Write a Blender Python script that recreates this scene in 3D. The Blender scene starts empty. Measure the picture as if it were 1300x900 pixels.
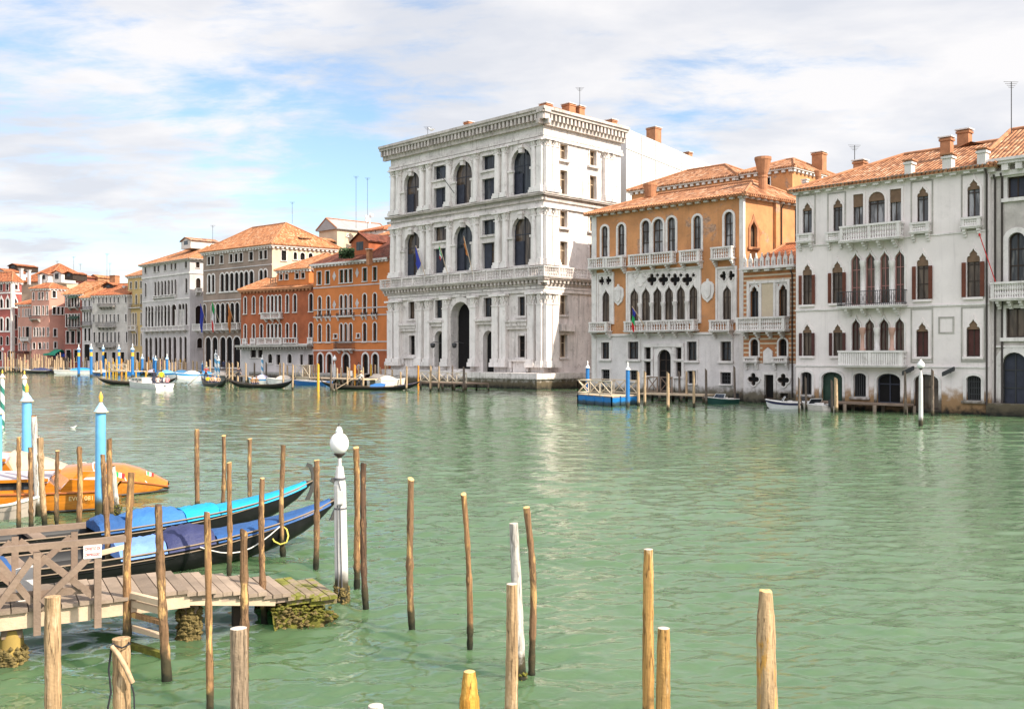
import bpy, bmesh, math, random
from mathutils import Vector, Matrix, geometry
RN = random.Random(11)
SC = bpy.context.scene
COL = SC.collection
# ------------------------------------------------------------------ camera
F, H, HY, CX = 1230.0, 3.7, 450.0, 650.0
cam = bpy.data.cameras.new('camera'); cam.sensor_width = 36; cam.sensor_fit = 'HORIZONTAL'
cam.lens = 36*F/1300; cam.clip_end = 5000; cam.clip_start = .1
co = bpy.data.objects.new('camera', cam); COL.objects.link(co)
co.location = (0, 0, H); co.rotation_euler = (math.pi/2, 0, 0); SC.camera = co
# ------------------------------------------------------------------ light
SUN_EL = math.radians(40); SUN_H = Vector((.88, -.475, 0)).normalized()
SUN = Vector((SUN_H.x*math.cos(SUN_EL), SUN_H.y*math.cos(SUN_EL), math.sin(SUN_EL)))
sl = bpy.data.lights.new('sun', 'SUN'); sl.energy = 4.9; sl.angle = math.radians(.55); sl.color = (1, .90, .76)
so = bpy.data.objects.new('sun', sl); COL.objects.link(so)
so.rotation_euler = SUN.to_track_quat('Z', 'Y').to_euler(); so.location = (60, -40, 60)
SC.view_settings.view_transform = 'Standard'; SC.view_settings.look = 'None'
SC.view_settings.gamma = 1; SC.view_settings.use_curve_mapping = False
SC.view_settings.exposure = .80
W = bpy.data.worlds.new('World'); SC.world = W; W.use_nodes = True
def world():
    nt = W.node_tree; N = nt.nodes; L = nt.links; N.clear()
    def nd(t, **k):
        n = N.new(t)
        for a, b in k.items(): setattr(n, a, b)
        return n
    def mth(op, a, b=None, clamp=False):
        n = nd('ShaderNodeMath', operation=op, use_clamp=clamp)
        for i, x in enumerate((a, b)):
            if x is None: continue
            if isinstance(x, (int, float)): n.inputs[i].default_value = x
            else: L.new(x, n.inputs[i])
        return n.outputs[0]
    out = nd('ShaderNodeOutputWorld'); bg = nd('ShaderNodeBackground'); bg.inputs[1].default_value = .125
    L.new(bg.outputs[0], out.inputs[0])
    sky = nd('ShaderNodeTexSky', sky_type='NISHITA'); sky.sun_disc = False
    sky.sun_elevation = SUN_EL; sky.sun_rotation = math.atan2(SUN_H.x, SUN_H.y)
    sky.air_density = 1.0; sky.dust_density = .6; sky.ozone_density = 1.6
    tc = nd('ShaderNodeTexCoord'); nm = nd('ShaderNodeVectorMath', operation='NORMALIZE'); L.new(tc.outputs['Generated'], nm.inputs[0])
    sp = nd('ShaderNodeSeparateXYZ'); L.new(nm.outputs[0], sp.inputs[0])
    zz = mth('ADD', mth('MAXIMUM', sp.outputs[2], 0.0), .16)
    cx = mth('DIVIDE', sp.outputs[0], zz); cy = mth('DIVIDE', sp.outputs[1], zz)
    cb = nd('ShaderNodeCombineXYZ'); L.new(cx, cb.inputs[0]); L.new(cy, cb.inputs[1])
    def noise(scale, detail, rough, off, dist=0.0, st=(1, 1, 1), rot=0):
        mp = nd('ShaderNodeMapping'); mp.inputs[1].default_value = off; mp.inputs[3].default_value = st; mp.inputs[2].default_value[2] = rot
        L.new(cb.outputs[0], mp.inputs[0])
        n = nd('ShaderNodeTexNoise'); n.inputs['Scale'].default_value = scale; n.inputs['Detail'].default_value = detail
        n.inputs['Roughness'].default_value = rough; n.inputs['Distortion'].default_value = dist
        L.new(mp.outputs[0], n.inputs[0]); return n.outputs[0]
    big = noise(.9, 3, .5, (3.1, 1.7, 0)); med = noise(2.3, 8, .60, (7.3, 2.2, 0), .35, (1, 1.35, 1), .3); fin = noise(6.5, 7, .62, (1.3, 9.2, 0), .3, (.8, 1.5, 1), .2)
    f = mth('ADD', mth('MULTIPLY', big, .5), mth('ADD', mth('MULTIPLY', med, .62), mth('MULTIPLY', fin, .36)))
    # clear patches of sky, fixed in the sky dome (direction, width, weight)
    def patch(px, py, width, wt):
        v = Vector(((px-CX)/F, 1, (HY-py)/F)).normalized()
        d = nd('ShaderNodeVectorMath', operation='DOT_PRODUCT'); L.new(nm.outputs[0], d.inputs[0]); d.inputs[1].default_value = v
        m = nd('ShaderNodeMapRange', interpolation_type='SMOOTHSTEP'); L.new(d.outputs['Value'], m.inputs[0])
        m.inputs[1].default_value = math.cos(width); m.inputs[2].default_value = 1; m.inputs[3].default_value = 0; m.inputs[4].default_value = wt
        return m.outputs[0]
    for a in SKY_PATCHES: f = mth('ADD', f, patch(*a))
    ramp = nd('ShaderNodeMapRange', interpolation_type='SMOOTHSTEP'); L.new(f, ramp.inputs[0])
    ramp.inputs[1].default_value = .56; ramp.inputs[2].default_value = .80; ramp.inputs[4].default_value = .96
    # cloud body: white with soft grey bellies
    sh = noise(1.7, 6, .55, (2.2, 5.5, 0), .2, (1, 1.4, 1))
    cr = nd('ShaderNodeValToRGB'); L.new(sh, cr.inputs[0])
    cr.color_ramp.elements[0].position = .38; cr.color_ramp.elements[0].color = (3.55, 3.65, 3.95, 1)
    cr.color_ramp.elements[1].position = .60; cr.color_ramp.elements[1].color = (4.65, 4.55, 4.55, 1)
    skm = nd('ShaderNodeMix', data_type='RGBA', blend_type='MULTIPLY'); skm.inputs[0].default_value = 1
    L.new(sky.outputs[0], skm.inputs[6]); skm.inputs[7].default_value = (1.0, 1.02, 1.02, 1)
    # extra brightness added to the clouds above and behind, lifting the shaded facades
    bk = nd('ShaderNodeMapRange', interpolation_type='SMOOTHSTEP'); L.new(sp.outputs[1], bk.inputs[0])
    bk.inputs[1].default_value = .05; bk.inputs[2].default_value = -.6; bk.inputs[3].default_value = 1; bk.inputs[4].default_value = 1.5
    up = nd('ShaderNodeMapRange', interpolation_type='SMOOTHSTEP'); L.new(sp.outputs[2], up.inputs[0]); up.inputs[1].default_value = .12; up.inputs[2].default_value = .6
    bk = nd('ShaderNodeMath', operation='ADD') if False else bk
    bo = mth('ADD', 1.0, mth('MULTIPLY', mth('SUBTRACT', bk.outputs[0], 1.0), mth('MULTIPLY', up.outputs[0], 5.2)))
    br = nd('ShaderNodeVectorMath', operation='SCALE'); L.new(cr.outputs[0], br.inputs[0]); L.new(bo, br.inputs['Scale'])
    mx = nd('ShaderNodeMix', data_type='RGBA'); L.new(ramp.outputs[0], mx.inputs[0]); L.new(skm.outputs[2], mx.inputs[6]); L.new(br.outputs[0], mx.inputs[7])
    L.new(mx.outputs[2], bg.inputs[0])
SKY_PATCHES = [(330, 165, .15, -.08), (450, 225, .09, -.16), (250, 300, .12, -.03), (900, 165, .12, -.12), (60, 95, .10, -.12), (150, 325, .09, -.07),
               (30, 190, .16, .05), (700, 60, .30, .10), (1200, 60, .25, .08), (300, 60, .2, .10)]
world()
# ------------------------------------------------------------------ helpers
def gp(px, py, z=0.0):
    D = F*(H-z)/(py-HY); return Vector(((px-CX)/F*D, D, z))
def at(px, py, D): return Vector(((px-CX)/F*D, D, H+(HY-py)/F*D))
def depth(py): return F*H/(py-HY)
def link(o, parent=None):
    COL.objects.link(o)
    if parent: o.parent = parent
    return o
def tag(o, label=None, cat=None, group=None, kind=None):
    if label: o['label'] = label
    if cat: o['category'] = cat
    if group: o['group'] = group
    if kind: o['kind'] = kind
    return o
def thing(name, label, cat, loc=(0, 0, 0), rz=0, group=None):
    o = bpy.data.objects.new(name, None); COL.objects.link(o); o.location = loc; o.rotation_euler = (0, 0, rz)
    o.empty_display_size = .3
    return tag(o, label, cat, group)
KIDS = {}
def copy_tree(o, parent=None):
    c = o.copy(); COL.objects.link(c)
    if parent: c.parent = parent
    for ch in KIDS.get(o.name, []): 
        d = copy_tree(ch, c); KIDS.setdefault(c.name, []).append(d)
    return c
class MB:
    def __init__(s, T=None):
        s.v = []; s.f = []; s.mi = []; s.sm = []; s.uv = []; s.T = T; s.m = 0
    def add(s, vs, fs, smooth=False, uvs=None):
        n = len(s.v); T = s.T
        s.v += [tuple(T(p)) if T else tuple(p) for p in vs]
        for i, f in enumerate(fs):
            s.f.append([n+k for k in f]); s.mi.append(s.m); s.sm.append(smooth)
            s.uv.append(uvs[i] if uvs else None)
        return s
    def box(s, a0, a1, b0, b1, c0, c1, tilt=None):
        vs = [(a, b, c) for c in (c0, c1) for b in (b0, b1) for a in (a0, a1)]
        if tilt: vs = [tilt(p) for p in vs]
        return s.add(vs, [(0, 2, 3, 1), (4, 5, 7, 6), (0, 1, 5, 4), (2, 6, 7, 3), (0, 4, 6, 2), (1, 3, 7, 5)])
    def bar(s, p, q, w, h=None, up=Vector((0, 0, 1))):
        p, q = Vector(p), Vector(q); h = h or w; d = (q-p).normalized()
        a = d.cross(up)
        a = Vector((1, 0, 0)) if a.length < 1e-4 else a.normalized()
        b = a.cross(d).normalized(); a *= w/2; b *= h/2
        vs = [p-a-b, p+a-b, p+a+b, p-a+b, q-a-b, q+a-b, q+a+b, q-a+b]
        return s.add(vs, [(0, 1, 2, 3), (7, 6, 5, 4), (0, 4, 5, 1), (1, 5, 6, 2), (2, 6, 7, 3), (3, 7, 4, 0)])
    def tube(s, pts, rad, n=8, cap=True, smooth=True, ph=0):
        pts = [Vector(p) for p in pts]; k = len(pts)
        if isinstance(rad, (int, float)): rad = [rad]*k
        d0 = (pts[1]-pts[0]).normalized(); a = d0.orthogonal().normalized()
        if abs(d0.z) > .8: a = Vector((1, 0, 0)); a = (a-d0*a.dot(d0)).normalized()
        vs = []
        for i, p in enumerate(pts):
            d = (pts[min(i+1, k-1)]-pts[max(i-1, 0)]).normalized()
            a = (a-d*a.dot(d)).normalized(); b = d.cross(a)
            for j in range(n):
                t = 2*math.pi*j/n+ph; vs.append(p+(a*math.cos(t)+b*math.sin(t))*rad[i])
        fs = [(i*n+j, i*n+(j+1) % n, (i+1)*n+(j+1) % n, (i+1)*n+j) for i in range(k-1) for j in range(n)]
        s.add(vs, fs, smooth)
        if cap:
            s.add(vs[:n][::-1], [tuple(range(n))]); s.add(vs[-n:], [tuple(range(n))])
        return s
    def lathe(s, c, prof, n=10, smooth=True, half=False):
        c = Vector(c); vs = []
        for z, r in prof:
            for j in range(n): 
                t = 2*math.pi*(j+.5)/n; vs.append((c.x+math.cos(t)*r, c.y+math.sin(t)*r, c.z+z))
        k = len(prof)
        fs = [(i*n+j, i*n+(j+1) % n, (i+1)*n+(j+1) % n, (i+1)*n+j) for i in range(k-1) for j in range(n)]
        s.add(vs, fs, smooth); s.add(vs[:n][::-1], [tuple(range(n))]); s.add(vs[-n:], [tuple(range(n))]); return s
    def prism(s, loop, b0, b1):            # loop in (a, c), extruded along b
        n = len(loop); vs = [(a, b0, c) for a, c in loop]+[(a, b1, c) for a, c in loop]
        tri = geometry.tessellate_polygon([[Vector((a, c, 0)) for a, c in loop]])
        fs = [tuple(t) for t in tri]+[tuple(i+n for i in t)[::-1] for t in tri]
        fs += [(i, (i+1) % n, n+(i+1) % n, n+i) for i in range(n)]
        return s.add(vs, fs)
    def sheet(s, loop, b):
        tri = geometry.tessellate_polygon([[Vector((a, c, 0)) for a, c in loop]])
        return s.add([(a, b, c) for a, c in loop], [tuple(t) for t in tri])
    def ring(s, inner, outer, b0, b1):     # band between two loops of equal count, from b0 to b1
        n = len(inner)
        vs = [(a, b1, c) for a, c in inner]+[(a, b1, c) for a, c in outer]+[(a, b0, c) for a, c in inner]+[(a, b0, c) for a, c in outer]
        fs = []
        for i in range(n):
            j = (i+1) % n
            fs += [(i, j, n+j, n+i), (n+i, n+j, 3*n+j, 3*n+i), (2*n+i, 2*n+j, j, i), (3*n+i, 3*n+j, 2*n+j, 2*n+i)]
        return s.add(vs, fs)
    def wall(s, outer, holes, d):          # sheet at o=0 with real openings and reveals d deep
        loops = [outer]+holes
        tri = geometry.tessellate_polygon([[Vector((a, c, 0)) for a, c in lp] for lp in loops])
        allp = [p for lp in loops for p in lp]
        s.add([(a, 0, c) for a, c in allp], [tuple(t) for t in tri])
        for lp in holes:
            n = len(lp)
            s.add([(a, 0, c) for a, c in lp]+[(a, -d, c) for a, c in lp], [(i, (i+1) % n, n+(i+1) % n, n+i) for i in range(n)])
        return s
    def build(s, name, mats, parent=None, fix=True, loc=None, rz=None):
        me = bpy.data.meshes.new(name); me.from_pydata(s.v, [], s.f)
        if not isinstance(mats, (list, tuple)): mats = [mats]
        for m in mats: me.materials.append(m)
        me.polygons.foreach_set('material_index', s.mi); me.polygons.foreach_set('use_smooth', s.sm)
        if any(u is not None for u in s.uv):
            ul = me.uv_layers.new(name='UVMap')
            for p, u in zip(me.polygons, s.uv):
                if u:
                    for li, c in zip(p.loop_indices, u): ul.data[li].uv = c
        if fix:
            bm = bmesh.new(); bm.from_mesh(me); bmesh.ops.recalc_face_normals(bm, faces=bm.faces); bm.to_mesh(me); bm.free()
        me.update()
        o = bpy.data.objects.new(name, me); link(o, parent)
        if parent: KIDS.setdefault(parent.name, []).append(o)
        if loc is not None: o.location = loc
        if rz is not None: o.rotation_euler = (0, 0, rz)
        return o
def offset(loop, t):                       # grow (t>0) a counter-clockwise loop
    n = len(loop); out = []
    for i in range(n):
        p, q, r = Vector(loop[i-1]), Vector(loop[i]), Vector(loop[(i+1) % n])
        d1 = (q-p); d2 = (r-q)
        if d1.length < 1e-6 or d2.length < 1e-6: out.append(tuple(q)); continue
        d1.normalize(); d2.normalize(); n1 = Vector((d1.y, -d1.x)); n2 = Vector((d2.y, -d2.x))
        m = (n1+n2); 
        if m.length < 1e-3: out.append(tuple(q)); continue
        m.normalize(); k = t/max(.45, m.dot(n1)); out.append((q.x+m.x*k, q.y+m.y*k))
    return out
def shape(kind, u0, u1, z0, z1):
    w = (u1-u0)/2; c = (u0+u1)/2
    if kind == 'rect': return [(u0, z0), (u1, z0), (u1, z1), (u0, z1)]
    if kind == 'round':
        r = min(w*1.0, (z1-z0)*.6); k = 8
        return [(u0, z0), (u1, z0)]+[(c+w*math.cos(math.pi*i/k), z1-r+r*math.sin(math.pi*i/k)) for i in range(k+1)]
    if kind == 'seg':
        r = w*.55; k = 8
        return [(u0, z0), (u1, z0)]+[(c+w*math.cos(math.pi*i/k), z1-r+r*math.sin(math.pi*i/k)) for i in range(k+1)]
    if kind == 'ogee': pr = [(1, 0), (.98, .18), (.86, .36), (.62, .5), (.36, .63), (.14, .8)]; hh = min(w*2.0, (z1-z0)*.55)
    elif kind == 'trefoil': pr = [(1, 0), (1.0, .16), (.9, .33), (.58, .40), (.62, .53), (.46, .66), (.2, .79)]; hh = min(w*1.9, (z1-z0)*.5)
    right = [(c+w*a, z1-hh+hh*b) for a, b in pr]; left = [(c-w*a, z1-hh+hh*b) for a, b in pr]
    return [(u0, z0), (u1, z0)]+right+[(c, z1)]+left[::-1]
# ------------------------------------------------------------------ materials
def newmat(name):
    m = bpy.data.materials.new(name); m.use_nodes = True; nt = m.node_tree; nt.nodes.clear(); return m, nt
class NG:
    def __init__(s, nt): s.nt = nt
    def n(s, t, ins=None, **k):
        x = s.nt.nodes.new(t)
        for a, b in k.items(): setattr(x, a, b)
        for a, b in (ins or {}).items():
            if hasattr(b, 'is_output'): s.nt.links.new(b, x.inputs[a])
            else: x.inputs[a].default_value = b
        return x
    def noise(s, vec, scale, detail=4, rough=.55, dist=0):
        return s.n('ShaderNodeTexNoise', {'Vector': vec, 'Scale': scale, 'Detail': detail, 'Roughness': rough, 'Distortion': dist}).outputs[0]
    def mapr(s, v, a, b, c=0, d=1, smooth=True):
        return s.n('ShaderNodeMapRange', {0: v, 1: a, 2: b, 3: c, 4: d}, interpolation_type='SMOOTHSTEP' if smooth else 'LINEAR').outputs[0]
    def mix(s, f, a, b, blend='MIX'):
        x = s.n('ShaderNodeMix', {0: f}, data_type='RGBA', blend_type=blend)
        for i, c in ((6, a), (7, b)):
            if hasattr(c, 'is_output'): s.nt.links.new(c, x.inputs[i])
            else: x.inputs[i].default_value = (*c[:3], 1)
        return x.outputs[2]
    def math(s, op, a, b=0):
        return s.n('ShaderNodeMath', {0: a, 1: b}, operation=op).outputs[0]
def sc(c, k): return tuple(min(1, x*k) for x in c)
def sc_node(g, c, k): return g.mix(1.0, c, (k, k, k), 'MULTIPLY')
def surf(name, col, var=.18, scale=.8, streak=0.0, streak_col=(.10, .085, .07), stain=0.0, stain_col=None, patch=None, patch_col=None, patch_scale=.35,
         water=None, rough=.85, bump=.0, bscale=30, fine=.12, fscale=9, metal=0, spec=.3, rand=0.0, coat=0, brick=None, island=0, bdist=.03, grain=None):
    """weathered surface in object space: tone patches, rain streaks, stains, exposed brick patches, tide band"""
    m, nt = newmat(name); g = NG(nt)
    out = g.n('ShaderNodeOutputMaterial'); b = g.n('ShaderNodeBsdfPrincipled', {'Roughness': rough, 'Metallic': metal, 'Specular IOR Level': spec, 'Coat Weight': coat})
    nt.links.new(b.outputs[0], out.inputs[0])
    tc = g.n('ShaderNodeTexCoord'); oi = g.n('ShaderNodeObjectInfo')
    vec = g.n('ShaderNodeVectorMath', {0: tc.outputs['Object'], 1: oi.outputs['Random']}, operation='ADD').outputs[0]
    n1 = g.noise(vec, scale, 5, .6); c = g.mix(g.mapr(n1, .3, .7), sc(col, 1-var), sc(col, 1+var*.7))
    if fine: c = g.mix(g.mapr(g.noise(vec, fscale, 4, .7), .3, .75, 0, fine*2), c, sc(col, .55))
    if brick:
        bc1, bc2, mo, bs = brick
        br = g.n('ShaderNodeTexBrick', {'Vector': tc.outputs['UV'], 'Color1': (*bc1, 1), 'Color2': (*bc2, 1), 'Mortar': (*mo, 1), 'Scale': bs, 'Mortar Size': .012})
        c = g.mix(.8, c, br.outputs[0])
    if patch:
        pn = g.noise(vec, patch_scale, 7, .65, .5); pf = g.mapr(pn, patch-.02, patch+.05)
        pc = g.mix(g.mapr(g.noise(vec, 6, 3), .35, .65), sc(patch_col, .75), sc(patch_col, 1.25)); c = g.mix(pf, c, pc)
    if stain: c = g.mix(g.mapr(g.noise(vec, 1.7, 8, .72, .6), .52, .72, 0, stain), c, stain_col or sc(col, .35))
    if streak:
        sv = g.n('ShaderNodeMapping', {0: vec, 3: (2.6, 2.6, .16)}).outputs[0]
        c = g.mix(g.mapr(g.noise(sv, 1.0, 6, .7), .5, .78, 0, streak), c, streak_col)
    if grain: c = g.mix(g.mapr(g.noise(g.n('ShaderNodeMapping', {0: vec, 3: grain}).outputs[0], 1, 5, .65), .35, .65, .45, 0), c, sc(col, .45))
    if island: c = g.mix(g.n('ShaderNodeNewGeometry').outputs['Random Per Island'], sc_node(g, c, 1-island), c)
    if rand: 
        c = g.mix(g.mapr(oi.outputs['Random'], 0, 1, 0, rand), c, sc(col, .5))
    if water:
        zsep = g.n('ShaderNodeSeparateXYZ', {0: tc.outputs['Object']}).outputs[2]
        zn = g.math('ADD', zsep, g.math('MULTIPLY', g.noise(vec, 2.2, 4), -water[0]*.9))
        c = g.mix(g.mapr(zn, water[0]*.1, water[0]*.65, 1, 0), c, water[1])
        if len(water) > 2: c = g.mix(g.mapr(zn, water[0]*-.5, water[0]*.05, 1, 0), c, water[2])
    nt.links.new(c, b.inputs['Base Color'])
    if bump:
        bp = g.n('ShaderNodeBump', {'Strength': bump, 'Distance': bdist, 'Height': g.noise(vec, bscale, 5, .65)}); nt.links.new(bp.outputs[0], b.inputs['Normal'])
    return m
def plain(name, col, rough=.6, metal=0, spec=.4, var=.1, coat=0): return surf(name, col, var, 2.5, rough=rough, metal=metal, spec=spec, fine=.04, coat=coat)
def tiles(name, c1, c2, c3, tu=.27, tv=.42, lichen=.42):
    m, nt = newmat(name); g = NG(nt)
    out = g.n('ShaderNodeOutputMaterial'); b = g.n('ShaderNodeBsdfPrincipled', {'Roughness': .85, 'Specular IOR Level': .2}); nt.links.new(b.outputs[0], out.inputs[0])
    tc = g.n('ShaderNodeTexCoord'); s = g.n('ShaderNodeSeparateXYZ', {0: tc.outputs['UV']})
    wob = g.math('MULTIPLY', g.noise(tc.outputs['UV'], 1.3, 3), .25)
    u = g.math('ADD', g.math('DIVIDE', s.outputs[0], tu), wob); v = g.math('ADD', g.math('DIVIDE', s.outputs[1], tv), wob)
    fu = g.math('FRACT', u); fv = g.math('FRACT', v)
    cell = g.n('ShaderNodeCombineXYZ', {0: g.math('FLOOR', u), 1: g.math('FLOOR', v)}).outputs[0]
    wn = g.n('ShaderNodeTexWhiteNoise', {'Vector': cell}, noise_dimensions='2D').outputs[0]
    cr = g.n('ShaderNodeValToRGB', {0: wn}); e = cr.color_ramp.elements
    e[0].color = (*c3, 1); e[1].color = (*c2, 1); e[1].position = 1; x = e.new(.35); x.color = (*c1, 1); x = e.new(.75); x.color = (*sc(c1, 1.12), 1)
    c = g.mix(g.mapr(g.noise(tc.outputs['Object'], .7, 6, .7), .5, .75, 0, lichen), cr.outputs[0], (.20, .15, .10))
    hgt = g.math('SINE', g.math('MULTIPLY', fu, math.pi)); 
    gap = g.mapr(g.math('SUBTRACT', hgt, g.mapr(fv, .80, .98, 0, .6)), .12, .42, 1, 0)          # the channel between cover tiles is lower in the bump and darker in colour
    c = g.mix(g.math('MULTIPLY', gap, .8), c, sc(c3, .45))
    nt.links.new(c, b.inputs['Base Color'])
    hh = g.math('ADD', hgt, g.math('MULTIPLY', fv, -.45))
    bp = g.n('ShaderNodeBump', {'Strength': .9, 'Distance': .09, 'Height': hh}); nt.links.new(bp.outputs[0], b.inputs['Normal'])
    return m
def glassmat(name, col=(.015, .018, .022), rough=.08, pane_tone=None):
    m, nt = newmat(name); g = NG(nt)
    out = g.n('ShaderNodeOutputMaterial'); b = g.n('ShaderNodeBsdfPrincipled', {'Roughness': rough, 'Specular IOR Level': .4}); nt.links.new(b.outputs[0], out.inputs[0])
    tc = g.n('ShaderNodeTexCoord'); mp = g.n('ShaderNodeMapping', {0: tc.outputs['Object'], 3: (2.2, 2.2, .35)}).outputs[0]
    c = g.mix(g.mapr(g.noise(mp, 1.2, 3), .45, .62), col, pane_tone or sc(col, 2.6)); nt.links.new(c, b.inputs['Base Color'])
    bp = g.n('ShaderNodeBump', {'Strength': .06, 'Distance': .05, 'Height': g.noise(tc.outputs['Object'], 1.6, 2)}); nt.links.new(bp.outputs[0], b.inputs['Normal'])
    return m
M = {}
TIDE = (.9, (.045, .04, .028), (.012, .013, .010))
M['istria_col'] = surf('pale_column_stone', (.74, .69, .655), .10, .6, streak=.6, streak_col=(.20, .17, .145), stain=.4, stain_col=(.30, .255, .22), bump=.1, fine=.06, rough=.8, water=(1.2, (.10, .08, .05), (.012, .013, .010)))  # paler copy of the wall stone: shading between columns and bays put into colour
M['istria'] = surf('istrian_stone', (.68, .625, .59), .16, .5, streak=.85, streak_col=(.14, .115, .10), stain=.8, stain_col=(.24, .20, .17), bump=.15, fine=.10, fscale=5, rough=.8, water=(1.2, (.10, .08, .05), (.012, .013, .010)))
M['istria_old'] = surf('sooty_istrian_stone', (.54, .48, .44), .22, .8, streak=.8, streak_col=(.13, .105, .09), stain=.7, stain_col=(.18, .145, .12), bump=.2, fine=.12, fscale=5)
M['istria2'] = surf('white_stone_trim', (.70, .65, .615), .12, 1.2, streak=.45, streak_col=(.20, .175, .15), stain=.4, stain_col=(.26, .225, .19), bump=.1, rough=.8, water=(1.1, (.11, .085, .06), (.012, .013, .010)))
M['stone_grey'] = surf('grey_weathered_stone', (.40, .37, .33), .2, .9, streak=.5, streak_col=(.10, .09, .08), stain=.4, stain_col=(.14, .12, .1), rough=.85)
M['white_plaster'] = surf('white_plaster', (.74, .665, .635), .08, .35, streak=.35, streak_col=(.38, .33, .32), stain=.22, stain_col=(.42, .38, .34), bump=.08, fine=.03, rough=.9, water=(1.6, (.30, .18, .09), (.012, .013, .010)))
M['white_plaster2'] = surf('pale_ground_floor_plaster', (.66, .61, .59), .12, .5, streak=.4, streak_col=(.28, .26, .23), stain=.35, stain_col=(.35, .30, .26), bump=.1, rough=.9, water=(1.1, (.13, .11, .08), (.012, .013, .010)))
M['ochre'] = surf('ochre_plaster', (.53, .245, .105), .22, .45, streak=.55, streak_col=(.26, .14, .07), stain=.6, stain_col=(.24, .14, .08), patch=.60, patch_col=(.36, .22, .15), patch_scale=.45, bump=.15, fine=.08, rough=.9)
M['orange'] = surf('orange_plaster', (.55, .18, .055), .12, .5, streak=.2, streak_col=(.32, .12, .04), stain=.15, stain_col=(.4, .17, .06), rough=.9, fine=.05)
M['redbrick'] = surf('old_red_brick', (.36, .105, .046), .22, .6, streak=.25, streak_col=(.14, .06, .04), stain=.4, stain_col=(.17, .07, .04), patch=.66, patch_col=(.36, .22, .16), rough=.95, fine=.15, fscale=14)
M['bandbrick'] = surf('red_brick_band', (.40, .17, .075), .2, 1.2, fine=.15, fscale=12, rough=.95)
M['greyplaster'] = surf('grey_brown_plaster', (.29, .215, .172), .18, .4, streak=.5, streak_col=(.15, .12, .10), stain=.3, stain_col=(.2, .16, .13), rough=.9)
M['greyplaster2'] = surf('peeling_grey_plaster', (.52, .47, .43), .2, .6, streak=.45, streak_col=(.18, .155, .13), stain=.4, stain_col=(.22, .2, .17), rough=.9, water=(1.1, (.12, .10, .07), (.012, .013, .010)))
M['paleplaster'] = surf('pale_grey_plaster', (.54, .49, .48), .14, .4, streak=.45, streak_col=(.24, .21, .18), stain=.25, stain_col=(.28, .25, .21), rough=.9)
M['pink'] = surf('pink_plaster', (.52, .255, .195), .15, .4, streak=.35, streak_col=(.30, .14, .11), stain=.25, stain_col=(.5, .3, .23), rough=.9)
M['rosered'] = surf('rose_red_plaster', (.36, .10, .085), .15, .5, streak=.25, streak_col=(.22, .08, .07), rough=.9)
M['darkred'] = surf('dull_red_plaster', (.27, .09, .07), .2, .5, streak=.35, streak_col=(.12, .06, .05), rough=.9)
M['yellow'] = surf('yellow_plaster', (.52, .36, .16), .12, .5, streak=.3, streak_col=(.3, .22, .12), rough=.9)
M['cream'] = surf('cream_plaster', (.58, .47, .34), .12, .5, streak=.25, streak_col=(.35, .27, .2), rough=.9)
M['terra'] = surf('terracotta_plaster', (.50, .24, .12), .15, .5, streak=.3, streak_col=(.3, .15, .08), stain=.2, rough=.9)
M['tile'] = tiles('clay_tiles', (.41, .185, .09), (.58, .36, .23), (.19, .075, .038))
M['tile_red'] = tiles('red_clay_tiles', (.40, .135, .06), (.50, .21, .10), (.22, .075, .04), lichen=.3)
M['tile_orange'] = tiles('orange_clay_tiles', (.46, .195, .085), (.60, .35, .20), (.27, .105, .048), lichen=.3)
M['tile_dark'] = tiles('dark_red_clay_tiles', (.17, .055, .035), (.24, .09, .06), (.09, .035, .025), lichen=.3)
M['grey_roof'] = surf('grey_metal_roof', (.30, .30, .30), .1, 1, rough=.6)
M['glass'] = glassmat('window_glass'); M['glass_c'] = glassmat('window_glass_over_curtain', (.03, .032, .035), .10, (.20, .19, .17))
M['glass_b'] = glassmat('window_glass_brown', (.05, .035, .025), .14, (.12, .085, .06))
M['glass_w'] = glassmat('window_pane_pale_reflection', (.09, .085, .085), .1, (.33, .32, .32))  # pale grey of reflecting panes put into the colour
M['dark_brown'] = plain('dark_brown_opening', (.022, .012, .009), .8, spec=.15)
M['dark'] = plain('dark_opening', (.014, .013, .013), .9, spec=.1)
M['darkwood'] = surf('dark_wood', (.045, .030, .022), .25, 2, rough=.7)
M['shutter_blue'] = surf('blue_black_shutter', (.035, .038, .055), .2, 2, rough=.6, fine=.05)
M['shutter_brown'] = surf('red_brown_shutter', (.125, .035, .018), .2, 2, rough=.6, fine=.05)
M['shutter_dark'] = surf('dark_maroon_shutter', (.07, .022, .018), .2, 2, rough=.6, fine=.05)
M['shutter_green'] = surf('dark_green_shutter', (.02, .045, .03), .2, 2, rough=.6, fine=.05)
M['frame_pink'] = plain('pinkish_window_frame', (.33, .15, .13), .6)
M['iron'] = plain('dark_iron', (.025, .025, .027), .5, spec=.5)
M['brickchim'] = surf('chimney_brick', (.40, .185, .095), .25, 1.2, stain=.35, stain_col=(.2, .1, .06), rough=.95, fine=.15, fscale=10)
M['whitewash'] = surf('whitewashed_chimney', (.62, .58, .54), .1, 1.5, streak=.2, streak_col=(.4, .34, .3), rough=.9)
M['sheet'] = surf('white_scaffold_sheet', (.56, .55, .54), .08, .3, streak=.6, streak_col=(.33, .32, .31), rough=.8)
M['gutter'] = plain('dark_gutter', (.05, .038, .035), .5)
M['wood_grey'] = surf('weathered_grey_wood', (.34, .26, .195), .22, 1.6, streak=.3, streak_col=(.16, .11, .08), fine=.15, fscale=14, bump=.3, rough=.85, island=.45)
M['wood_rail'] = surf('brown_weathered_rail_wood', (.23, .165, .122), .2, 1.6, fine=.18, fscale=12, bump=.3, rough=.85)
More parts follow.
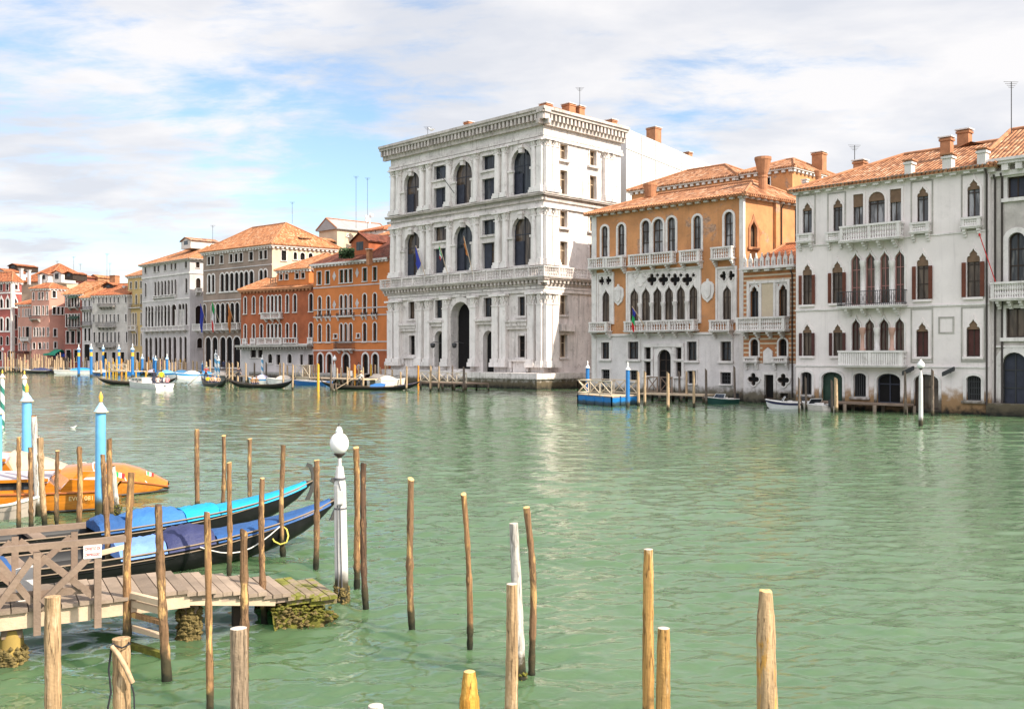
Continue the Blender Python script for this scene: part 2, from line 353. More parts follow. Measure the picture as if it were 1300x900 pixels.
M['wood_pale'] = surf('pale_sunbleached_wood', (.55, .42, .29), .15, 1.8, fine=.12, fscale=12, bump=.25, rough=.85, stain=.2, stain_col=(.35, .25, .17))
# ------------------------------------------------------------------ facades measured from the photograph, rebuilt as real walls at their own distance
class Face:
    def __init__(s, root, O, U):
        s.root = root; s.O = Vector((O.x, O.y, 0)); s.U = Vector((U.x, U.y, 0)).normalized(); s.V = Vector((-s.U.y, s.U.x, 0)); s.wins = []; s.R = s.O-root.location
        s.R.z = 0
    def u(s, px):
        k = (px-CX)/F; return (k*s.O.y-s.O.x)/(s.U.x-k*s.U.y)
    def D(s, px): return s.O.y+s.u(px)*s.U.y
    def z(s, px, py): return H+(HY-py)/F*s.D(px)
    def P(s, p): return s.R+s.U*p[0]-s.V*p[1]+Vector((0, 0, p[2]))
    def W3(s, u, o, z): return s.O+s.U*u-s.V*o+Vector((0, 0, z))
    def mb(s): return MB(s.P)
    def win(s, x0, x1, yt, yb, kind='rect', ref=None, px=True, **k):
        if px:
            r = ref if ref is not None else (x0+x1)/2
            a, b, zt, zb = s.u(x0), s.u(x1), s.z(r, yt), s.z(r, yb)
        else: a, b, zt, zb = x0, x1, yt, yb
        d = dict(trim=.14, tmat='istria2', pane='glass', fr='darkwood', nv=1, nh=1, shut=None, sill=True, depth=.28, name='window', simple=False, proud=.07, sw=.42, half=None, keep=True)
        d.update(k)
        if d['pane'] == 'glass' and not d['simple']: d['pane'] = RN.choice(['glass', 'glass', 'glass_c', 'glass_b'])
        d['loop'] = shape(kind, a, b, zb, zt); d['b'] = (a, b, zb, zt); s.wins.append(d); return a, b, zb, zt
    def row(s, xs, ref, yt, yb, kind='rect', **k):
        for x0, x1 in xs: s.win(x0, x1, yt, yb, kind, ref=ref, **k)
    def finish(s, u0, u1, parts):
        """parts: (name, material, zlo, zhi); every opening is cut from the part that holds its middle"""
        for nm, mat, zl, zh in parts:
            hs = [w for w in s.wins if zl <= (w['b'][2]+w['b'][3])/2 < zh]
            dep = max([w['depth'] for w in hs], default=.25)
            loops = []
            for w in hs:
                a, b, c, d = w['b']; loops.append([(max(u0+.02, min(u1-.02, x)), max(zl+.02, min(zh-.02, z))) for x, z in w['loop']])
            s.mb().wall([(u0, zl), (u1, zl), (u1, zh), (u0, zh)], loops, dep+.03).build(nm, M[mat], s.root, fix=False)
        for w in s.wins: s.make_window(w)
    def make_window(s, w):
        lp = w['loop']; a, b, c, d = w['b']; dp = w['depth']; root = s.root
        mb = s.mb(); t = w['trim']
        mats = [M[w['tmat']], M[w['fr']], M[w['pane']]]
        if t: 
            mb.ring(offset(lp, -.01), offset(lp, t), -.04, w['proud'])
            if w['sill']: mb.box(a-t*1.5, b+t*1.5, -.03, w['proud']+.10, c-t*1.1, c-.004)
        mb.m = 1; fw = min(.09, (b-a)*.09)
        mb.ring(offset(lp, -fw), offset(lp, .02), -dp, -dp+.07)
        for i in range(1, w['nv']+1):
            u = a+(b-a)*i/(w['nv']+1); zt = c; 
            for (x1, z1), (x2, z2) in zip(lp, lp[1:]+lp[:1]):
                if min(x1, x2) <= u <= max(x1, x2) and abs(x2-x1) > 1e-6: zt = max(zt, z1+(z2-z1)*(u-x1)/(x2-x1))
            mb.box(u-fw*.4, u+fw*.4, -dp+.003, -dp+.06, c, zt-.01)
        for i in range(1, w['nh']+1):
            z = c+(d-c)*(i/(w['nh']+1) if w['nh'] > 1 else .64); mb.box(a, b, -dp+.006, -dp+.055, z-fw*.4, z+fw*.4)
        if w.get('tymp'):
            zc = c+(d-c)*w.get('tf', .72); top = [p for p in lp if p[1] > zc+.02]
            m2 = s.mb(); m2.prism([(a+.005, zc), (b-.005, zc)]+[(max(a+.005, min(b-.005, x)), z-.005) for x, z in top], -dp+.08, -dp+.13); tym = m2
        else: tym = None
        if w['simple']:
            mb.m = 2; mb.sheet(offset(lp, .01), -dp+.01); mb.build(w['name'], mats, root, fix=False); return
        o = mb.build(w['name'], mats[:2], root)
        s.mb().sheet(offset(lp, .01), -dp+.01).build('pane' if 'door' not in w['name'] else 'door_leaf', mats[2], o, fix=False)
        if tym: tym.build('tympanum', M[w['tymp']], o)
        if w['shut']:
            zt = w.get('shut_top', d); sw = w['sw']*(b-a)
            sides = w.get('sides', 'lr')
            for q in sides:
                x0 = a-sw if q == 'l' else b; sm = s.mb(); n = 7
                sm.box(x0+.02, x0+sw-.02, .085, .13, c+.02, zt-.02)
                for i in range(n): 
                    z = c+.1+(zt-c-.2)*i/n; sm.box(x0+.07, x0+sw-.07, .13, .145, z, z+(zt-c-.2)/n*.55)
                sm.build('shutter', M[w['shut']], o)
        if w['half']:                      # a closed leaf inside the opening
            m2 = s.mb(); q = w['half']
            x0, x1 = (a+fw, a+(b-a)*q) if q > 0 else (b+(b-a)*q, b-fw)
            m2.box(x0, x1, -dp+.075, -dp+.115, c+.02, w.get('half_top', d)-.03)
            for i in range(6):
                z = c+.15+(w.get('half_top', d)-c-.3)*i/6; m2.box(x0+.05, x1-.05, -dp+.116, -dp+.13, z, z+.5*(d-c)/8)
            m2.build('shutter', M[w.get('half_mat', 'shutter_blue')], o)
    def balcony(s, u0, u1, z0, z1, out=.75, n=None, mat='istria2', name='balcony', iron=False, brackets=2, square=False, ends=True, slab=.16, solid=False):
        mb = s.mb(); L = u1-u0
        mb.box(u0, u1, 0.004, out, z0, z0+slab); mb.box(u0-.05, u1+.05, 0.006, out+.05, z0+slab*.5, z0+slab+.004)
        for i in range(brackets):
            u = u0+L*(i+.5)/brackets if brackets > 2 else (u0+.15+(L-.3)*i)
            for k, (zz, oo) in enumerate(((.0, .85), (.16, .6), (.32, .34))):
                mb.box(u-.09, u+.09, 0.003, out*oo, z0-zz-.16, z0-zz-.002)
        zb = z0+slab
        if iron:
            mb.m = 1
            for zz in (z1-.05, zb+.12): 
                mb.box(u0, u1, out-.06, out-.02, zz, zz+.045)
                for u in (u0, u1-.04): mb.box(u, u+.04, .01, out-.02, zz, zz+.045)
            k = n or int(L/.13)
            for i in range(k+1):
                u = u0+.02+(L-.04)*i/k; mb.box(u-.012, u+.012, out-.055, out-.03, zb, z1-.02)
                if i % 2 == 0 and i < k:
                    mb.tube([(u+.5*L/k+math.cos(t)*.8*L/k, out-.042, (zb+z1)/2+math.sin(t)*(z1-zb)*.26) for t in [x*math.pi/4 for x in range(9)]], .012, 4, False)
            for u in (u0+.02, u1-.02):
                for j in range(1, 5): mb.box(u-.012, u+.012, out*j/5-.012, out*j/5+.012, zb, z1-.02)
        elif solid: mb.box(u0, u1, out-.14, out-.02, zb, z1-.1); mb.box(u0-.03, u1+.03, out-.18, out+.02, z1-.1, z1)
        else:
            mb.box(u0-.04, u1+.04, out-.20, out+.02, z1-.13, z1)
            for u in (u0, u1): mb.box(u-.1 if u == u1 else u, u if u == u1 else u+.1, .01, out-.03, z1-.128, z1-.002)
            k = n or max(3, int(L/.27)); pn = max(1, int(round(L/2.2)))
            for i in range(pn+1):
                u = u0+(L-.2)*i/pn; mb.box(u, u+.2, out-.19, out-.003, zb, z1-.12)
            for i in range(k):
                u = u0+.2+(L-.4)*(i+.5)/k
                if square: mb.box(u-.06, u+.06, out-.16, out-.04, zb, z1-.13)
                else: mb.lathe((u, out-.1, zb), bal(z1-.13-zb), 6)
            for u in (u0+.08, u1-.08):
                for j in range(2): mb.lathe((u, out*(j+.6)/2.8, zb), bal(z1-.13-zb), 6)
        return mb.build(name, [M[mat], M['iron']], s.root)
def bal(h): return [(0, .075), (.08*h, .075), (.12*h, .045), (.3*h, .085), (.45*h, .05), (.5*h, .03), (.55*h, .05), (.7*h, .085), (.88*h, .045), (.92*h, .075), (h, .075)]
class Bld:
    def __init__(s, name, label, xr, yw, vpx, xL, xR, cat='building', group=None, vps=1900):
        P = gp(xr, yw); d = Vector((vpx-CX, F, 0)).normalized(); U = -d if vpx < CX else d
        s.root = thing(name, label, cat, (0, 0, 0), 0, group)
        f0 = Face(s.root, P, U); O = f0.W3(f0.u(xL), 0, 0); s.root.location = O
        s.f = Face(s.root, O, U); s.W = s.f.u(xR); s.xL, s.xR = xL, xR
        s.sd = Vector((vps-CX, F, 0)).normalized()
        s.s = Face(s.root, s.f.W3(s.W, 0, 0), s.sd)
    def shell(s, depth, ze, mat, side=True, zl=-.6):
        """hidden walls: left, back (and the right one when it has no openings)"""
        f = s.f; sv = s.sd
        A = f.W3(0, 0, 0); B = f.W3(s.W, 0, 0); C = B+sv*depth; D = A+sv*depth
        s.c4 = [A, B, C, D]; m = MB(); r = s.root.location
        def q(p, t): m.add([p-r+Vector((0, 0, zl)), t-r+Vector((0, 0, zl)), t-r+Vector((0, 0, ze)), p-r+Vector((0, 0, ze))], [(0, 1, 2, 3)])
        q(D, A); q(C, D)
        if side: q(B, C)
        m.build('wall', M[mat], s.root, fix=False)
    def roof(s, ze, rise, mat='tile', over=.5, hipL=None, hipR=None, name='roof', edge=True, c4=None, thick=.14, ridge=.5):
        """tiled hip (or gable, hip 0) roof over the footprint"""
        A, B, C, D = c4 or s.c4; r = s.root.location; u = (B-A).normalized(); v = (D-A).normalized()
        W = (B-A).length; dp = (D-A).length
        A = A-u*over-v*over; B = B+u*over-v*over; C = C+u*over+v*over; D = D-u*over+v*over; z = Vector((0, 0, ze))
        hl = dp*.5 if hipL is None else hipL; hr = dp*.5 if hipR is None else hipR
        if hl+hr > W: k = W/(hl+hr)*.999; hl *= k; hr *= k
        ml = A+(D-A)*ridge+u*hl; mr = B+(C-B)*ridge-u*hr; zr = Vector((0, 0, ze+rise))
        P = [x-r for x in (A+z, B+z, C+z, D+z, ml+zr, mr+zr)]
        m = MB()
        def facet(idx, e0, e1):
            e = (P[e1]-P[e0]).normalized(); nn = (P[e1]-P[e0]).cross(P[idx[2]]-P[e0]); sl = nn.cross(e).normalized()
            m.add([P[i] for i in idx], [tuple(range(len(idx)))], uvs=[[((P[i]-P[e0]).dot(e), (P[i]-P[e0]).dot(sl)) for i in idx]])
        facet([0, 1, 5, 4], 0, 1); facet([1, 2, 5], 1, 2); facet([2, 3, 4, 5], 2, 3); facet([3, 0, 4], 3, 0)
        n0 = len(m.v); m.add([p-Vector((0, 0, thick)) for p in P[:4]], [(3, 2, 1, 0)])
        for i in range(4): m.f.append([i, (i+1) % 4, n0+(i+1) % 4, n0+i]); m.mi.append(0); m.sm.append(False); m.uv.append([(0, 0), (1, 0), (1, .1), (0, .1)])
        # the side quads reuse separate facet vertices: rebuild them from points
        for i in range(4): m.f.pop(); m.mi.pop(); m.sm.pop(); m.uv.pop()
        for i in range(4):
            p, q = P[i], P[(i+1) % 4]; dz = Vector((0, 0, thick)); m.add([p, q, q-dz, p-dz], [(0, 1, 2, 3)], uvs=[[(0, 0), ((q-p).length, 0), ((q-p).length, .1), (0, .1)]])
        m.m = 1
        for p, q in ((4, 5), (0, 4), (1, 5), (2, 5), (3, 4)):
            if (P[q]-P[p]).length > .4: m.tube([P[p]+Vector((0, 0, .03)), P[q]+Vector((0, 0, .03))], .13, 6)
        if edge:                                       # rounded ends of the cover tiles along the eaves
            for p, q in ((0, 1), (1, 2)):
                d = P[q]-P[p]; k = int(d.length/.27); 
                inn = (P[4]+P[5])/2-(P[p]+P[q])/2; inn.z = 0; inn -= d*(inn.dot(d)/d.length_squared); inn.normalize()
                for i in range(k):
                    c = P[p]+d*((i+.5)/k); m.tube([c-inn*.07+Vector((0, 0, .0)), c+inn*.4+Vector((0, 0, .16))], .075, 6, smooth=True)
        o = m.build(name, [M[mat], M['brickchim']], s.root)
        s.rf = (P, ze, rise); return o
    def cornice(s, faces, z0, z1, out=.45, dent=.45, mat='istria2', name='cornice', dh=.4, tiers=2, dmat=None):
        mb = MB(); k = 0
        for f, a, b in faces:
            mb.T = f.P; hz = z1-z0
            k += .003
            if tiers == 1: mb.box(a, b, .002, out+k, z1-hz*.5, z1+k)
            else:
                mb.box(a, b, .002, out*.35+k, z0, z0+hz*.3+k); mb.box(a, b, .002, out*.85+k, z1-hz*.34, z1-hz*.16+k); mb.box(a, b, .002, out+k, z1-hz*.17, z1+k)
            if dent:
                mb.m = 1
                n = int((b-a)/dent)
                for i in range(n):
                    u = a+(b-a)*(i+.5)/n; mb.box(u-dent*.24, u+dent*.24, .004, out*.75, z1-hz*.34-hz*dh, z1-hz*.34+.01)
                mb.m = 0
        return mb.build(name, [M[mat], M[dmat or mat]], s.root)
    def band(s, f, a, b, z0, z1, out=.08, mat='istria2', name='string_course'):
        return f.mb().box(a, b, .002, out, z0, z1).build(name, M[mat], s.root)
    def box_chimney(s, p, w, d, z0, z1, mat='brickchim', cap='istria2', rz=None):
        """square chimney standing at world point p"""
        u = s.f.U; v = s.f.V; r = s.root.location; mb = MB(lambda q: p-r+u*q[0]+v*q[1]+Vector((0, 0, q[2]-p.z+0)))
        mb.box(-w/2, w/2, -d/2, d/2, z0, z1-.22); mb.box(-w/2-.07, w/2+.07, -d/2-.07, d/2+.07, z1-.30, z1-.16)
        mb.box(-w/2+.05, w/2-.05, -d/2+.05, d/2-.05, z1-.16, z1-.07); mb.m = 1; mb.box(-w/2-.12, w/2+.12, -d/2-.12, d/2+.12, z1-.08, z1); mb.m = 0
        return mb.build('chimney', [M[mat], M[cap]], s.root)
    def funnel_chimney(s, p, z0, z1, r0, r1):
        mb = MB(lambda q: Vector(q)-s.root.location); h = z1-z0
        mb.lathe((p.x, p.y, 0), [(z0, r0*1.05), (z0+h*.56, r0), (z0+h*.57, r0*1.12), (z0+h*.60, r0*1.12), (z0+h*.61, r0*.95), (z0+h*.66, r0*1.15), (z0+h*.93, r1), (z0+h*.94, r1*1.05), (z1, r1*1.05)], 14, smooth=False)
        return mb.build('chimney', [M['brickchim']], s.root)
    def antenna(s, p, h):
        r = s.root.location; mb = MB(lambda q: Vector(q)-r); mb.tube([p, p+Vector((0, 0, h))], .03, 5)
        for i in range(4): mb.tube([p+Vector((-.5+.1*i, 0, h-.12*i)), p+Vector((.5-.1*i, .1, h-.12*i))], .015, 4)
        return mb.build('antenna', M['iron'], s.root)
    def pipe(s, f, u, z0, z1, rad=.06, o=.1):
        return f.mb().tube([(u, o, z0), (u, o, z1-.3), (u+.0, o+.25, z1)], rad, 6).build('drainpipe', M['gutter'], s.root)
    def column(s, f, u, w, z0, z1, mat='istria_col', cap=.55, base=.4, corinth=True, flat=False, out=0.0):
        mb = f.mb(); h = w/2
        mb.box(u-h*1.35, u+h*1.35, .004+out, h*1.5+out, z0, z0+base*.55); mb.box(u-h*1.18, u+h*1.18, .006+out, h*1.32+out, z0+base*.55, z0+base)
        zc = z1-cap
        if flat: mb.box(u-h, u+h, .005+out, h*.95+out, z0+base, zc)
        else: mb.lathe((u, .13+out, 0), [(z0+base, h*1.04), (z0+base+(zc-z0)*.35, h*1.02), (zc, h*.88)], 14)
        mb.box(u-h*1.05, u+h*1.05, .007+out, h*1.1+out, zc, zc+cap*.1)
        if corinth:                                   # leafy bell and abacus
            for lv, (za, k) in enumerate(((.12, 1.0), (.42, 1.15))):
                for j in range(5):
                    t = math.pi*(j+.5*(lv+.5))/5
                    c = (u+math.cos(t)*h*.9*k, .02+out+math.sin(t)*h*.9*k, 0); zz = zc+cap*za
                    mb.add([(c[0]-h*.22, c[1], zz), (c[0]+h*.22, c[1], zz), (c[0]+h*.26, c[1]+h*.22, zz+cap*.3), (c[0]-h*.26, c[1]+h*.22, zz+cap*.3), (c[0]-h*.2, c[1]-h*.2, zz+cap*.34), (c[0]+h*.2, c[1]-h*.2, zz+cap*.34)], [(0, 1, 2, 3), (3, 2, 5, 4), (0, 3, 4), (1, 5, 2)])
            mb.lathe((u, .02+out, 0), [(zc+cap*.1, h*.85), (zc+cap*.85, h*1.12)], 10)
        else: mb.lathe((u, .02+out, 0), [(zc+cap*.1, h*.9), (zc+cap*.5, h*.92), (zc+cap*.85, h*1.25)], 10)
        mb.box(u-h*1.45, u+h*1.45, .008+out, h*1.45+out, zc+cap*.84, z1)
        return mb.build('pilaster' if flat else 'column', M[mat], s.root)
def flag(label, p0, p1, cloth, cols, w=.9, drop=2.2, group=None):
    """pole from p0 to p1 and a cloth hanging from its upper part"""
    p0, p1 = Vector(p0), Vector(p1); t = thing('flag', label, 'flag', p0, 0, group); d = p1-p0
    MB().tube([(0, 0, 0), d], .04, 6).build('flagpole', M['wood_pale'], t)
    m = MB(); k = 7; n = len(cols); hd = Vector((d.x, d.y, 0)); hd = hd.normalized() if hd.length > .1 else Vector((1, 0, 0)); cr = Vector((-hd.y, hd.x, 0))
    for c in range(n):
        m.m = c; vs = []
        for j in range(k+1):
            for i in range(4):
                f = (c+i/3)/n if n == 1 else i/3; a = d*(1-f*(.55 if n == 1 else .30)); sag = Vector((0, 0, -drop*(j/k if n == 1 else (c+j/k)/n))) ; pull = hd*(-.30*w*f*(j/k)) if False else Vector((0, 0, 0))
                sw = cr*(math.sin(f*9+(j if n == 1 else (c*k+j)/n)*.9)*.14*w*(j/k+.2)); shrink = (a-d)*(-.55*(j/k if n == 1 else (c+j/k)/n))
                vs.append(a+shrink+sag+sw)
        m.add(vs, [(j*4+i, j*4+i+1, j*4+i+5, j*4+i+4) for j in range(k) for i in range(3)], True)
    m.build('flag_cloth', [M[c] for c in cols], t, fix=False)
    return t
M['f_blue'] = plain('blue_cloth', (.03, .045, .30), .8); M['f_green'] = plain('green_cloth', (.02, .35, .10), .8); M['f_white'] = plain('white_cloth', (.75, .73, .72), .8)
M['f_red'] = plain('red_cloth', (.55, .03, .03), .8); M['f_orange'] = plain('orange_brown_cloth', (.45, .16, .04), .8)
# ------------------------------------------------------------------ water and land
def water_mat():
    m, nt = newmat('green_canal_water'); g = NG(nt)
    out = g.n('ShaderNodeOutputMaterial'); b = g.n('ShaderNodeBsdfPrincipled', {'Roughness': .04, 'IOR': 1.45, 'Specular IOR Level': .5, 'Subsurface Weight': .8, 'Subsurface Radius': (.5, 1.0, .7), 'Subsurface Scale': .9}); b.subsurface_method = 'BURLEY'; nt.links.new(b.outputs[0], out.inputs[0])
    tc = g.n('ShaderNodeTexCoord'); v = tc.outputs['Object']
    c = g.mix(g.mapr(g.noise(v, .06, 4, .6), .35, .65), WATER1, WATER2); nt.links.new(c, b.inputs['Base Color'])
    # wind ripples: crests lie roughly across the view, the swell of passing boats underneath
    def wv(sx, sy, rot, scale, det, rough, dist=.6):
        mp = g.n('ShaderNodeMapping', {0: v, 2: (0, 0, rot), 3: (sx, sy, 1)}).outputs[0]; return g.noise(mp, scale, det, rough, dist)
    n1 = wv(.30, 1.0, .16, .50, 2, .5, .5); n2 = wv(.40, 1.0, -.10, 2.0, 3, .55, .8); n3 = wv(.5, 1.0, .2, 5.5, 3, .6, .5)
    n2 = g.math('SUBTRACT', n2, g.math('MULTIPLY', g.math('ABSOLUTE', g.math('SUBTRACT', n2, .5)), .9))
    gust = g.mapr(g.noise(v, .035, 3, .6), .35, .65, .55, 1.35)
    h = g.math('ADD', g.math('MULTIPLY', n1, .45), g.math('ADD', g.math('MULTIPLY', n2, .45), g.math('MULTIPLY', n3, .17)))
    h = g.math('MULTIPLY', h, gust)
    bp = g.n('ShaderNodeBump', {'Strength': 1.0, 'Distance': WAVE, 'Height': h}); nt.links.new(bp.outputs[0], b.inputs['Normal'])
    return m
WATER1, WATER2, WAVE = (.064, .116, .053), (.084, .142, .072), .07
def water_mesh():
    import numpy as np
    # rows grow with distance from the near bank so that ripples stay resolved where they are large
    ys = [2.0]
    while ys[-1] < 200: ys.append(ys[-1]*1.0044+.002)
    ys = np.array([-60.0, -20.0]+ys+[320.0, 520.0]); nc = 760
    t = np.linspace(-1, 1, nc); tx = np.tan(t*.66)/np.tan(.66)
    Y = np.repeat(ys[:, None], nc, 1); wd = np.clip(ys*.82+3, 12, None); wd[ys < 2] = 420; wd[ys > 205] = 420
    X = tx[None, :]*wd[:, None]
    rs = np.random.RandomState(5); Z = np.zeros_like(X); n = 84
    sp = np.maximum(np.gradient(ys)[:, None]*np.ones_like(X), (2*wd/nc)[:, None])
    lam = np.exp(np.linspace(np.log(.16), np.log(2.6), n)); rng = rs.permutation(n); srms = WSLOPE
    gust = 1+.35*np.sin(X*.11+Y*.07+1)*np.sin(Y*.09-X*.05)+.25*np.sin(X*.31-Y*.23)
    for i in range(n):
        L = lam[i]; th = rs.normal(0, .48)+(.12 if L > 1 else -.1); k = 2*np.pi/L; kx, ky = k*np.sin(th), k*np.cos(th)
        a = srms*np.sqrt(2.0/n)/k*(1.3 if L < .8 else .5)
        att = np.clip((L/sp-2.0)/1.6, 0, 1)
        ph = kx*X+ky*Y+rs.uniform(0, 6.283); s = np.sin(ph); Z += a*att*(s+.25*np.cos(2*ph))*gust
    m = np.clip((Y-3)/3, 0, 1)*np.clip((195-Y)/20, 0, 1); Z *= m
    # edges out to the far sides
    X[:, 0] = -420; X[:, -1] = 420; Z[:, 0] = 0; Z[:, -1] = 0
    nr = len(ys); co_ = np.stack([X, Y, Z], -1).reshape(-1, 3).astype(np.float32)
    i0 = (np.arange(nr-1)[:, None]*nc+np.arange(nc-1)[None, :]).reshape(-1); q = np.stack([i0, i0+1, i0+nc+1, i0+nc], -1).astype(np.int32)
    me = bpy.data.meshes.new('water'); me.vertices.add(len(co_)); me.vertices.foreach_set('co', co_.reshape(-1)); me.loops.add(q.size); me.loops.foreach_set('vertex_index', q.reshape(-1))
    me.polygons.add(len(q)); me.polygons.foreach_set('loop_start', np.arange(0, q.size, 4, dtype=np.int32)); me.polygons.foreach_set('loop_total', np.full(len(q), 4, dtype=np.int32)); me.polygons.foreach_set('use_smooth', np.ones(len(q), dtype=bool))
    me.materials.append(water_mat()); me.update(calc_edges=True); o = bpy.data.objects.new('water', me); link(o); tag(o, kind='structure')
WSLOPE = .16
water_mesh()
# ------------------------------------------------------------------ palazzo with the great orders (grey white)
ist = dict(tmat='istria', trim=.22, proud=.10)
def chim(b, px, yt, yb, D, wpx, mat='brickchim', cap='istria2', d=None):
    p = at(px, yb, D); w = wpx*D/F; zt = at(px, yt, D).z; b.box_chimney(p, w, d or w*.9, p.z-1.2, zt, mat, cap)
b = Bld('palace', 'tall white stone palace with paired columns and big arched windows on three storeys', 690, 493.5, -560, 496, 690); f, s = b.f, b.s
Z = lambda y: f.z(690, y)
sl_ = s.u(788)
shu = dict(half=.47, half_mat='shutter_blue', pane='glass')
for x0, x1 in ((515, 534.3), (577.5, 601), (651, 676)):
    f.win(x0-1, x1-.5, 188.5, 246.5, 'round', ref=664, trim=.38, tmat='istria', proud=.16, depth=.42, half=.45, half_top=Z(214), fr='shutter_blue', nv=1, nh=1, sill=False)
    f.win(x0, x1, 274.5, 337.0, 'round', ref=664, trim=.38, tmat='istria', proud=.16, depth=.42, half=.48 if x0 > 600 else .42, half_top=Z(302), fr='shutter_blue', nv=1, nh=1, sill=False)
for x0, x1 in ((551.5, 567.5), (612.8, 630)):
    f.win(x0, x1, 197, 215.5, ref=622, **ist, fr='shutter_blue', pane='glass', nv=0, nh=0, depth=.4)
    f.win(x0-.3, x1, 226.5, 253.5, ref=622, **ist, **{'half': -.55 if x0 > 600 else .5}, nv=1, depth=.4, fr='shutter_blue')
    f.win(x0, x1, 279, 298, ref=622, **ist, nv=1, nh=0, depth=.4, fr='shutter_blue')
    f.win(x0-.3, x1, 308, 341, ref=622, **ist, half=.55, nv=1, depth=.4, fr='shutter_blue', sill=False)
f.win(573.5, 598.5, 383, 469, 'round', ref=586, trim=.6, tmat='istria', proud=.2, depth=1.0, pane='dark', fr='stone_grey', nv=0, nh=0, sill=False, name='door')
for x0, x1, yt, yb in ((552, 565, 420, 466), (613.5, 627.5, 419.5, 474)):
    f.win(x0, x1, yt, yb, 'round', trim=.3, tmat='istria', depth=.6, pane='dark', fr='stone_grey', nv=0, nh=0, sill=False, name='door')
for a in ((519, 527, 383, 405), (553, 562, 381, 404), (614.5, 625, 378, 402.5), (658, 667, 376.6, 401)): f.win(*a, **ist, nv=1, nh=1, depth=.35)
for a in ((520, 527.3, 426, 450.5), (658, 667, 426, 453.7)): f.win(*a, **ist, nv=0, nh=2, pane='dark', depth=.35)
f.finish(0, b.W, [('wall', 'istria', -.6, Z(138.5))])
for x0, x1, ys in ((710.5, 720, ((183.5, 203.5), (216.5, 247), (268, 288.5), (306.7, 337), (374.6, 400), (425, 453.7))), (748.2, 757, ((191.5, 211), (223.5, 253.3), (275, 295), (311, 339)))):
    for yt, yb in ys: s.win(x0, x1, yt, yb, tmat='istria', trim=.16, pane='glass_b', fr='wood_pale', depth=.42, nv=1, nh=1)
s.finish(0, sl_, [('wall', 'istria', -.6, Z(138.5))])
b.shell(sl_, Z(138.5), 'istria', side=False)
CORN = 1.15
b.cornice([(f, -CORN, b.W+CORN), (s, -CORN, sl_+.3)], Z(159), Z(138.5), CORN, .62, 'istria_old', dh=.40)
b.cornice([(f, -.5, b.W+.5), (s, -.5, sl_)], Z(254), Z(244.5), .62, 0, 'istria_old')
b.cornice([(f, -.9, b.W+.9), (s, -.9, sl_)], Z(362), Z(351.5), .95, .62, 'istria_old', dh=.38)
for y0, y1, o in ((176.5, 173, .22), (172, 168.5, .16), (262.5, 258.5, .24), (370.5, 366.5, .22), (366, 362.5, .28)):
    for ff, L in ((f, b.W), (s, sl_)): b.band(ff, -o+.003, L+o, Z(y0), Z(y1), o, 'istria', 'architrave')
f.balcony(-1.0, b.W+1.02, Z(352.4), Z(338.2), 1.0, None, 'istria', brackets=0)
s.balcony(-1.0, sl_, Z(352.4), Z(338.2), 1.0, None, 'istria', brackets=0)
def cols(xs, y0, y1, wpx, cap, base, **k):
    for x in xs:
        h = wpx*(.80+.2*(x-496)/194)/2; b.column(f, f.u(x), f.u(x+h)-f.u(x-h), Z(y0), Z(y1), cap=cap, base=base, **k)
cols((500.5, 507.5, 537.2, 545.6, 571, 605, 633, 642.3, 679.5), 243.5, 176.6, 6.8, .75, .6)
cols((500.5, 507.5, 537.6, 546, 571.5, 605, 633.5, 643, 680), 336.5, 262.6, 7.0, .95, .7)
cols((498.5, 507, 535.3, 545.5, 568.5, 603.5, 631.5, 641.5, 677), 466.5, 370.6, 8.2, 1.35, .9, flat=True)
for xs, y0, y1, cp in (((686.8,), 243.5, 176.6, .75), ((687,), 336.5, 262.6, .95), ((686.6,), 466.5, 370.6, 1.35)):
    for x in xs: b.column(f, f.u(x), f.u(x+3.2)-f.u(x-3.2), Z(y0), Z(y1), cap=cp, base=.7, flat=True, out=.006)
    for x in (693.5, 702, 768, 774.5): b.column(s, s.u(x), .95, Z(y0), Z(y1), cap=cp, base=.7, flat=True)
for px in (524, 589.5, 664):                      # impost blocks and keystones of the great arches
    for zc, zk in ((211, 186.5), (298, 272)):
        for q in (-1, 1):
            u = f.u(px)+q*1.72; m = f.mb(); m.box(u-.42, u+.42, .004, .34, Z(zc+1.5), Z(zc-1.5)); m.box(u-.34, u+.34, .003, .22, Z(246 if zc < 250 else 337), Z(zc+1.5)-.002); m.build('impost', M['istria'], b.root)
        u = f.u(px); m = f.mb(); m.box(u-.26, u+.26, .01, .48, Z(zk+3), Z(zk-7)); m.box(u-.36, u+.36, .012, .55, Z(zk-3), Z(zk-6)); m.build('keystone', M['istria'], b.root)
for x0, x1, y0, y1 in ((509.5, 531, 420.5, 411), (645, 672.5, 418, 406), (546.5, 567.5, 414.5, 407), (605.5, 627, 412, 405)):
    m = f.mb(); a, c = f.u(x0), f.u(x1); z0, z1 = f.z((x0+x1)/2, y0), f.z((x0+x1)/2, y1)
    m.box(a, c, .004, .55, z1-.25, z1); m.box(a+.1, c-.1, .003, .42, z0+.35, z1-.25); m.box(a+.05, c-.05, .005, .3, z0, z0+.35); m.build('window_hood', M['istria'], b.root)
for x0, x1, y0, y1 in ((513, 531, 465.5, 453), (649, 673.5, 474, 456.6)):
    m = f.mb(); a, c = f.u(x0), f.u(x1); z0, z1 = f.z((x0+x1)/2, y0), f.z((x0+x1)/2, y1)
    m.box(a, c, .004, .5, z1-.2, z1); m.box(a+.5, c-.5, .003, .25, z0, z1-.2)
    for u in (a+.05, c-.45): m.box(u, u+.4, .005, .45, z1-.9, z1-.2); m.box(u+.05, u+.35, .006, .3, z0+.2, z1-.9)
    m.build('window_apron', M['istria'], b.root)
for px, y0 in ((715.5, 458), (716, 459)): pass
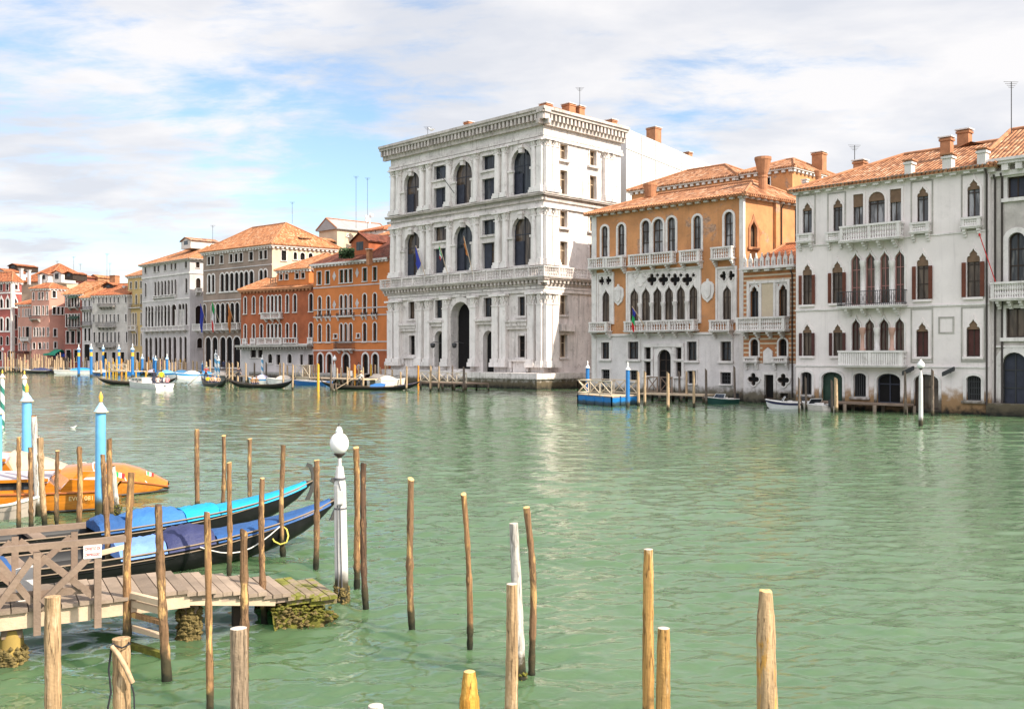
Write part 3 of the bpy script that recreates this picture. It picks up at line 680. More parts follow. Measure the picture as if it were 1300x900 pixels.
m = s.mb(); m.box(s.u(709), s.u(728), .004, .5, Z(420), Z(411)); m.build('window_hood', M['istria'], b.root)
for z0, z1 in ((206, 203.5), (291.5, 289.5)):
    for px in (715, 752.5): s.mb().box(s.u(px)-.95, s.u(px)+.95, .004, .35, s.z(715, z0+.2), s.z(715, z1)).build('sill', M['istria'], b.root)
# plinth on the water, with the landing steps
m = f.mb(); m.box(f.u(604), b.W+1.3, .003, 2.4, -.8, Z(481)); m.box(f.u(603), b.W+1.5, .004, 2.6, Z(481), Z(473.5)); m.box(-.6, f.u(604)-.003, .005, 1.0, -.8, Z(472)); m.build('plinth', M['istria'], b.root)
m = s.mb(); m.box(-1.3, sl_, .003, 1.3, -.8, Z(481)); m.box(-1.5, sl_, .004, 1.5, Z(481), Z(473.5)); m.build('plinth', M['istria'], b.root)
m = f.mb()
for i in range(6): m.box(f.u(570)-.4*0, f.u(604)-.004, 1.0+.01, 1.2+i*.45, -.8, Z(474)-.26*i-.2)
m.build('landing_steps', M['istria'], b.root)
b.roof(Z(139), 2.6, 'tile', over=.7, edge=False)
for a in ((595, 155, 163, 122, 9), (693, 132, 142, 113, 12), (722, 132.5, 146, 114, 13), (735, 135.5, 150, 115, 11), (776, 152.5, 162, 124, 11)): chim(b, a[0], a[1], a[2], a[3], a[4])
b.antenna(at(736, 134, 109), 2.0); b.antenna(at(543, 178, 118), 1.6)
for px in (524, 616):                              # wall lamps by the portal
    pass
for px in (559.5, 587):
    m = f.mb(); u = f.u(px); z = f.z(px, 437); m.tube([(u+.6, .3, z+.1), (u+.6, 1.2, z+.25), (u, 1.25, z+.25)], .04, 5); m.lathe((u, 1.25, z-.45), [(0, .1), (.1, .26), (.5, .32), (.6, .1)], 8); m.build('lantern', M['iron'], b.root)
GR = b
# ------------------------------------------------------------------ white sheeted block behind
c = Bld('sheeted_building', 'tall block behind the palace wholly wrapped in white scaffold sheeting', 795, 487.6, -560, 781, 795, vps=1453); zt = c.f.z(795, 163)
sl2 = c.s.u(909)
c.f.mb().wall([(0, -.6), (c.W, -.6), (c.W, zt), (0, zt)], [], .1).build('wall', M['sheet'], c.root, fix=False)
c.s.mb().wall([(0, -.6), (sl2, -.6), (sl2, zt), (0, zt)], [], .1).build('wall', M['sheet'], c.root, fix=False)
c.shell(sl2, zt, 'sheet', side=False)
m = c.s.mb()
for i in range(1, 7): m.box(sl2*i/7-.05, sl2*i/7+.05, .01, .09, 2, zt-.1)
for z in (.35, .55, .75, .92): m.box(0, sl2, .012, .07, zt*z, zt*z+.08)
m.build('scaffold_tube', M['sheet'], c.root)
m = MB(lambda p: p-c.root.location); m.add([p+Vector((0, 0, zt-.05)) for p in c.c4], [(0, 1, 2, 3)]); m.build('roof', M['sheet'], c.root, fix=False)
for a in ((830, 162.5, 181, 142, 14), (838.5, 184, 190, 146, 6), (873, 193.5, 202, 158, 9)): chim(c, *a)
# ------------------------------------------------------------------ ochre gothic palace
b = Bld('palace', 'ochre plastered gothic palace with white traceried windows and two funnel chimneys', 943, 509, -581, 752, 943.5, vps=2150); f, s = b.f, b.s
Z = lambda y: f.z(943, y)
wk = dict(trim=.17, proud=.09, fr='darkwood', pane='glass_w', nv=1, nh=2, depth=.2, sill=False)
f.row(((764, 772.2), (784.7, 793.5)), 790, 284.5, 324, 'round', **wk)
f.row(((815, 825), (829.3, 842.3), (847.5, 858)), 836, 278, 321, 'round', **wk)
f.row(((880.5, 890.5), (919.8, 931.3)), 925, 269, 313.5, 'round', **wk)
gk = dict(trim=.09, proud=.09, fr='darkwood', pane='glass_b', nv=1, nh=1, depth=.10, sill=False)
f.row([(x-5.7, x+5.3) for x in (806, 820.6, 835.3, 850, 865, 881)], 843, 362, 408, 'ogee', **gk)
f.win(765, 774.6, 366.5, 408.5, 'ogee', **gk); f.win(918, 929, 361, 406.5, 'ogee', **gk)
def quatre(f, px, py, r, **k):
    u, z = f.u(px), f.z(px, py); lp = []
    for q in range(4):
        a0 = q*math.pi/2-math.pi/2; cx, cz = u+math.cos(a0)*r*.58, z+math.sin(a0)*r*.58
        for j in range(7): t = a0-math.pi*.62+math.pi*1.24*j/6; lp.append((cx+math.cos(t)*r*.44, cz+math.sin(t)*r*.44))
    d = dict(trim=.07, tmat='istria2', pane='dark', fr='darkwood', nv=0, nh=0, shut=None, sill=False, depth=.12, name='tracery_opening', simple=False, proud=.1, sw=.4, half=None, loop=lp, b=(u-r, u+r, z-r, z+r)); d.update(k)
    f.wins.append(d)
for px in (813.3, 828, 842.7, 857.5, 873): quatre(f, px, 355.3, .54)
for px in (806, 820.6, 835.3, 850, 865, 881): quatre(f, px, 349.6, .21)
for px, py in ((764.8, 357), (772.8, 356.4), (919.5, 350.5), (928.5, 350)): quatre(f, px, py, .40)
mk = dict(trim=.16, fr='darkwood', pane='glass', nv=1, nh=1)
for a in ((763.5, 774, 434.5, 455.7), (797.5, 811, 433.7, 456), (872.3, 885, 433.5, 457.7), (915, 928.7, 433.5, 458.2)): f.win(*a, **mk)
for a in ((764, 774.6, 469, 483), (799.5, 810.6, 470, 484), (873, 884, 470.5, 487), (914.8, 928.6, 472.5, 487.7)): f.win(*a, trim=.1, pane='dark', nv=3, nh=2, fr='iron')
f.win(835.2, 852.2, 443.5, 498, 'round', trim=.35, pane='dark', fr='darkwood', nv=1, nh=3, sill=False, name='door')
for a in ((818.6, 826.8, 441, 456), (818.6, 826.8, 459, 477), (858, 866.8, 441, 456), (858, 866.8, 459.5, 478)): f.win(*a, trim=.14, pane='dark', nv=1, nh=1)
zs = Z(421.5); ze = Z(247.5)
f.finish(0, b.W, [('wall', 'ochre', zs, ze), ('ground_floor_wall', 'white_plaster2', -.6, zs-.002)])
sn = s.u(1009)
s.win(952, 960.5, 279, 314, 'ogee', trim=.2, pane='glass_b', nv=0, nh=1, tmat='brickchim')
s.finish(0, sn, [('wall', 'ochre', zs, ze), ('ground_floor_wall', 'white_plaster2', -.6, zs-.002)])
b.shell(sn+2.5, ze, 'ochre', side=False)
# white panel of tracery set into the wall
def panel(f, b, x0, x1, ya, yb, holes, mat='istria2', o0=.012, o1=.045, name='tracery'):
    pass
m = f.mb()
lp = [w['loop'] for w in f.wins if w['tmat'] == 'istria2' and w['b'][3] < Z(338) and w['b'][2] > Z(424)]
for x0, x1, yt, yb in ((797.5, 888.5, 343.5, 409), (760.5, 778.3, 348.5, 409.5), (911.5, 934, 341, 407.5)):
    a, c_ = f.u(x0), f.u(x1); z0, z1 = f.z((x0+x1)/2, yb), f.z((x0+x1)/2, yt)
    inn = [offset(l, .012) for l in lp if a < l[0][0] < c_]
    MBp = f.mb(); MBp.T = lambda p, f=f: f.P((p[0], p[1]+.05, p[2])); MBp.wall([(a, z0), (c_, z0), (c_, z1), (a, z1)], inn, .05).build('tracery_panel', M['istria2'], b.root, fix=False)
    fr = f.mb(); fr.ring([(a, z0), (c_, z0), (c_, z1), (a, z1)], offset([(a, z0), (c_, z0), (c_, z1), (a, z1)], .16), .002, .14); fr.build('panel_frame', M['istria2'], b.root)
for x in (813.3, 828, 842.7, 857.5, 873): f.mb().lathe((f.u(x), .1, 0), [(Z(420.5), .2), (Z(419), .14), (Z(385), .13), (Z(383), .2), (Z(379), .24)], 8).build('colonnette', M['istria2'], b.root)
for x0, x1, y0, y1, px in ((752.5, 773.5, 342.5, 328, 763), (774.5, 796, 341.3, 326.5, 785), (803.5, 859.5, 338, 322, 831), (868, 893, 334.6, 318, 880), (908, 934, 330.6, 314, 921)):
    f.balcony(f.u(x0), f.u(x1), f.z(px, y0), f.z(px, y1), .7, brackets=3 if x1-x0 > 40 else 2)
for x0, x1, y0, y1, px in ((754.5, 777, 422.5, 409, 765), (799, 887.5, 421.5, 406.8, 843), (907, 932.5, 421.5, 406.3, 919)):
    f.balcony(f.u(x0), f.u(x1), f.z(px, y0), f.z(px, y1), .8, brackets=5 if x1-x0 > 40 else 2)
for x, y0, y1, px in ((785.5, 388, 361, 785), (899, 384, 354, 899)):     # carved arms on the wall
    m = f.mb(); u = f.u(x); z0, z1 = f.z(px, y0), f.z(px, y1); hh = z1-z0
    m.prism([(u+.62*a, z0+hh*c_) for a, c_ in ((0, 0), (.7, .18), (1, .45), (.95, .75), (.6, .86), (.2, .9), (.12, 1), (-.12, 1), (-.2, .9), (-.6, .86), (-.95, .75), (-1, .45), (-.7, .18))], .003, .12)
    m.prism([(u+.34*a, z0+hh*(.15+.6*c_)) for a, c_ in ((0, 0), (.7, .2), (1, .6), (1, 1), (-1, 1), (-1, .6), (-.7, .2))], .12, .2); m.build('coat_of_arms', M['istria2'], b.root)
b.band(f, -.05, b.W+.05, Z(424), Z(420.8), .12); b.band(f, -.05, f.u(757.5), -.0, Z(248.5), .06, 'istria2', 'quoin'); b.band(f, f.u(939), b.W+.05, -.1, Z(248.5), .06, 'istria2', 'quoin'); b.band(s, -.0, s.u(945.5), 5, Z(248.5), .055, 'istria2', 'quoin')
m = f.mb(); z0, z1 = f.z(843, 500), f.z(843, 437.5); m.box(f.u(817), f.u(868.5), .003, .16, z1-.2, z1+.12); 
for x in (817.2, 828.2, 855, 867.3): m.box(f.u(x)-.1, f.u(x)+.14, .004, .12, z0, z1-.2)
m.build('portal_surround', M['istria2'], b.root)
b.cornice([(f, -.3, b.W+.3), (s, -.3, sn)], Z(251), Z(246.5), .42, .8, 'istria2', dh=.8, tiers=1)
b.roof(Z(247), 1.9, 'tile', over=.55, hipL=4, hipR=3)
m1 = s.u(990); 
p = s.W3(s.u(981.5), -1.0, 0); b.funnel_chimney(p, Z(252), at(981, 200, p.y).z, .36, .66)
p = f.W3(f.u(789), -4.2, 0); b.funnel_chimney(p, Z(258), at(790, 233.5, p.y).z, .40, .62)
b.band(s, s.u(982), s.u(987), 4, Z(250), .25, 'ochre', 'chimney_breast'); b.pipe(s, s.u(991), 2, Z(252))
NB = b
# red brick small palace, its pinnacled parapet
b = Bld('house', 'narrow brick banded gothic house with pinnacled parapet and small door on the water', 1010, 513.2, -581, 943.8, 1010.3); f, s = b.f, b.s; Z = lambda y: f.z(976, y)
f.row(((952.5, 963.5), (989, 1000)), 976, 361, 402, 'trefoil', trim=.2, pane='glass', nv=1, nh=1, depth=.3, sill=False)
f.row(((953, 963), (988.6, 999.4)), 976, 430, 452, 'round', trim=.12, pane='dark', nv=1, sill=False)
f.win(970.5, 982.5, 475.5, 506, trim=.2, pane='dark', nv=0, nh=0, sill=False, name='door'); f.win(990.5, 1001.5, 499, 505.5, trim=.08, pane='glass_b', nv=3, nh=0)
for px, py in ((957, 481.5), (995, 482.5)): quatre(f, px, py, .5, tmat='istria2', pane='dark', trim=.08)
zs = Z(461); ze = Z(339.5)
f.finish(0, b.W, [('wall', 'bandbrick', zs, ze), ('ground_floor_wall', 'white_plaster2', -.6, zs-.002)]); b.shell(7, ze, 'bandbrick')
m = f.mb()
hx = sorted([(f.u(951.2), f.u(1001.5), Z(404), Z(356)), (f.u(951), f.u(965), Z(453), Z(428.5)), (f.u(987), f.u(1001.5), Z(453), Z(428.5)), (f.u(968), f.u(984), Z(462), Z(441))])
for i in range(21):                                 # pale courses between the brick
    z0 = zs+(ze-zs)*(i+.15)/21; z1 = z0+(ze-zs)/21*.36; segs = [(0.02, b.W-.02)]
    for a, c_, h0, h1 in hx:
        if z1 > h0 and z0 < h1: segs = [t for (p, q) in segs for t in ((p, min(q, a)), (max(p, c_), q)) if t[1]-t[0] > .05]
    for p, q in segs: f.mb().box(p, q, .002, .016, z0, z1).build('pale_course', M['cream'], b.root)
a, c_ = f.u(949), f.u(1003.5); z0, z1 = Z(403), Z(356)
fr = f.mb(); fr.ring([(a+.2, z0), (c_-.2, z0), (c_-.2, z1-.2), (a+.2, z1-.2)], [(a, z0), (c_, z0), (c_, z1), (a, z1)], .003, .14)
for x in (966, 984): fr.box(f.u(x)-.1, f.u(x)+.1, .003, .12, z0, z1-.2)
fr.build('panel_frame', M['istria2'], b.root)
f.mb().box(f.u(967.5), f.u(982.5), .004, .06, Z(402), Z(359)).build('plaque', M['cream'], b.root)
m = f.mb()
for xa, xb in ((949.9, 952), (964, 965.5), (984.5, 988), (1000.6, 1002.5)): m.box(f.u(xa), f.u(xb), .005, .05, z0, z1-.21)
for xa, xb in ((952, 964), (988, 1000.6)): m.box(f.u(xa), f.u(xb), .006, .05, Z(361.5), z1-.212)
m.build('white_jamb', M['istria2'], b.root)
f.balcony(f.u(941.5), f.u(1003), Z(421.5), Z(402.5), .85, 24, brackets=4)
for x0, x1 in ((946.5, 964), (982.5, 1002.5)): f.balcony(f.u(x0), f.u(x1), Z(461), Z(453), .4, 5)
m = f.mb(); m.prism([(f.u(970), Z(461)), (f.u(981.5), Z(461)), (f.u(981.5), Z(446)), (f.u(975.7), Z(441)), (f.u(970), Z(446))], .003, .14); m.build('niche', M['istria2'], b.root)
b.cornice([(f, -.1, b.W+.1)], Z(344), Z(339), .5, .9, 'istria2', dh=.7, tiers=1)
m = f.mb(); n = 9
m.box(.0, b.W, .05, .3, Z(339), Z(337.8)); 
for i in range(n):
    u = b.W*(i+.5)/n; w = b.W/n*.3
    m.prism([(u-w, Z(337.8)), (u-w*.35, Z(337.8)), (u-w*.35, Z(331)), (u+w*.35, Z(331)), (u+w*.35, Z(337.8)), (u+w, Z(337.8)), (u+w, Z(328.5)), (u+w*.3, Z(325.5)), (u, Z(320.5)), (u-w*.3, Z(325.5)), (u-w, Z(328.5))], .1, .28)
m.build('pinnacled_parapet', M['istria2'], b.root)
b.roof(ze, 2.4, 'tile_red', over=.0, hipL=0, hipR=0, edge=False, ridge=.9)
b.pipe(f, b.W-.25, .5, Z(345))
# ------------------------------------------------------------------ white palace on the right
b = Bld('palace', 'white plastered palace with brown shuttered pointed windows and three white balconies at right', 1250, 527, -560, 1010.5, 1256, vps=1900); f, s = b.f, b.s; Z = lambda y: f.z(1250, y)
pk = dict(trim=.13, proud=.05, fr='darkwood', depth=.17, tmat='white_plaster', tymp='tympan')
M['tympan'] = surf('brown_wood_tympanum', (.17, .105, .065), .2, 3, rough=.8)
def blind(x0, x1, yt, ym, ref=None):
    pass
for x0, x1, yt, yb in ((1019, 1031.3, 256.5, 296), (1057.8, 1070, 251.5, 293.5), (1164.3, 1179, 236.5, 282), (1228, 1244.6, 227, 275.5)): f.win(x0, x1, yt, yb, 'trefoil', **pk, pane='glass_w', nv=1, nh=1, sill=False)
f.win(1083.2, 1096.3, 246.6, 287, **pk, pane='glass_w', nv=1, nh=1, sill=False, tf=.60); f.win(1102.5, 1123.8, 243.5, 284.5, 'round', **pk, pane='glass_w', nv=1, nh=1, sill=False); f.win(1129.8, 1144.6, 240, 282, **pk, pane='glass_w', nv=1, nh=1, sill=False, tf=.60)
for x0, x1, yt, yb in ((1019, 1031.3, 334.5, 387), (1056.5, 1070, 331, 385), (1163.8, 1179.2, 321, 380.3), (1227.3, 1244.6, 315, 377.3)):
    a, c_, zb, zt = f.win(x0, x1, yt, yb, 'trefoil', **pk, pane='glass_b', nv=1, nh=2, shut='shutter_brown', sw=.36); f.wins[-1]['shut_top'] = zb+(zt-zb)*.72
for x0, x1, yt in ((1081, 1092.8, 320.5), (1099.5, 1111, 319.5), (1117.8, 1129.3, 318), (1136.5, 1148.5, 316.5)): f.win(x0-.6, x1+.3, yt, yt+67, 'ogee', trim=.09, proud=.08, fr='frame_pink', pane='glass_b', nv=1, nh=2, sill=False, depth=.17)
for x0, x1, yt, yb in ((1019.2, 1031, 411, 452), (1057.5, 1070, 410.7, 452)):
    a, c_, zb, zt = f.win(x0, x1, yt, yb, 'trefoil', **pk, pane='glass_b', nv=1, nh=1, shut='shutter_dark', sw=.36); f.wins[-1]['shut_top'] = zb+(zt-zb)*.72
for x0, x1, yt in ((1082, 1092.3, 403.5), (1099, 1110.3, 403), (1117.3, 1128.3, 402.5), (1137, 1148.3, 401.8)): f.win(x0-.6, x1+.3, yt, 446, 'ogee', trim=.09, proud=.08, fr='shutter_dark', pane='glass_b', nv=1, nh=1, sill=False, depth=.17)
for x0, x1, yt, yb in ((1163, 1179, 408.5, 453), (1226.8, 1244.8, 404.5, 452.8)): f.win(x0, x1, yt, yb, 'trefoil', **pk, pane='shutter_dark', nv=1, nh=0)
gd = dict(trim=.16, tmat='istria2', proud=.06)
f.win(1016.5, 1031, 472, 501, 'seg', **gd, pane='dark', nv=3, nh=0, fr='iron'); f.win(1043, 1069.8, 472, 511, 'seg', **gd, pane='shutter_green', nv=1, nh=1, sill=False, name='door', fr='shutter_green')
f.win(1083.5, 1100, 473.5, 503.7, 'seg', **gd, pane='dark', nv=5, nh=0, fr='iron'); f.win(1113, 1143.5, 474, 512, 'seg', **gd, pane='dark', nv=1, nh=1, sill=False, name='door', fr='shutter_blue')
f.win(1160, 1192, 475, 519.5, 'seg', **gd, pane='glass_b', nv=2, nh=1, sill=False, name='door'); f.win(1226.5, 1246, 476.5, 508.5, 'seg', **gd, pane='dark', nv=6, nh=3, fr='iron')
ze = Z(212.5)
f.finish(0, b.W, [('wall', 'white_plaster', -.6, ze)]); b.shell(11, ze, 'white_plaster')
for y, o in ((466.2, .07), (386.0, .09), (292.8, .06)): b.band(f, -.03, b.W+.03, Z(y+1), Z(y-1), o, 'istria2')
m = f.mb()
for xa, xb, yb_, yt_, px in ((1014, 1034, 312, 249, 1024), (1052, 1072.5, 308, 246, 1062), (1158, 1183, 297, 231, 1170), (1222, 1249, 291, 222, 1236), (1222, 1249, 458, 391, 1236), (1158, 1183, 459, 393, 1170)):
    a, c_, z0, z1 = f.u(xa), f.u(xb), f.z(px, yb_), f.z(px, yt_); f.mb().ring([(a, z0), (c_, z0), (c_, z1), (a, z1)], offset([(a, z0), (c_, z0), (c_, z1), (a, z1)], .09), .002, .03).build('wall_moulding', M['stone_grey'], b.root)
a, c_, z0, z1 = f.u(1193.5), f.u(1209.5), f.z(1201, 421.5), f.z(1201, 404); m.ring([(a, z0), (c_, z0), (c_, z1), (a, z1)], offset([(a, z0), (c_, z0), (c_, z1), (a, z1)], .1), .002, .035)
m.build('wall_moulding', M['stone_grey'], b.root)
f.balcony(f.u(1073), f.u(1148.5), f.z(1110, 307), f.z(1110, 285.5), .8, 22, brackets=4)
for x0, x1, y0, y1 in ((1014.5, 1033, 309, 297), (1051, 1071, 307.7, 294.5), (1157.7, 1182, 297, 282.5), (1222.5, 1247, 290.5, 276)): f.balcony(f.u(x0), f.u(x1), f.z((x0+x1)/2, y0), f.z((x0+x1)/2, y1), .38, 7)
f.balcony(f.u(1069.5), f.u(1151.6), f.z(1110, 391.5), f.z(1110, 369.5), .8, iron=True, brackets=4)
f.balcony(f.u(1071), f.u(1152), f.z(1110, 466), f.z(1110, 445), .8, 26, square=True, brackets=0)
def colon(f, b, xs, yt, yb, mat, w=.14):
    for x in xs:
        m = f.mb(); u = f.u(x); z0, z1 = f.z(x, yb), f.z(x, yt); m.lathe((u, .06, 0), [(z0, w*1.4), (z0+.18, w*1.4), (z0+.2, w), (z1-.5, w*.92), (z1-.45, w*1.2), (z1-.10, w*1.6), (z1, w*1.6)], 10); m.build('column', M[mat], b.root)
colon(f, b, (1096, 1114.4, 1132.9), 331, 389, 'istria2'); M['pinkstone'] = surf('pink_marble', (.5, .30, .23), .1, 2, rough=.6)
colon(f, b, (1095.5, 1133), 416, 446, 'pinkstone'); colon(f, b, (1113.8,), 416, 446, 'istria2')
b.cornice([(f, -.3, b.W)], Z(217.5), Z(212.3), .42, .78, 'istria2', dh=.75, tiers=1)
m = f.mb()
for i in range(3): m.box(-.3, b.W, .3+.05*i, .42+.05*i, ze+.02+.04*i, ze+.05+.04*i)
m.build('gutter', M['stone_grey'], b.root)
b.roof(ze+.05, 2.7, 'tile', over=.45, hipR=0, ridge=.55)
for px, yt, yb, wp in ((1156, 203.5, 222.5, 9.5), (1205.3, 196, 215, 12.5), (1249, 189, 207.5, 11.5)):
    p = f.W3(f.u(px), .12, 0); b.box_chimney(p, wp*p.y/F*.9, .6, ze-.02, at(px, yt, p.y).z, 'whitewash', 'brickchim')
for px, yt, yb, wp, D in ((1202, 174, 190, 12.5, 64), (1224.5, 164.5, 183, 14, 66), (1092, 203.5, 216, 13, 74)): chim(b, px, yt, yb, D, wp)
m = MB(); D = 72; r = b.root.location                # altana hut and dormers on the roof
def hut(b, x0, x1, yr, ye, yb, D, dd, wmat, rmat, name='dormer'):
    A, C = at(x0, ye, D), at(x1, ye, D); zb, zr = at(x0, yb, D).z, at(x0, yr, D).z; U = b.f.U; w = (C-A).length; rr = b.root.location
    T = lambda p: A-rr+U*p[0]+b.f.V*p[1]+Vector((0, 0, p[2]-A.z)); z0 = A.z
    m = MB(T); m.box(0, w, 0, dd, zb-.6, z0); m.add([(0, 0, z0), (w, 0, z0), (w/2, 0, zr), (0, dd, z0), (w, dd, z0), (w/2, dd, zr)], [(0, 1, 2), (5, 4, 3)])
    o = m.build(name, M[wmat], b.root)
    m = MB(T)
    for sg in (0, 1):
        x = -.25 if sg == 0 else w+.25; m.add([(x, -.3, z0-.12), (w/2, -.3, zr+.05), (w/2, dd, zr+.05), (x, dd, z0-.12)], [(0, 1, 2, 3)], uvs=[[(0, 0), (0, 2), (dd, 2), (dd, 0)]])
        m.add([(x, -.3, z0-.26), (w/2, -.3, zr-.08), (w/2, dd, zr-.08), (x, dd, z0-.26)], [(0, 1, 2, 3)], uvs=[[(0, 0), (0, 2), (dd, 2), (dd, 0)]])
    m.build('dormer_roof', M[rmat], o, fix=False)
    m = MB(T); m.box(w*.3, w*.7, -.02, .02, zb+(z0-zb)*.15, z0-.15); m.build('window', M['glass'], o)
hut(b, 1066, 1090, 219.5, 222.5, 228, 73, 1.6, 'brickchim', 'tile'); hut(b, 1218, 1250, 184, 188, 196, 66, 3, 'terra', 'tile')
b.antenna(at(1284, 186, 63), 4.2); b.antenna(at(1085, 214, 75), 1.8)
b.pipe(f, b.W-.12, .6, Z(216)); 
for px, py in ((1156, 470), (1207, 471)):
    m = f.mb(); u, z = f.u(px), f.z(px, py); m.box(u-.35, u+.35, .25, .5, z-.15, z+.1, tilt=lambda p: (p[0], p[1], p[2]+(p[0]-u)*.5)); m.bar((u, .0, z-.1), (u, .3, z-.05), .06); m.build('floodlight', M['iron'], b.root)
PW = b
# ------------------------------------------------------------------ grey palace at the right edge
b = Bld('palace', 'grey weathered palace at the right edge with blue water gate under an arch', 1420, 533.6, -560, 1256.3, 1420, vps=1900); f, s = b.f, b.s; Z = lambda y: f.z(1290, y)
xs = (0, 42, 84)
for d in xs:
    f.win(1279+d, 1303+d*1.03, 224, 251, ref=1290, trim=.2, pane='shutter_blue', nv=1, nh=0)
    f.win(1280+d, 1302+d*1.03, 295, 358, 'round', ref=1290, trim=.3, pane='glass_c', nv=1, nh=2, sill=False)
    f.win(1277+d, 1303+d*1.03, 391, 428.6, ref=1290, trim=.2, pane='glass_b', nv=1, nh=0)
f.win(1272, 1304, 447, 515.5, 'round', trim=.4, pane='door_blue' if 'door_blue' in M else 'shutter_blue', nv=1, nh=2, sill=False, name='door', fr='iron')
ze = Z(203)
f.finish(0, b.W, [('wall', 'greyplaster2', -.6, ze)]); b.shell(11, ze, 'greyplaster2')
b.cornice([(f, -.1, b.W)], Z(222), Z(201), .8, .75, 'istria2', dh=.4)
b.roof(ze, 3.0, 'tile', over=.6, hipL=0)
f.balcony(f.u(1263.5), f.u(1322), Z(382), Z(358), .8, 16, brackets=4)
b.band(f, 0, f.u(1264), -.3, Z(222), .06, 'istria2', 'quoin'); b.band(f, 0, b.W, Z(441), Z(438.5), .1); b.band(f, 0, b.W, -.4, .75, .6, 'istria', 'landing_step')
b.pipe(f, .35, .6, Z(220)); b.pipe(f, .75, .6, Z(219))
t = flag('bare red pole slanting up from the balcony of the grey palace', f.W3(f.u(1270), .75, f.z(1270, 358)), f.W3(f.u(1254), 1.5, f.z(1252, 296)), None, []) if False else None
m = MB(); p0 = f.W3(f.u(1270.5), .7, Z(362)); p1 = f.W3(f.u(1252), 1.1, Z(297)); m.tube([Vector((0, 0, 0)), p1-p0], .03, 6); m.lathe(p1-p0, [(-.08, .03), (0, .08), (.08, .03)], 6)
tag(m.build('flagpole', M['f_red'], loc=p0), 'bare red flagpole leaning out over the balcony of the grey palace', 'flagpole')
# ------------------------------------------------------------------ houses behind the ochre palace
def block(name, label, xr, D, vpx, xL, xR, yeave, wall, roofm, rise, xside=None, wins=(), swins=(), vps=1900, hipL=None, hipR=None, depth=None, edge=False, over=.4, ridge=.5, cat='building', simple=True, corn=True, c4=None, wk={}):
    b = Bld(name, label, xr, HY+F*H/D, vpx, xL, xR, cat, vps=vps); f, s = b.f, b.s; ze = f.z(xR, yeave)
    dep = depth or (s.u(xside) if xside else 8)
    for w in wins:
        xs, ref, yt, yb, kind = w[:5]; k = dict(simple=simple, trim=.08, nv=0, nh=0, sill=True, pane='dark', depth=.2); k.update(wk); k.update(w[5] if len(w) > 5 else {}); f.row(xs, ref, yt, yb, kind, **k)
    for w in swins:
        xs, ref, yt, yb, kind = w[:5]; k = dict(simple=simple, trim=.14, nv=1, nh=0, sill=True); k.update(w[5] if len(w) > 5 else {}); s.row(xs, ref, yt, yb, kind, **k)
    if f.wins or True: f.finish(0, b.W, [('wall', wall, -.6, ze)])
    s.finish(0, dep, [('wall', wall, -.6, ze)])
    b.shell(dep, ze, wall, side=False)
    if corn: b.cornice([(f, -.25, b.W+.25), (s, -.25, dep)], ze-.5, ze-.02, .32, .7, 'istria2', dh=.7, tiers=1)
    if c4: b.c4 = [b.c4[i] for i in c4]
    b.roof(ze, rise, roofm, over=over, hipL=hipL, hipR=hipR, edge=edge, ridge=ridge); b.ze = ze
    return b
block('house', 'low ochre attic house with a long tiled roof behind the ochre gothic palace', 934, 96, -600, 802, 934, 222.5, 'ochre', 'tile', 2.2, depth=9)
x = block('house', 'square brown house with sunlit side wall rising behind the ochre palace chimney', 1006, 92, -650, 942, 1006, 211, 'ochre', 'tile', 1.6, xside=1062, wins=[(((968, 978),), 973, 226, 243, 'rect')])
chim(x, 1040, 193.5, 216, 97, 14); x.funnel_chimney(at(1038.5, 232, 90), at(1038, 240, 90).z, at(1038, 217, 90).z, .22, .34)
chim(x, 1022, 228, 240, 86, 5, 'whitewash'); chim(x, 805, 227, 240, 96, 7) if False else None
# ------------------------------------------------------------------ orange house beside the great palace
b = Bld('palace', 'bright orange palace with black gothic windows and dark red roof beside the tall white one', 495, 484, -790, 398, 494.6, vps=1900); f, s = b.f, b.s; Z = lambda y: f.z(446, y)
k = dict(trim=.12, pane='glass', nv=1, nh=1)
f.row(((403, 408), (413.3, 418.5), (431, 436), (437, 441.5), (443, 447.5), (460.5, 466), (473.5, 478.5)), 446, 341.5, 358.5, 'rect', **{**k, 'pane': 'shutter_green', 'trim': .1})
f.row(((404, 408.2), (415, 419.2), (431.5, 435.3), (437.2, 441), (443.5, 447.5), (460.8, 465.5), (473.8, 478.3)), 446, 374, 400, 'round', **k)
f.row(((404, 408.2), (415, 419.2), (431.5, 435.3), (437.2, 441), (443.5, 447.5), (460.8, 465.5), (473.8, 478.3)), 446, 410.5, 434, 'round', **k)
f.row(((403.8, 410), (415, 421.5), (435, 443.5), (460.5, 467.5), (473, 480)), 446, 449, 474, 'round', trim=.25, pane='dark', nv=1, nh=1)
f.row(((424, 428), (453, 457)), 446, 424, 429, 'rect', trim=.12, nv=0, nh=0); ze = Z(332); zs = Z(446)
f.finish(0, b.W, [('wall', 'orange', zs, ze), ('ground_floor_wall', 'redbrick', -.6, zs-.002)]); b.shell(14, ze, 'orange')
for y in (444.5, 434, 400.8, 391.5, 362.5): b.band(f, -.02, b.W+.02, Z(y+.8), Z(y-.6), .07, 'paleplaster')
f.balcony(f.u(428), f.u(451), Z(444.5), Z(433), .7, iron=True, brackets=3)
for x0 in (403, 414, 460, 473): f.balcony(f.u(x0), f.u(x0+6.5), Z(402.5), Z(397.5), .35, 4, iron=True)
f.balcony(f.u(429), f.u(450.5), Z(402.5), Z(397), .4, 8, iron=True)
m = f.mb()
for x, y in ((424.5, 386), (453.5, 385.5), (424.5, 349), (453.5, 347)): u, z = f.u(x), Z(y); r_ = .55; m.prism([(u, z-r_*1.3), (u+r_*.7, z), (u, z+r_*1.3), (u-r_*.7, z)], .003, .05)
m.build('carved_panel', M['paleplaster'], b.root)
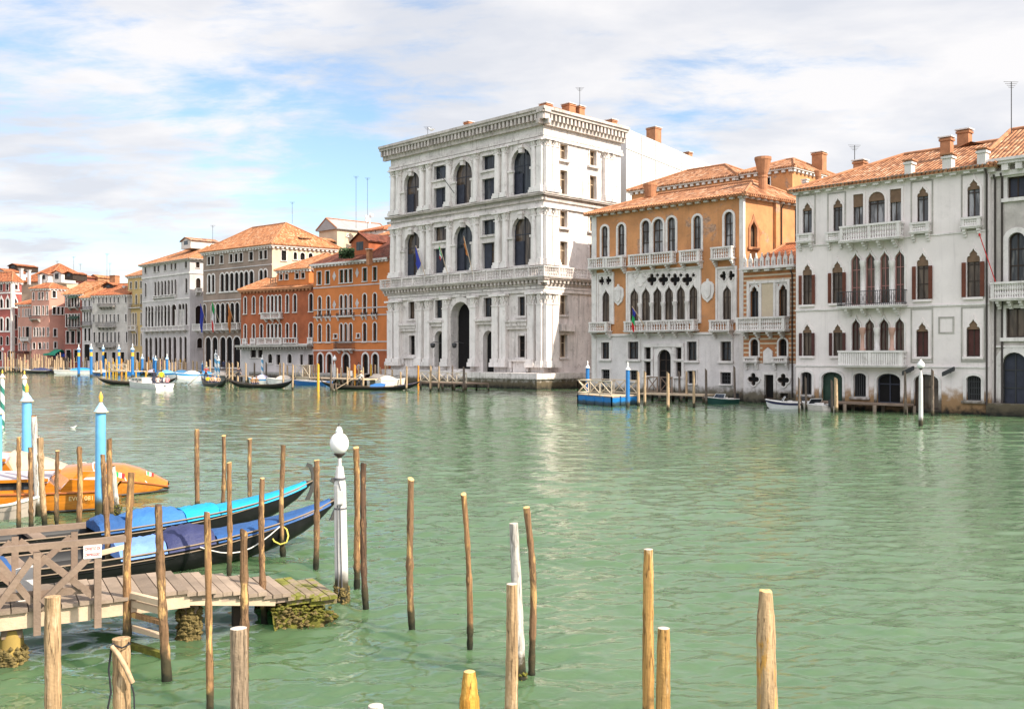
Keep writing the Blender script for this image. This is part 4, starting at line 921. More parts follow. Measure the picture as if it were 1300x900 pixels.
b.cornice([(f, -.3, b.W)], Z(336.5), Z(331.5), .5, .75, 'istria2', dh=.6, tiers=1)
b.roof(ze, 4.4, 'tile_dark', over=.5, hipR=.1, edge=False)
hut(b, 446, 479, 297, 307, 321, 141, 6, 'redbrick', 'tile_dark'); chim(b, 469, 316, 326, 134, 6)
for px, y0, y1, w in ((421, 300, 316, 4), (433, 307, 322, 4)): pass
m = MB(lambda p: Vector(p)-b.root.location)
for i in range(520):
    p = at(440+max(-9, min(9, RN.gauss(0, 5))), 322+max(-6, min(5, RN.gauss(0, 3.2))), 137+RN.uniform(-1, 1)); q = Vector((RN.gauss(0, 1), RN.gauss(0, 1), RN.gauss(0, 1))).normalized()*.22; r_ = q.orthogonal().normalized()*.16; m.add([p-q, p+r_, p+q, p-r_], [(0, 1, 2, 3)])
M['leaf'] = surf('dark_leaves', (.03, .06, .02), .5, 3, rough=.8)
g = m.build('roof_garden', M['leaf'], b.root, fix=False)
# ------------------------------------------------------------------ red brick palace
b = Bld('palace', 'low red brick palace with white balconies and paired arched windows left of the orange one', 398, 481, -1100, 306, 397.8); f, s = b.f, b.s; Z = lambda y: f.z(352, y)
cx = lambda c: 240+c/3.748
X1 = [(cx(a), cx(c)) for a, c in ((262, 274), (302, 315), (338, 352), (372, 385), (390, 403), (408, 421), (426, 440), (461, 475), (497, 512), (572, 590))]
f.row(X1, 352, 375, 397, 'round', **k); f.row(X1, 352, 411, 429.5, 'round', **k)
f.row([(cx(a), cx(c)) for a, c in ((375, 397), (468, 490))], 352, 449, 461, 'round', trim=.12, nv=1, pane='dark')
f.row([(cx(a), cx(c)) for a, c in ((293, 320), (328, 352))], 352, 444, 454, 'rect', trim=.1, nv=1, pane='dark'); f.row([(cx(a), cx(c)) for a, c in ((416, 436), (528, 543), (566, 592))], 352, 450, 463, 'rect', trim=.1, nv=1, pane='dark')
ze = Z(366); zs = Z(443)
f.finish(0, b.W, [('wall', 'redbrick', zs, ze), ('ground_floor_wall', 'paleplaster', -.6, zs-.002)]); b.shell(12, ze, 'redbrick')
f.balcony(f.u(cx(357)), f.u(cx(447)), Z(405), Z(396.5), .7, 14, brackets=3); f.balcony(f.u(cx(338)), f.u(cx(452)), Z(437.5), Z(428.5), .7, 18, brackets=3)
for a, c in ((260, 280), (298, 322), (455, 520), (570, 595)): f.balcony(f.u(cx(a)), f.u(cx(c)), Z(436.5), Z(429), .35, 4)
m = f.mb(); m.box(0, b.W, .003, 1.3, Z(440.5), Z(438)); 
for i in range(26): u = b.W*(i+.5)/26; m.box(u-.09, u+.09, .004, 1.1, Z(443.5), Z(440.5))
m.build('bracketed_ledge', M['stone_grey'], b.root); b.band(f, 0, b.W, Z(438), Z(436.6), .14)
b.cornice([(f, -.2, b.W)], ze-.6, ze-.03, .4, .8, 'brickchim', dh=.6, tiers=1); b.roof(ze, 2.6, 'tile_orange', over=.4, hipL=0, hipR=0)
m = MB(lambda p: Vector(p)-b.root.location); A = f.W3(f.u(330), -2.2, ze+.1); C = f.W3(f.u(368), -2.2, ze+.1)     # roof terrace
for i in range(14): p = A+(C-A)*i/13; m.box(p.x-.05, p.x+.05, p.y-.05, p.y+.05, p.z, p.z+1.9)
for zz in (.9, 1.4, 1.85): m.bar(A+Vector((0, 0, zz)), C+Vector((0, 0, zz)), .07)
m.build('roof_terrace', M['iron'], b.root)
block('house', 'orange upper house with small windows and bright orange roof rising behind the red brick palace', 392, 148, -900, 352, 392, 340, 'orange', 'tile_orange', 2.8, depth=12, wins=[(((355, 359), (362, 366), (375, 379.5), (382.5, 387)), 370, 347.5, 354.5, 'rect')])
# ------------------------------------------------------------------ grey brown palace with flags, pale palace left of it
b = Bld('palace', 'grey brown palace with rows of round arched windows and three flags on its long balcony', 345, 478.5, -810, 258, 345.4, vps=2300); f, s = b.f, b.s; Z = lambda y: f.z(266, y)
X = lambda *a: [(cx(p), cx(q)) for p, q in a]; k = dict(trim=.11, simple=True, nv=0, nh=0, pane='dark', depth=.22)
f.row(X((88, 102), (105, 120), (148, 163), (193, 208), (217, 232), (240, 256), (287, 305), (335, 350), (357, 372)), 266, 326, 336.3, 'rect', **k)
f.row(X((90, 103), (109, 122), (150, 167), (172, 190), (195, 213), (218, 236), (241, 259), (264, 282), (288, 307), (335, 352), (357, 372)), 266, 349, 371.5, 'round', **{**k, 'trim': .22})
f.row(X((66, 82), (106, 124), (128, 147), (151, 170), (174, 193), (197, 216), (220, 240), (270, 290), (310, 330), (345, 365)), 266, 386, 411, 'round', **k)
f.row(X((79, 105), (112, 137), (149, 175), (180, 206), (212, 245), (260, 285), (300, 325)), 266, 428, 466, 'round', **{**k, 'nv': 0, 'trim': .2})
ze = Z(319.5); f.finish(0, b.W, [('wall', 'greyplaster', -.6, ze)]); ds = s.u(428)
s.row(((357, 363.5),), 360, 318, 331, 'rect', **k); s.row(((372.5, 377), (381, 387), (391.5, 397)), 380, 320.5, 330, 'round', **k); s.finish(0, ds, [('wall', 'cream', -.6, ze)]); b.shell(ds, ze, 'greyplaster', side=False)
f.balcony(f.u(cx(35)), f.u(cx(250)), Z(420), Z(411), .9, 40, brackets=9)
b.cornice([(f, -.3, b.W+.3), (s, -.3, ds)], ze-.7, ze-.03, .45, .8, 'istria2', dh=.6, tiers=1); b.band(f, 0, b.W, Z(344), Z(342.8), .1, 'paleplaster'); b.band(f, 0, b.W, Z(383), Z(381.5), .1, 'paleplaster')
b.roof(ze, 4.4, 'tile_orange', over=.6)
hut(b, 366, 392, 300.5, 303.5, 307, 166, 3, 'darkwood', 'tile_orange'); hut(b, 398, 416, 302.5, 305.5, 308.5, 170, 3, 'darkwood', 'tile_orange'); b.antenna(at(371, 284, 180), 4); b.antenna(at(270, 318, 174), 4.5)
IB = b
b = Bld('palace', 'pale grey palace with slender columned arcades and an orange roof, long balcony above its porch', 241, 475.5, -570, 180.5, 241, vps=1900); f, s = b.f, b.s; Z = lambda y: f.z(186, y)
h = lambda *a: [(170+p/10-.25, 170+q/10+.3) for p, q in a]; k = dict(trim=.06, simple=True, nv=0, nh=0, pane='dark_brown', depth=.22)
f.row(h((138, 158), (252, 278), (302, 324), (385, 408), (468, 489), (516, 539), (648, 674)), 186, 339.5, 347, 'rect', **k)
f.row(h((140, 160), (263, 285), (303, 326), (346, 370), (388, 411), (432, 455), (476, 497), (519, 540), (655, 680)), 186, 359, 377, 'round', **k)
f.row(h((148, 172), (182, 208), (220, 246), (273, 292), (305, 330), (345, 368), (385, 413), (430, 458), (480, 540), (568, 602), (613, 642), (652, 680)), 186, 389, 415, 'round', **{**k, 'trim': .07})
f.row(h((145, 178), (198, 230), (265, 300), (318, 350), (380, 414), (440, 474), (502, 538), (580, 610), (640, 672)), 186, 428.5, 460, 'round', **{**k, 'trim': .08})
ze = Z(336.5); f.finish(0, b.W, [('wall', 'paleplaster', -.6, ze)]); ds = s.u(262)
s.row(((248.5, 253.5),), 251, 333, 340, 'rect', **k); s.row(((248.5, 254.6),), 251, 353, 371, 'round', **k); s.row(((248, 257),), 252, 388, 413, 'round', **k); s.row(((250, 257),), 253, 429, 442, 'round', **k); s.finish(0, ds, [('wall', 'paleplaster', -.6, ze)]); b.shell(16, ze, 'paleplaster', side=False)
f.balcony(f.u(183.5), f.u(239), Z(421.5), Z(415.5), .8, 40, brackets=8); s.balcony(s.u(247.5), s.u(255), Z(376.5), Z(371), .6, 4); f.balcony(f.u(196), f.u(224), Z(380.5), Z(377), .4, 12)
for a, q in ((196, 0), (233, 0), (282, 0), (318, 0), (357, 0), (400, 0), (443, 0), (570-20, 0), (608, 0), (648, 0)): f.mb().lathe((f.u(170+a/10-1.2), .1, 0), [(Z(415), .2), (Z(398), .16), (Z(396), .26)], 6).build('colonnette', M['istria2'], b.root)
b.band(f, 0, b.W, Z(354), Z(352), .14, 'istria2'); b.band(s, 0, ds, Z(354), Z(352), .14, 'istria2'); b.band(f, 0, b.W, Z(384), Z(382.5), .1, 'istria2')
b.cornice([(f, -.5, b.W+.5), (s, -.5, ds)], Z(341)+.4, ze+.0, .75, .7, 'istria2', dh=.5); b.roof(ze, 3.8, 'tile_orange', over=.6)
hut(b, 230, 256, 302.5, 306, 313, 188, 6, 'whitewash', 'tile'); hut(b, 268, 276, 311, 313, 315, 182, 2, 'darkwood', 'tile_orange')
# ------------------------------------------------------------------ the row running on to the left
x = block('house', 'narrow tall yellow house with black shutters between grey house and pale palace', 181, F*H/23.2, -780, 162.3, 181, 349, 'yellow', 'tile', 2.2, depth=10, hipL=0, hipR=0,
      wins=[(((165, 167.4), (171.8, 174.2), (178, 180.2)), 172, 357.5, 366.5, 'rect', {'pane': 'shutter_green'}), (((165.5, 167.7), (172, 174.2), (178.5, 180.4)), 172, 374, 386, 'round'), (((165, 167), (168.3, 170.3), (171.6, 173.6), (178.5, 180.3)), 172, 397, 412, 'round'), (((165.7, 168), (169.2, 171.4), (172.5, 174.8), (178.8, 180.4)), 172, 423, 438.5, 'round'), (((165.5, 170), (173, 177)), 172, 447, 459, 'rect')])
x.f.balcony(x.f.u(163), x.f.u(180.5), x.f.z(172, 391.5), x.f.z(172, 386), .5, 8, iron=True); x.f.balcony(x.f.u(163), x.f.u(175), x.f.z(172, 420), x.f.z(172, 413.5), .6, 8)
w8 = lambda y0, y1, xs, kind='rect', **k: (xs, 140, y0, y1, kind, k)
t8 = ((118.3, 120.2), (124.7, 126.7), (129.8, 131.8), (134.3, 136.3), (139.2, 141.1), (144.1, 146.1), (149.3, 151.2), (158.9, 161))
x = block('house', 'wide peeling grey house with two dark wooden balconies under a patchy orange roof', 162, F*H/22.9, -2400, 117.3, 162, 373.5, 'greyplaster2', 'tile_red', 2.6, depth=11, hipL=0, hipR=0,
      wins=[w8(377.5, 384.7, t8), w8(399, 409, t8), w8(421.5, 435, ((118.7, 121), (124.8, 127.4), (129.8, 132.2), (135, 137.3), (140, 142.2), (145, 147.3), (149.8, 152), (159.8, 162))), w8(447, 460, ((121, 125), (131, 136), (142, 147), (153, 158)))])
f = x.f
for y0, y1, xa, xb in ((390, 385.5, 127, 147), (416, 408.8, 125, 147.5), (441, 434.5, 125.5, 147.5)): f.balcony(f.u(xa), f.u(xb), f.z(140, y0), f.z(140, y1), .9, 20, 'stone_grey', iron=True, brackets=5)
hut(x, 131, 147, 359, 361.5, 366, 205, 5, 'darkwood', 'tile_red'); chim(x, 145.5, 349.5, 363, 208, 9); chim(x, 158, 363, 372, 203, 3, 'whitewash')
for px, h_ in ((139.5, 4), (135.8, 6)): x.antenna(at(px, 358, 205), h_)
x = block('house', 'slim grey white house with two railed balconies beside the dull red one', 117, F*H/22.4, -2400, 104.3, 117, 377.5, 'paleplaster', 'tile_orange', 2.4, depth=10, hipL=0, hipR=0,
      wins=[(((107, 109), (112.5, 114.5)), 110, 381, 389, 'rect'), (((106.5, 108.5), (110, 112), (113.5, 115.5)), 110, 396, 408, 'rect'), (((107, 110), (112, 115)), 110, 417, 433, 'rect'), (((107, 114),), 110, 437, 458, 'rect')])
f = x.f
for y0, y1 in ((394, 389.5), (414, 408)): f.balcony(f.u(105), f.u(116.5), f.z(110, y0), f.z(110, y1), .6, 8, 'stone_grey', iron=True)
x = block('house', 'dull red house with dark green awnings over its two balconies', 104, F*H/22.1, -2400, 82, 104, 373, 'darkred', 'tile_orange', 3.0, depth=10, hipL=0, hipR=0, vps=1700,
      wins=[(((83.5, 85), (86.5, 89), (91, 93.5), (94.8, 97.3), (99, 101)), 93, 377.5, 389.5, 'rect'), (((80.5+3, 86), (87.5, 90), (91.5, 94), (95, 97.5), (99, 101.5)), 93, 398.5, 415, 'rect'), (((84, 88), (90, 95), (98, 102)), 93, 420, 436, 'rect'), (((84, 90), (94, 100)), 93, 444, 459, 'rect')])
f = x.f
for y0, y1, a, c in ((391.5, 386.5, 89.5, 100), (418, 412, 89, 101.5)):
    f.balcony(f.u(a), f.u(c), f.z(93, y0), f.z(93, y1), .7, 9, 'stone_grey', iron=True); m = f.mb(); za = f.z(93, y0-17); m.add([(f.u(a), .01, za), (f.u(c), .01, za), (f.u(c), .9, za-.7), (f.u(a), .9, za-.7)], [(0, 1, 2, 3)]); m.build('awning', M['shutter_green'], x.root, fix=False)
hut(x, 65+17, 96, 345, 347, 352, 215, 4, 'darkwood', 'tile_red'); hut(x, 96, 114, 349.5, 352, 356, 222, 6, 'darkred', 'tile_red'); hut(x, 114, 128, 349, 352, 356, 224, 6, 'terra', 'tile_orange')
x = block('house', 'pink house at the bend with a sunlit terracotta side wall and dark shutters', 62, F*H/21.7, -2400, 40, 62.3, 365.5, 'pink', 'tile_red', 1.2, xside=84, vps=1500,
      wins=[(((41.7, 43.7), (48.8, 51), (53.3, 55.4), (59, 61)), 51, 371, 380.5, 'rect', {'pane': 'shutter_green'}), (((42.2, 43.6), (45.4, 48), (49.2, 51), (54, 56), (59.2, 61)), 51, 388.5, 400, 'rect', {'pane': 'shutter_green'}), (((43, 45), (46.5, 48.5), (50, 52), (54.5, 56.5), (60, 62)), 51, 416, 427, 'rect'), (((41.8, 45), (48.8, 52.5), (55, 57), (59.8, 61.5)), 51, 435, 443, 'rect')],
      swins=[(((66.3, 71),), 68, 369.5, 378, 'rect'), (((66.8, 71), (72.5, 76), (77.8, 81)), 68, 389.5, 399, 'rect', {'pane': 'dark'}), (((68, 72),), 70, 417.5, 427, 'rect'), (((68.5, 72),), 70, 434, 442, 'rect')])
f = x.f; f.balcony(f.u(40.5), f.u(51.5), f.z(51, 406), f.z(51, 400.5), .8, 10, 'stone_grey', iron=True)
x = block('house', 'small low pink house between the rose red palace and the taller pink one', 40, F*H/21.2, -2400, 22.5, 40, 386, 'pink', 'tile_red', 1.6, depth=9, hipL=0, hipR=0,
      wins=[(((23.7, 25), (28.8, 30), (32.2, 33.7), (35.2, 36.8), (38, 39.5)), 31, 392, 402, 'rect'), (((24, 25.7), (29, 30.6), (32.8, 37.2), (39, 40)), 31, 415, 430, 'rect'), (((24, 25.7), (29, 30.8), (32.4, 34), (38.7, 39.8)), 31, 436, 444.5, 'rect')])
f = x.f; f.balcony(f.u(29.5), f.u(39.5), f.z(31, 433), f.z(31, 428), .8, 9); m = f.mb(); m.box(f.u(23), f.u(40), .01, 2.2, f.z(31, 448.5), f.z(31, 446)); m.build('awning', M['shutter_dark'], x.root)
x = block('palace', 'rose red palace with white corner strip and gothic windows at the far left edge', 15, F*H/21.0, -2400, -70, 15, 357, 'rosered', 'tile_red', 2.2, xside=27.5, vps=900, corn=True,
      wins=[([(a, a+3) for a in range(-64, 14, 8)], 3, 361, 369, 'rect'), ([(a, a+3.6) for a in range(-64, 14, 8)], 3, 378, 391, 'ogee', {'trim': .3}), ([(a, a+3.6) for a in range(-64, 14, 8)], 3, 404, 420, 'round', {'trim': .3}), ([(a, a+3.4) for a in range(-64, 14, 8)], 3, 427, 438, 'round'), ([(a, a+4) for a in range(-62, 12, 12)], 3, 445, 457, 'round')],
      swins=[(((18, 22.5),), 20, 361.5, 367.5, 'rect', {'trim': .3}), (((17.3, 21.5),), 20, 378, 389.5, 'ogee', {'trim': .3}), (((17.8, 22),), 20, 400, 418, 'round'), (((18, 22),), 20, 428, 437, 'round')])
x.band(x.f, x.f.u(13.5), x.W+.05, 0, x.ze, .08, 'istria2', 'quoin'); x.band(x.s, -.05, .9, 0, x.ze, .08, 'istria2', 'quoin')
x.band(x.f, 0, x.W, x.f.z(3, 373), x.f.z(3, 371), .1); x.band(x.s, 0, x.s.u(27), x.f.z(14, 373), x.f.z(14, 370.5), .1)
for a in ((27, 341, 355, 226, 3.4), (37, 343, 355, 227, 3), (51, 349, 356, 228, 3.2), (24, 337, 345, 232, 4), (60, 357, 364, 226, 3)): chim(x, *a, 'whitewash')
hut(x, 11, 26, 335, 337, 341, 232, 6, 'darkwood', 'tile_red'); hut(x, -4, 9, 341, 344, 351, 228, 6, 'whitewash', 'tile_red')
x = block('house', 'tall blank cream wall with a red roof between rose red palace and pink house', 58, 231, -2400, 26, 58, 357, 'cream', 'tile_red', 4.6, depth=12, corn=False)
hut(x, 48, 66, 346.5, 348.5, 356, 229, 5, 'whitewash', 'tile_red'); hut(x, 66, 82, 343.5, 346.5, 356, 229, 5, 'whitewash', 'tile_red')
for px, h_ in ((72.5, 2.2), (93.5, 3.2), (102, 1.5)): x.antenna(at(px, 343, 229), h_)
# attic houses behind
x = block('house', 'grey roofed beige attic house standing above the roofs left of the white palace', 428, 172, -700, 405, 428, 290, 'cream', 'grey_roof', 2.0, xside=492, vps=2000, c4=(1, 2, 3, 0), hipL=0, hipR=0, corn=False, swins=[(((440.5, 442),), 441, 298, 300, 'rect')])
for px, yt in ((452, 224), (466.5, 226)): x.antenna(at(px, 290, 172), at(px, yt, 172).z-at(px, 290, 172).z)
m = MB(lambda p: Vector(p)-x.root.location); p = at(469.5, 285, 172); m.tube([p, p+Vector((0, 0, 2))], .12, 6)
for dx, dz in ((-.6, 1.3), (.35, 1.6), (-.6, .7)): m.lathe((p.x+dx, p.y, p.z+dz-.3), [(0, .25), (.5, .3), (.6, .1)], 8)
m.build('antenna', M['f_white'], x.root)
x = block('house', 'low red roofed white attic house at the back beside the beige attic', 487, 168, -700, 459, 487, 290.5, 'whitewash', 'tile_red', 1.4, depth=9, corn=False, wins=[(((470.5, 472), (476, 478)), 474, 293.5, 295.5, 'rect')])
block('house', 'orange tiled back house whose roof closes the gap beside the white palace', 494, 160, -700, 470, 494.5, 299.5, 'terra', 'tile_orange', 1.6, depth=8, corn=False)
# ------------------------------------------------------------------ quay along the far bank and ground behind
def strip(name, pts, off0, z, mat):
    P = [gp(x, y) for x, y in pts]; m = MB(); lo = []
    for i, p in enumerate(P):
        d = (P[min(i+1, len(P)-1)]-P[max(i-1, 0)]).normalized(); nrm = Vector((d.y, -d.x, 0)); lo.append(p+nrm*off0)
    m.add([(*p.xy, z) for p in lo]+[(p.x*1.0, p.y+60, z) for p in P]+[(*p.xy, -1) for p in lo], [(i, i+1, len(P)+i+1, len(P)+i) for i in range(len(P)-1)]+[(2*len(P)+i, 2*len(P)+i+1, i+1, i) for i in range(len(P)-1)])
    return tag(m.build(name, M[mat], fix=False), kind='structure')
M['quay'] = surf('stone_quay', (.36, .33, .30), .15, .6, stain=.3, rough=.9, water=(.8, (.09, .07, .05), (.012, .013, .010)))
strip('quay', [(-120, 470.3), (0, 471), (60, 471.6), (117, 472.4), (181, 473.5), (241, 475.6), (258, 476.5), (345, 478.6), (398, 481), (494, 484)], 4.5, .95, 'quay')
strip('ground', [(500, 484), (680, 486), (760, 492), (1010, 506), (1260, 518), (1430, 526)], -8, .8, 'quay')
# ------------------------------------------------------------------ flags
W3 = IB.f.W3; fu = IB.f.u; fz = IB.f.z
def fl(label, px, yt, yb, cols, drop, lean=1.6, face=None):
    f = face; u = f.u(px); z1, z0 = f.z(px, yt), f.z(px, yb)
    flag(label, f.W3(u+.2, .8, z0), f.W3(u, .8+lean, z1), None, cols, drop=drop)
fl('dark blue flag on the balcony of the grey brown palace', 267, 383.5, 412, ['f_blue'], 4.6, 1.2, IB.f)
fl('green white and red flag on the balcony of the grey brown palace', 284.5, 382, 414, ['f_green', 'f_white', 'f_red'], 5.0, 1.6, IB.f)
fl('orange flag on the balcony of the grey brown palace, beside its right arch', 302.5, 386, 412, ['f_orange'], 4.2, 1.2, IB.f)
def fl2(label, x0, y0, x1, y1, f, cols, drop, lean):
    flag(label, f.W3(f.u(x0), .95, f.z(x0, y0)), f.W3(f.u(x1)+.0, .95+lean, f.z(x1, y1)), None, cols, drop=drop)
G = GR.f
fl2('dark blue flag rolled along its pole on the balcony of the white palace', 548, 352, 538, 313, G, ['f_blue'], 2.2, .3)
fl2('green white and red flag hanging from the balcony of the white palace', 577, 352, 568, 312, G, ['f_green', 'f_white', 'f_red'], 1.5, .3)
fl2('brown furled flag on a leaning pole at the balcony of the white palace', 609, 352, 599, 301, G, ['f_orange'], .9, .3)
fl2('small blue green and red flag over the water gate of the ochre palace', 827, 414, 820, 390, NB.f, ['f_blue', 'f_green', 'f_red'], 2.0, 1.0)
m = MB(); p0 = G.W3(G.u(580), .4, G.z(580, 246)); p1 = G.W3(G.u(568), 1.3, G.z(568, 221)); m.tube([Vector((0, 0, 0)), p1-p0], .045, 6); m.lathe(p1-p0, [(-.1, .03), (0, .09), (.1, .03)], 6)
tag(m.build('flagpole', M['iron'], loc=p0), 'bare thin flagpole on the upper cornice of the tall white palace', 'flagpole')
# ------------------------------------------------------------------ mooring posts
def postmat(name, col, peel, amt=.5, dark=None, wet=.55, rough=.85, knots=.3):
    m, nt = newmat(name); g = NG(nt)
    out = g.n('ShaderNodeOutputMaterial'); b = g.n('ShaderNodeBsdfPrincipled', {'Roughness': rough, 'Specular IOR Level': .25}); nt.links.new(b.outputs[0], out.inputs[0])
    tc = g.n('ShaderNodeTexCoord'); oi = g.n('ShaderNodeObjectInfo')
    off = g.n('ShaderNodeVectorMath', {0: oi.outputs['Location'], 1: (.37, .73, 0)}, operation='MULTIPLY').outputs[0]
    v = g.n('ShaderNodeVectorMath', {0: tc.outputs['Object'], 1: off}, operation='ADD').outputs[0]
    gr = g.n('ShaderNodeMapping', {0: v, 3: (34, 34, 1.6)}).outputs[0]; pt = g.n('ShaderNodeMapping', {0: v, 3: (9, 9, 2.4)}).outputs[0]
    grain = g.noise(gr, 1, 5, .65); c = g.mix(g.mapr(grain, .3, .7), sc(col, .55), sc(col, 1.25))
    c = g.mix(g.mapr(g.noise(pt, 1, 6, .68, .4), .60-amt*.12, .68-amt*.10), c, g.mix(g.mapr(grain, .3, .7), sc(peel, .8), sc(peel, 1.15)))
    ck = g.math('ABSOLUTE', g.math('SUBTRACT', g.noise(g.n('ShaderNodeMapping', {0: v, 3: (22, 22, .9)}).outputs[0], 1, 3, .5, .3), .5))
    c = g.mix(g.mapr(ck, .004, .022, .8, 0), c, sc(col, .18))
    c = g.mix(g.mapr(g.noise(v, 13, 6, .7, .3), .60, .72, 0, knots), c, dark or sc(col, .25))
    z = g.n('ShaderNodeSeparateXYZ', {0: tc.outputs['Object']}).outputs[2]
    zn = g.math('ADD', z, g.math('MULTIPLY', g.noise(v, 7, 4), -wet*1.1))
    c = g.mix(g.mapr(zn, -wet*.15, wet*.25, 1, 0), c, (.05, .042, .022)); c = g.mix(g.mapr(zn, -wet*.5, -wet*.2, 1, 0), c, (.016, .018, .010))
    nt.links.new(c, b.inputs['Base Color'])
    h = g.math('ADD', g.math('MULTIPLY', grain, .4), g.noise(v, 26, 5, .65)); bp = g.n('ShaderNodeBump', {'Strength': .7, 'Distance': .012, 'Height': h}); nt.links.new(bp.outputs[0], b.inputs['Normal'])
    return m
M['bark'] = postmat('red_brown_bark', (.21, .122, .064), (.48, .295, .12), .55)
M['bark_d'] = postmat('dark_bark', (.115, .068, .042), (.32, .18, .085), .4)
M['bark_y'] = postmat('golden_peeled_wood', (.27, .15, .07), (.53, .33, .12), .6)
M['planed'] = postmat('planed_tan_wood', (.41, .27, .145), (.50, .36, .22), .45, knots=.25)
M['gold'] = postmat('golden_planed_wood', (.44, .245, .08), (.52, .37, .21), .35, knots=.2)
M['whitewood'] = postmat('silvery_white_wood', (.50, .46, .41), (.60, .56, .51), .4, dark=(.2, .18, .15), knots=.15)
M['greywood'] = postmat('grey_brown_wood', (.31, .225, .15), (.40, .31, .22), .4, knots=.2)
M['cut'] = surf('fresh_cut_wood', (.60, .40, .17), .15, 12, fine=.1, fscale=30); M['cut_pale'] = surf('pale_cut_wood', (.55, .47, .40), .12, 12)
M['orangewood'] = postmat('orange_shaved_wood', (.55, .26, .045), (.62, .35, .08), .5, dark=(.08, .045, .02), knots=.45)
M['farwood'] = postmat('light_post_wood', (.47, .33, .20), (.55, .40, .25), .4, wet=.5)  # light wood tone of the distant posts
M['faryellow'] = plain('yellow_painted_post', (.60, .34, .03), .6); M['farorange'] = plain('orange_painted_post', (.60, .24, .03), .6)
M['fardark'] = postmat('old_dark_post', (.15, .115, .09), (.22, .17, .13), .4, wet=.5)
SEQ = [0]
def post(label, x0, y0, x1, y1, w0, w1=None, mat='bark', top='cut', bend=.02, slant=.25, seg=10, taper=None, group='mooring posts near the viewer', name='mooring_post', under=.5, flat=False, lump=.12):
    P = gp(x1, y1); D = P.y; T = at(x0, y0, D); k = D/F; r0 = w0*k/2; r1 = (w1 or w0)*k/2; Hh = T.z; n = 30
    rr = random.Random(int(x0*7+y0)); dx = T.x-P.x; pts = []; rad = []
    bend *= 1.9; b1, b2 = rr.uniform(-1, 1), rr.uniform(-1, 1); ph = rr.uniform(0, 6)
    for i in range(n+1):
        t = -under/Hh+(1+under/Hh)*i/n; z = Hh*t; s = math.sin(max(0, t)*math.pi)
        pts.append((dx*t+bend*Hh*(s*b1*.6+math.sin(t*7+ph)*.15*b2), bend*Hh*s*b2*.5, z))
        r = r1+(r0-r1)*max(0, t); r *= 1+rr.uniform(-lump, lump)*(.45 if flat or w0 > 20 else 1)
        if not flat and w0 < 20 and rr.random() < .12: r *= 1.16
        rad.append(r)
    if taper: 
        for i in range(n+1):
            t = i/n
            if t > taper[0]: rad[i] *= 1-(1-taper[1])*((t-taper[0])/(1-taper[0]))**taper[2]
    m = MB(); m.tube(pts, rad, seg, cap=False)
    top_ring = m.v[-seg:]; c = Vector(pts[-1]); d = Vector((rr.uniform(-1, 1), -1 if rr.random() < .7 else 1, 0)).normalized()
    for i in range(seg):
        p = Vector(m.v[-seg+i]); q = (p-c); z = p.z-q.dot(d)*slant-(0 if not slant else 0)+rr.uniform(-.1, .1)*r0*(1 if not flat else 0)
        m.v[len(m.v)-seg+i] = (p.x, p.y, z)
    ring = [tuple(v) for v in m.v[-seg:]]; m.m = 1; inner = [tuple(c+(Vector(v)-c)*.55+Vector((0, 0, r0*.08))) for v in ring]
    m.add(ring+inner, [(i, (i+1) % seg, seg+(i+1) % seg, seg+i) for i in range(seg)]+[tuple(range(seg, 2*seg))])
    o = m.build(name, [M[mat], M[top]], loc=(P.x, P.y, 0)); tag(o, label, 'mooring post', group); return o
M['tanpatch'] = postmat('tan_wood_with_golden_patches', (.46, .31, .17), (.50, .27, .07), .5, dark=(.08, .05, .03), knots=.6)
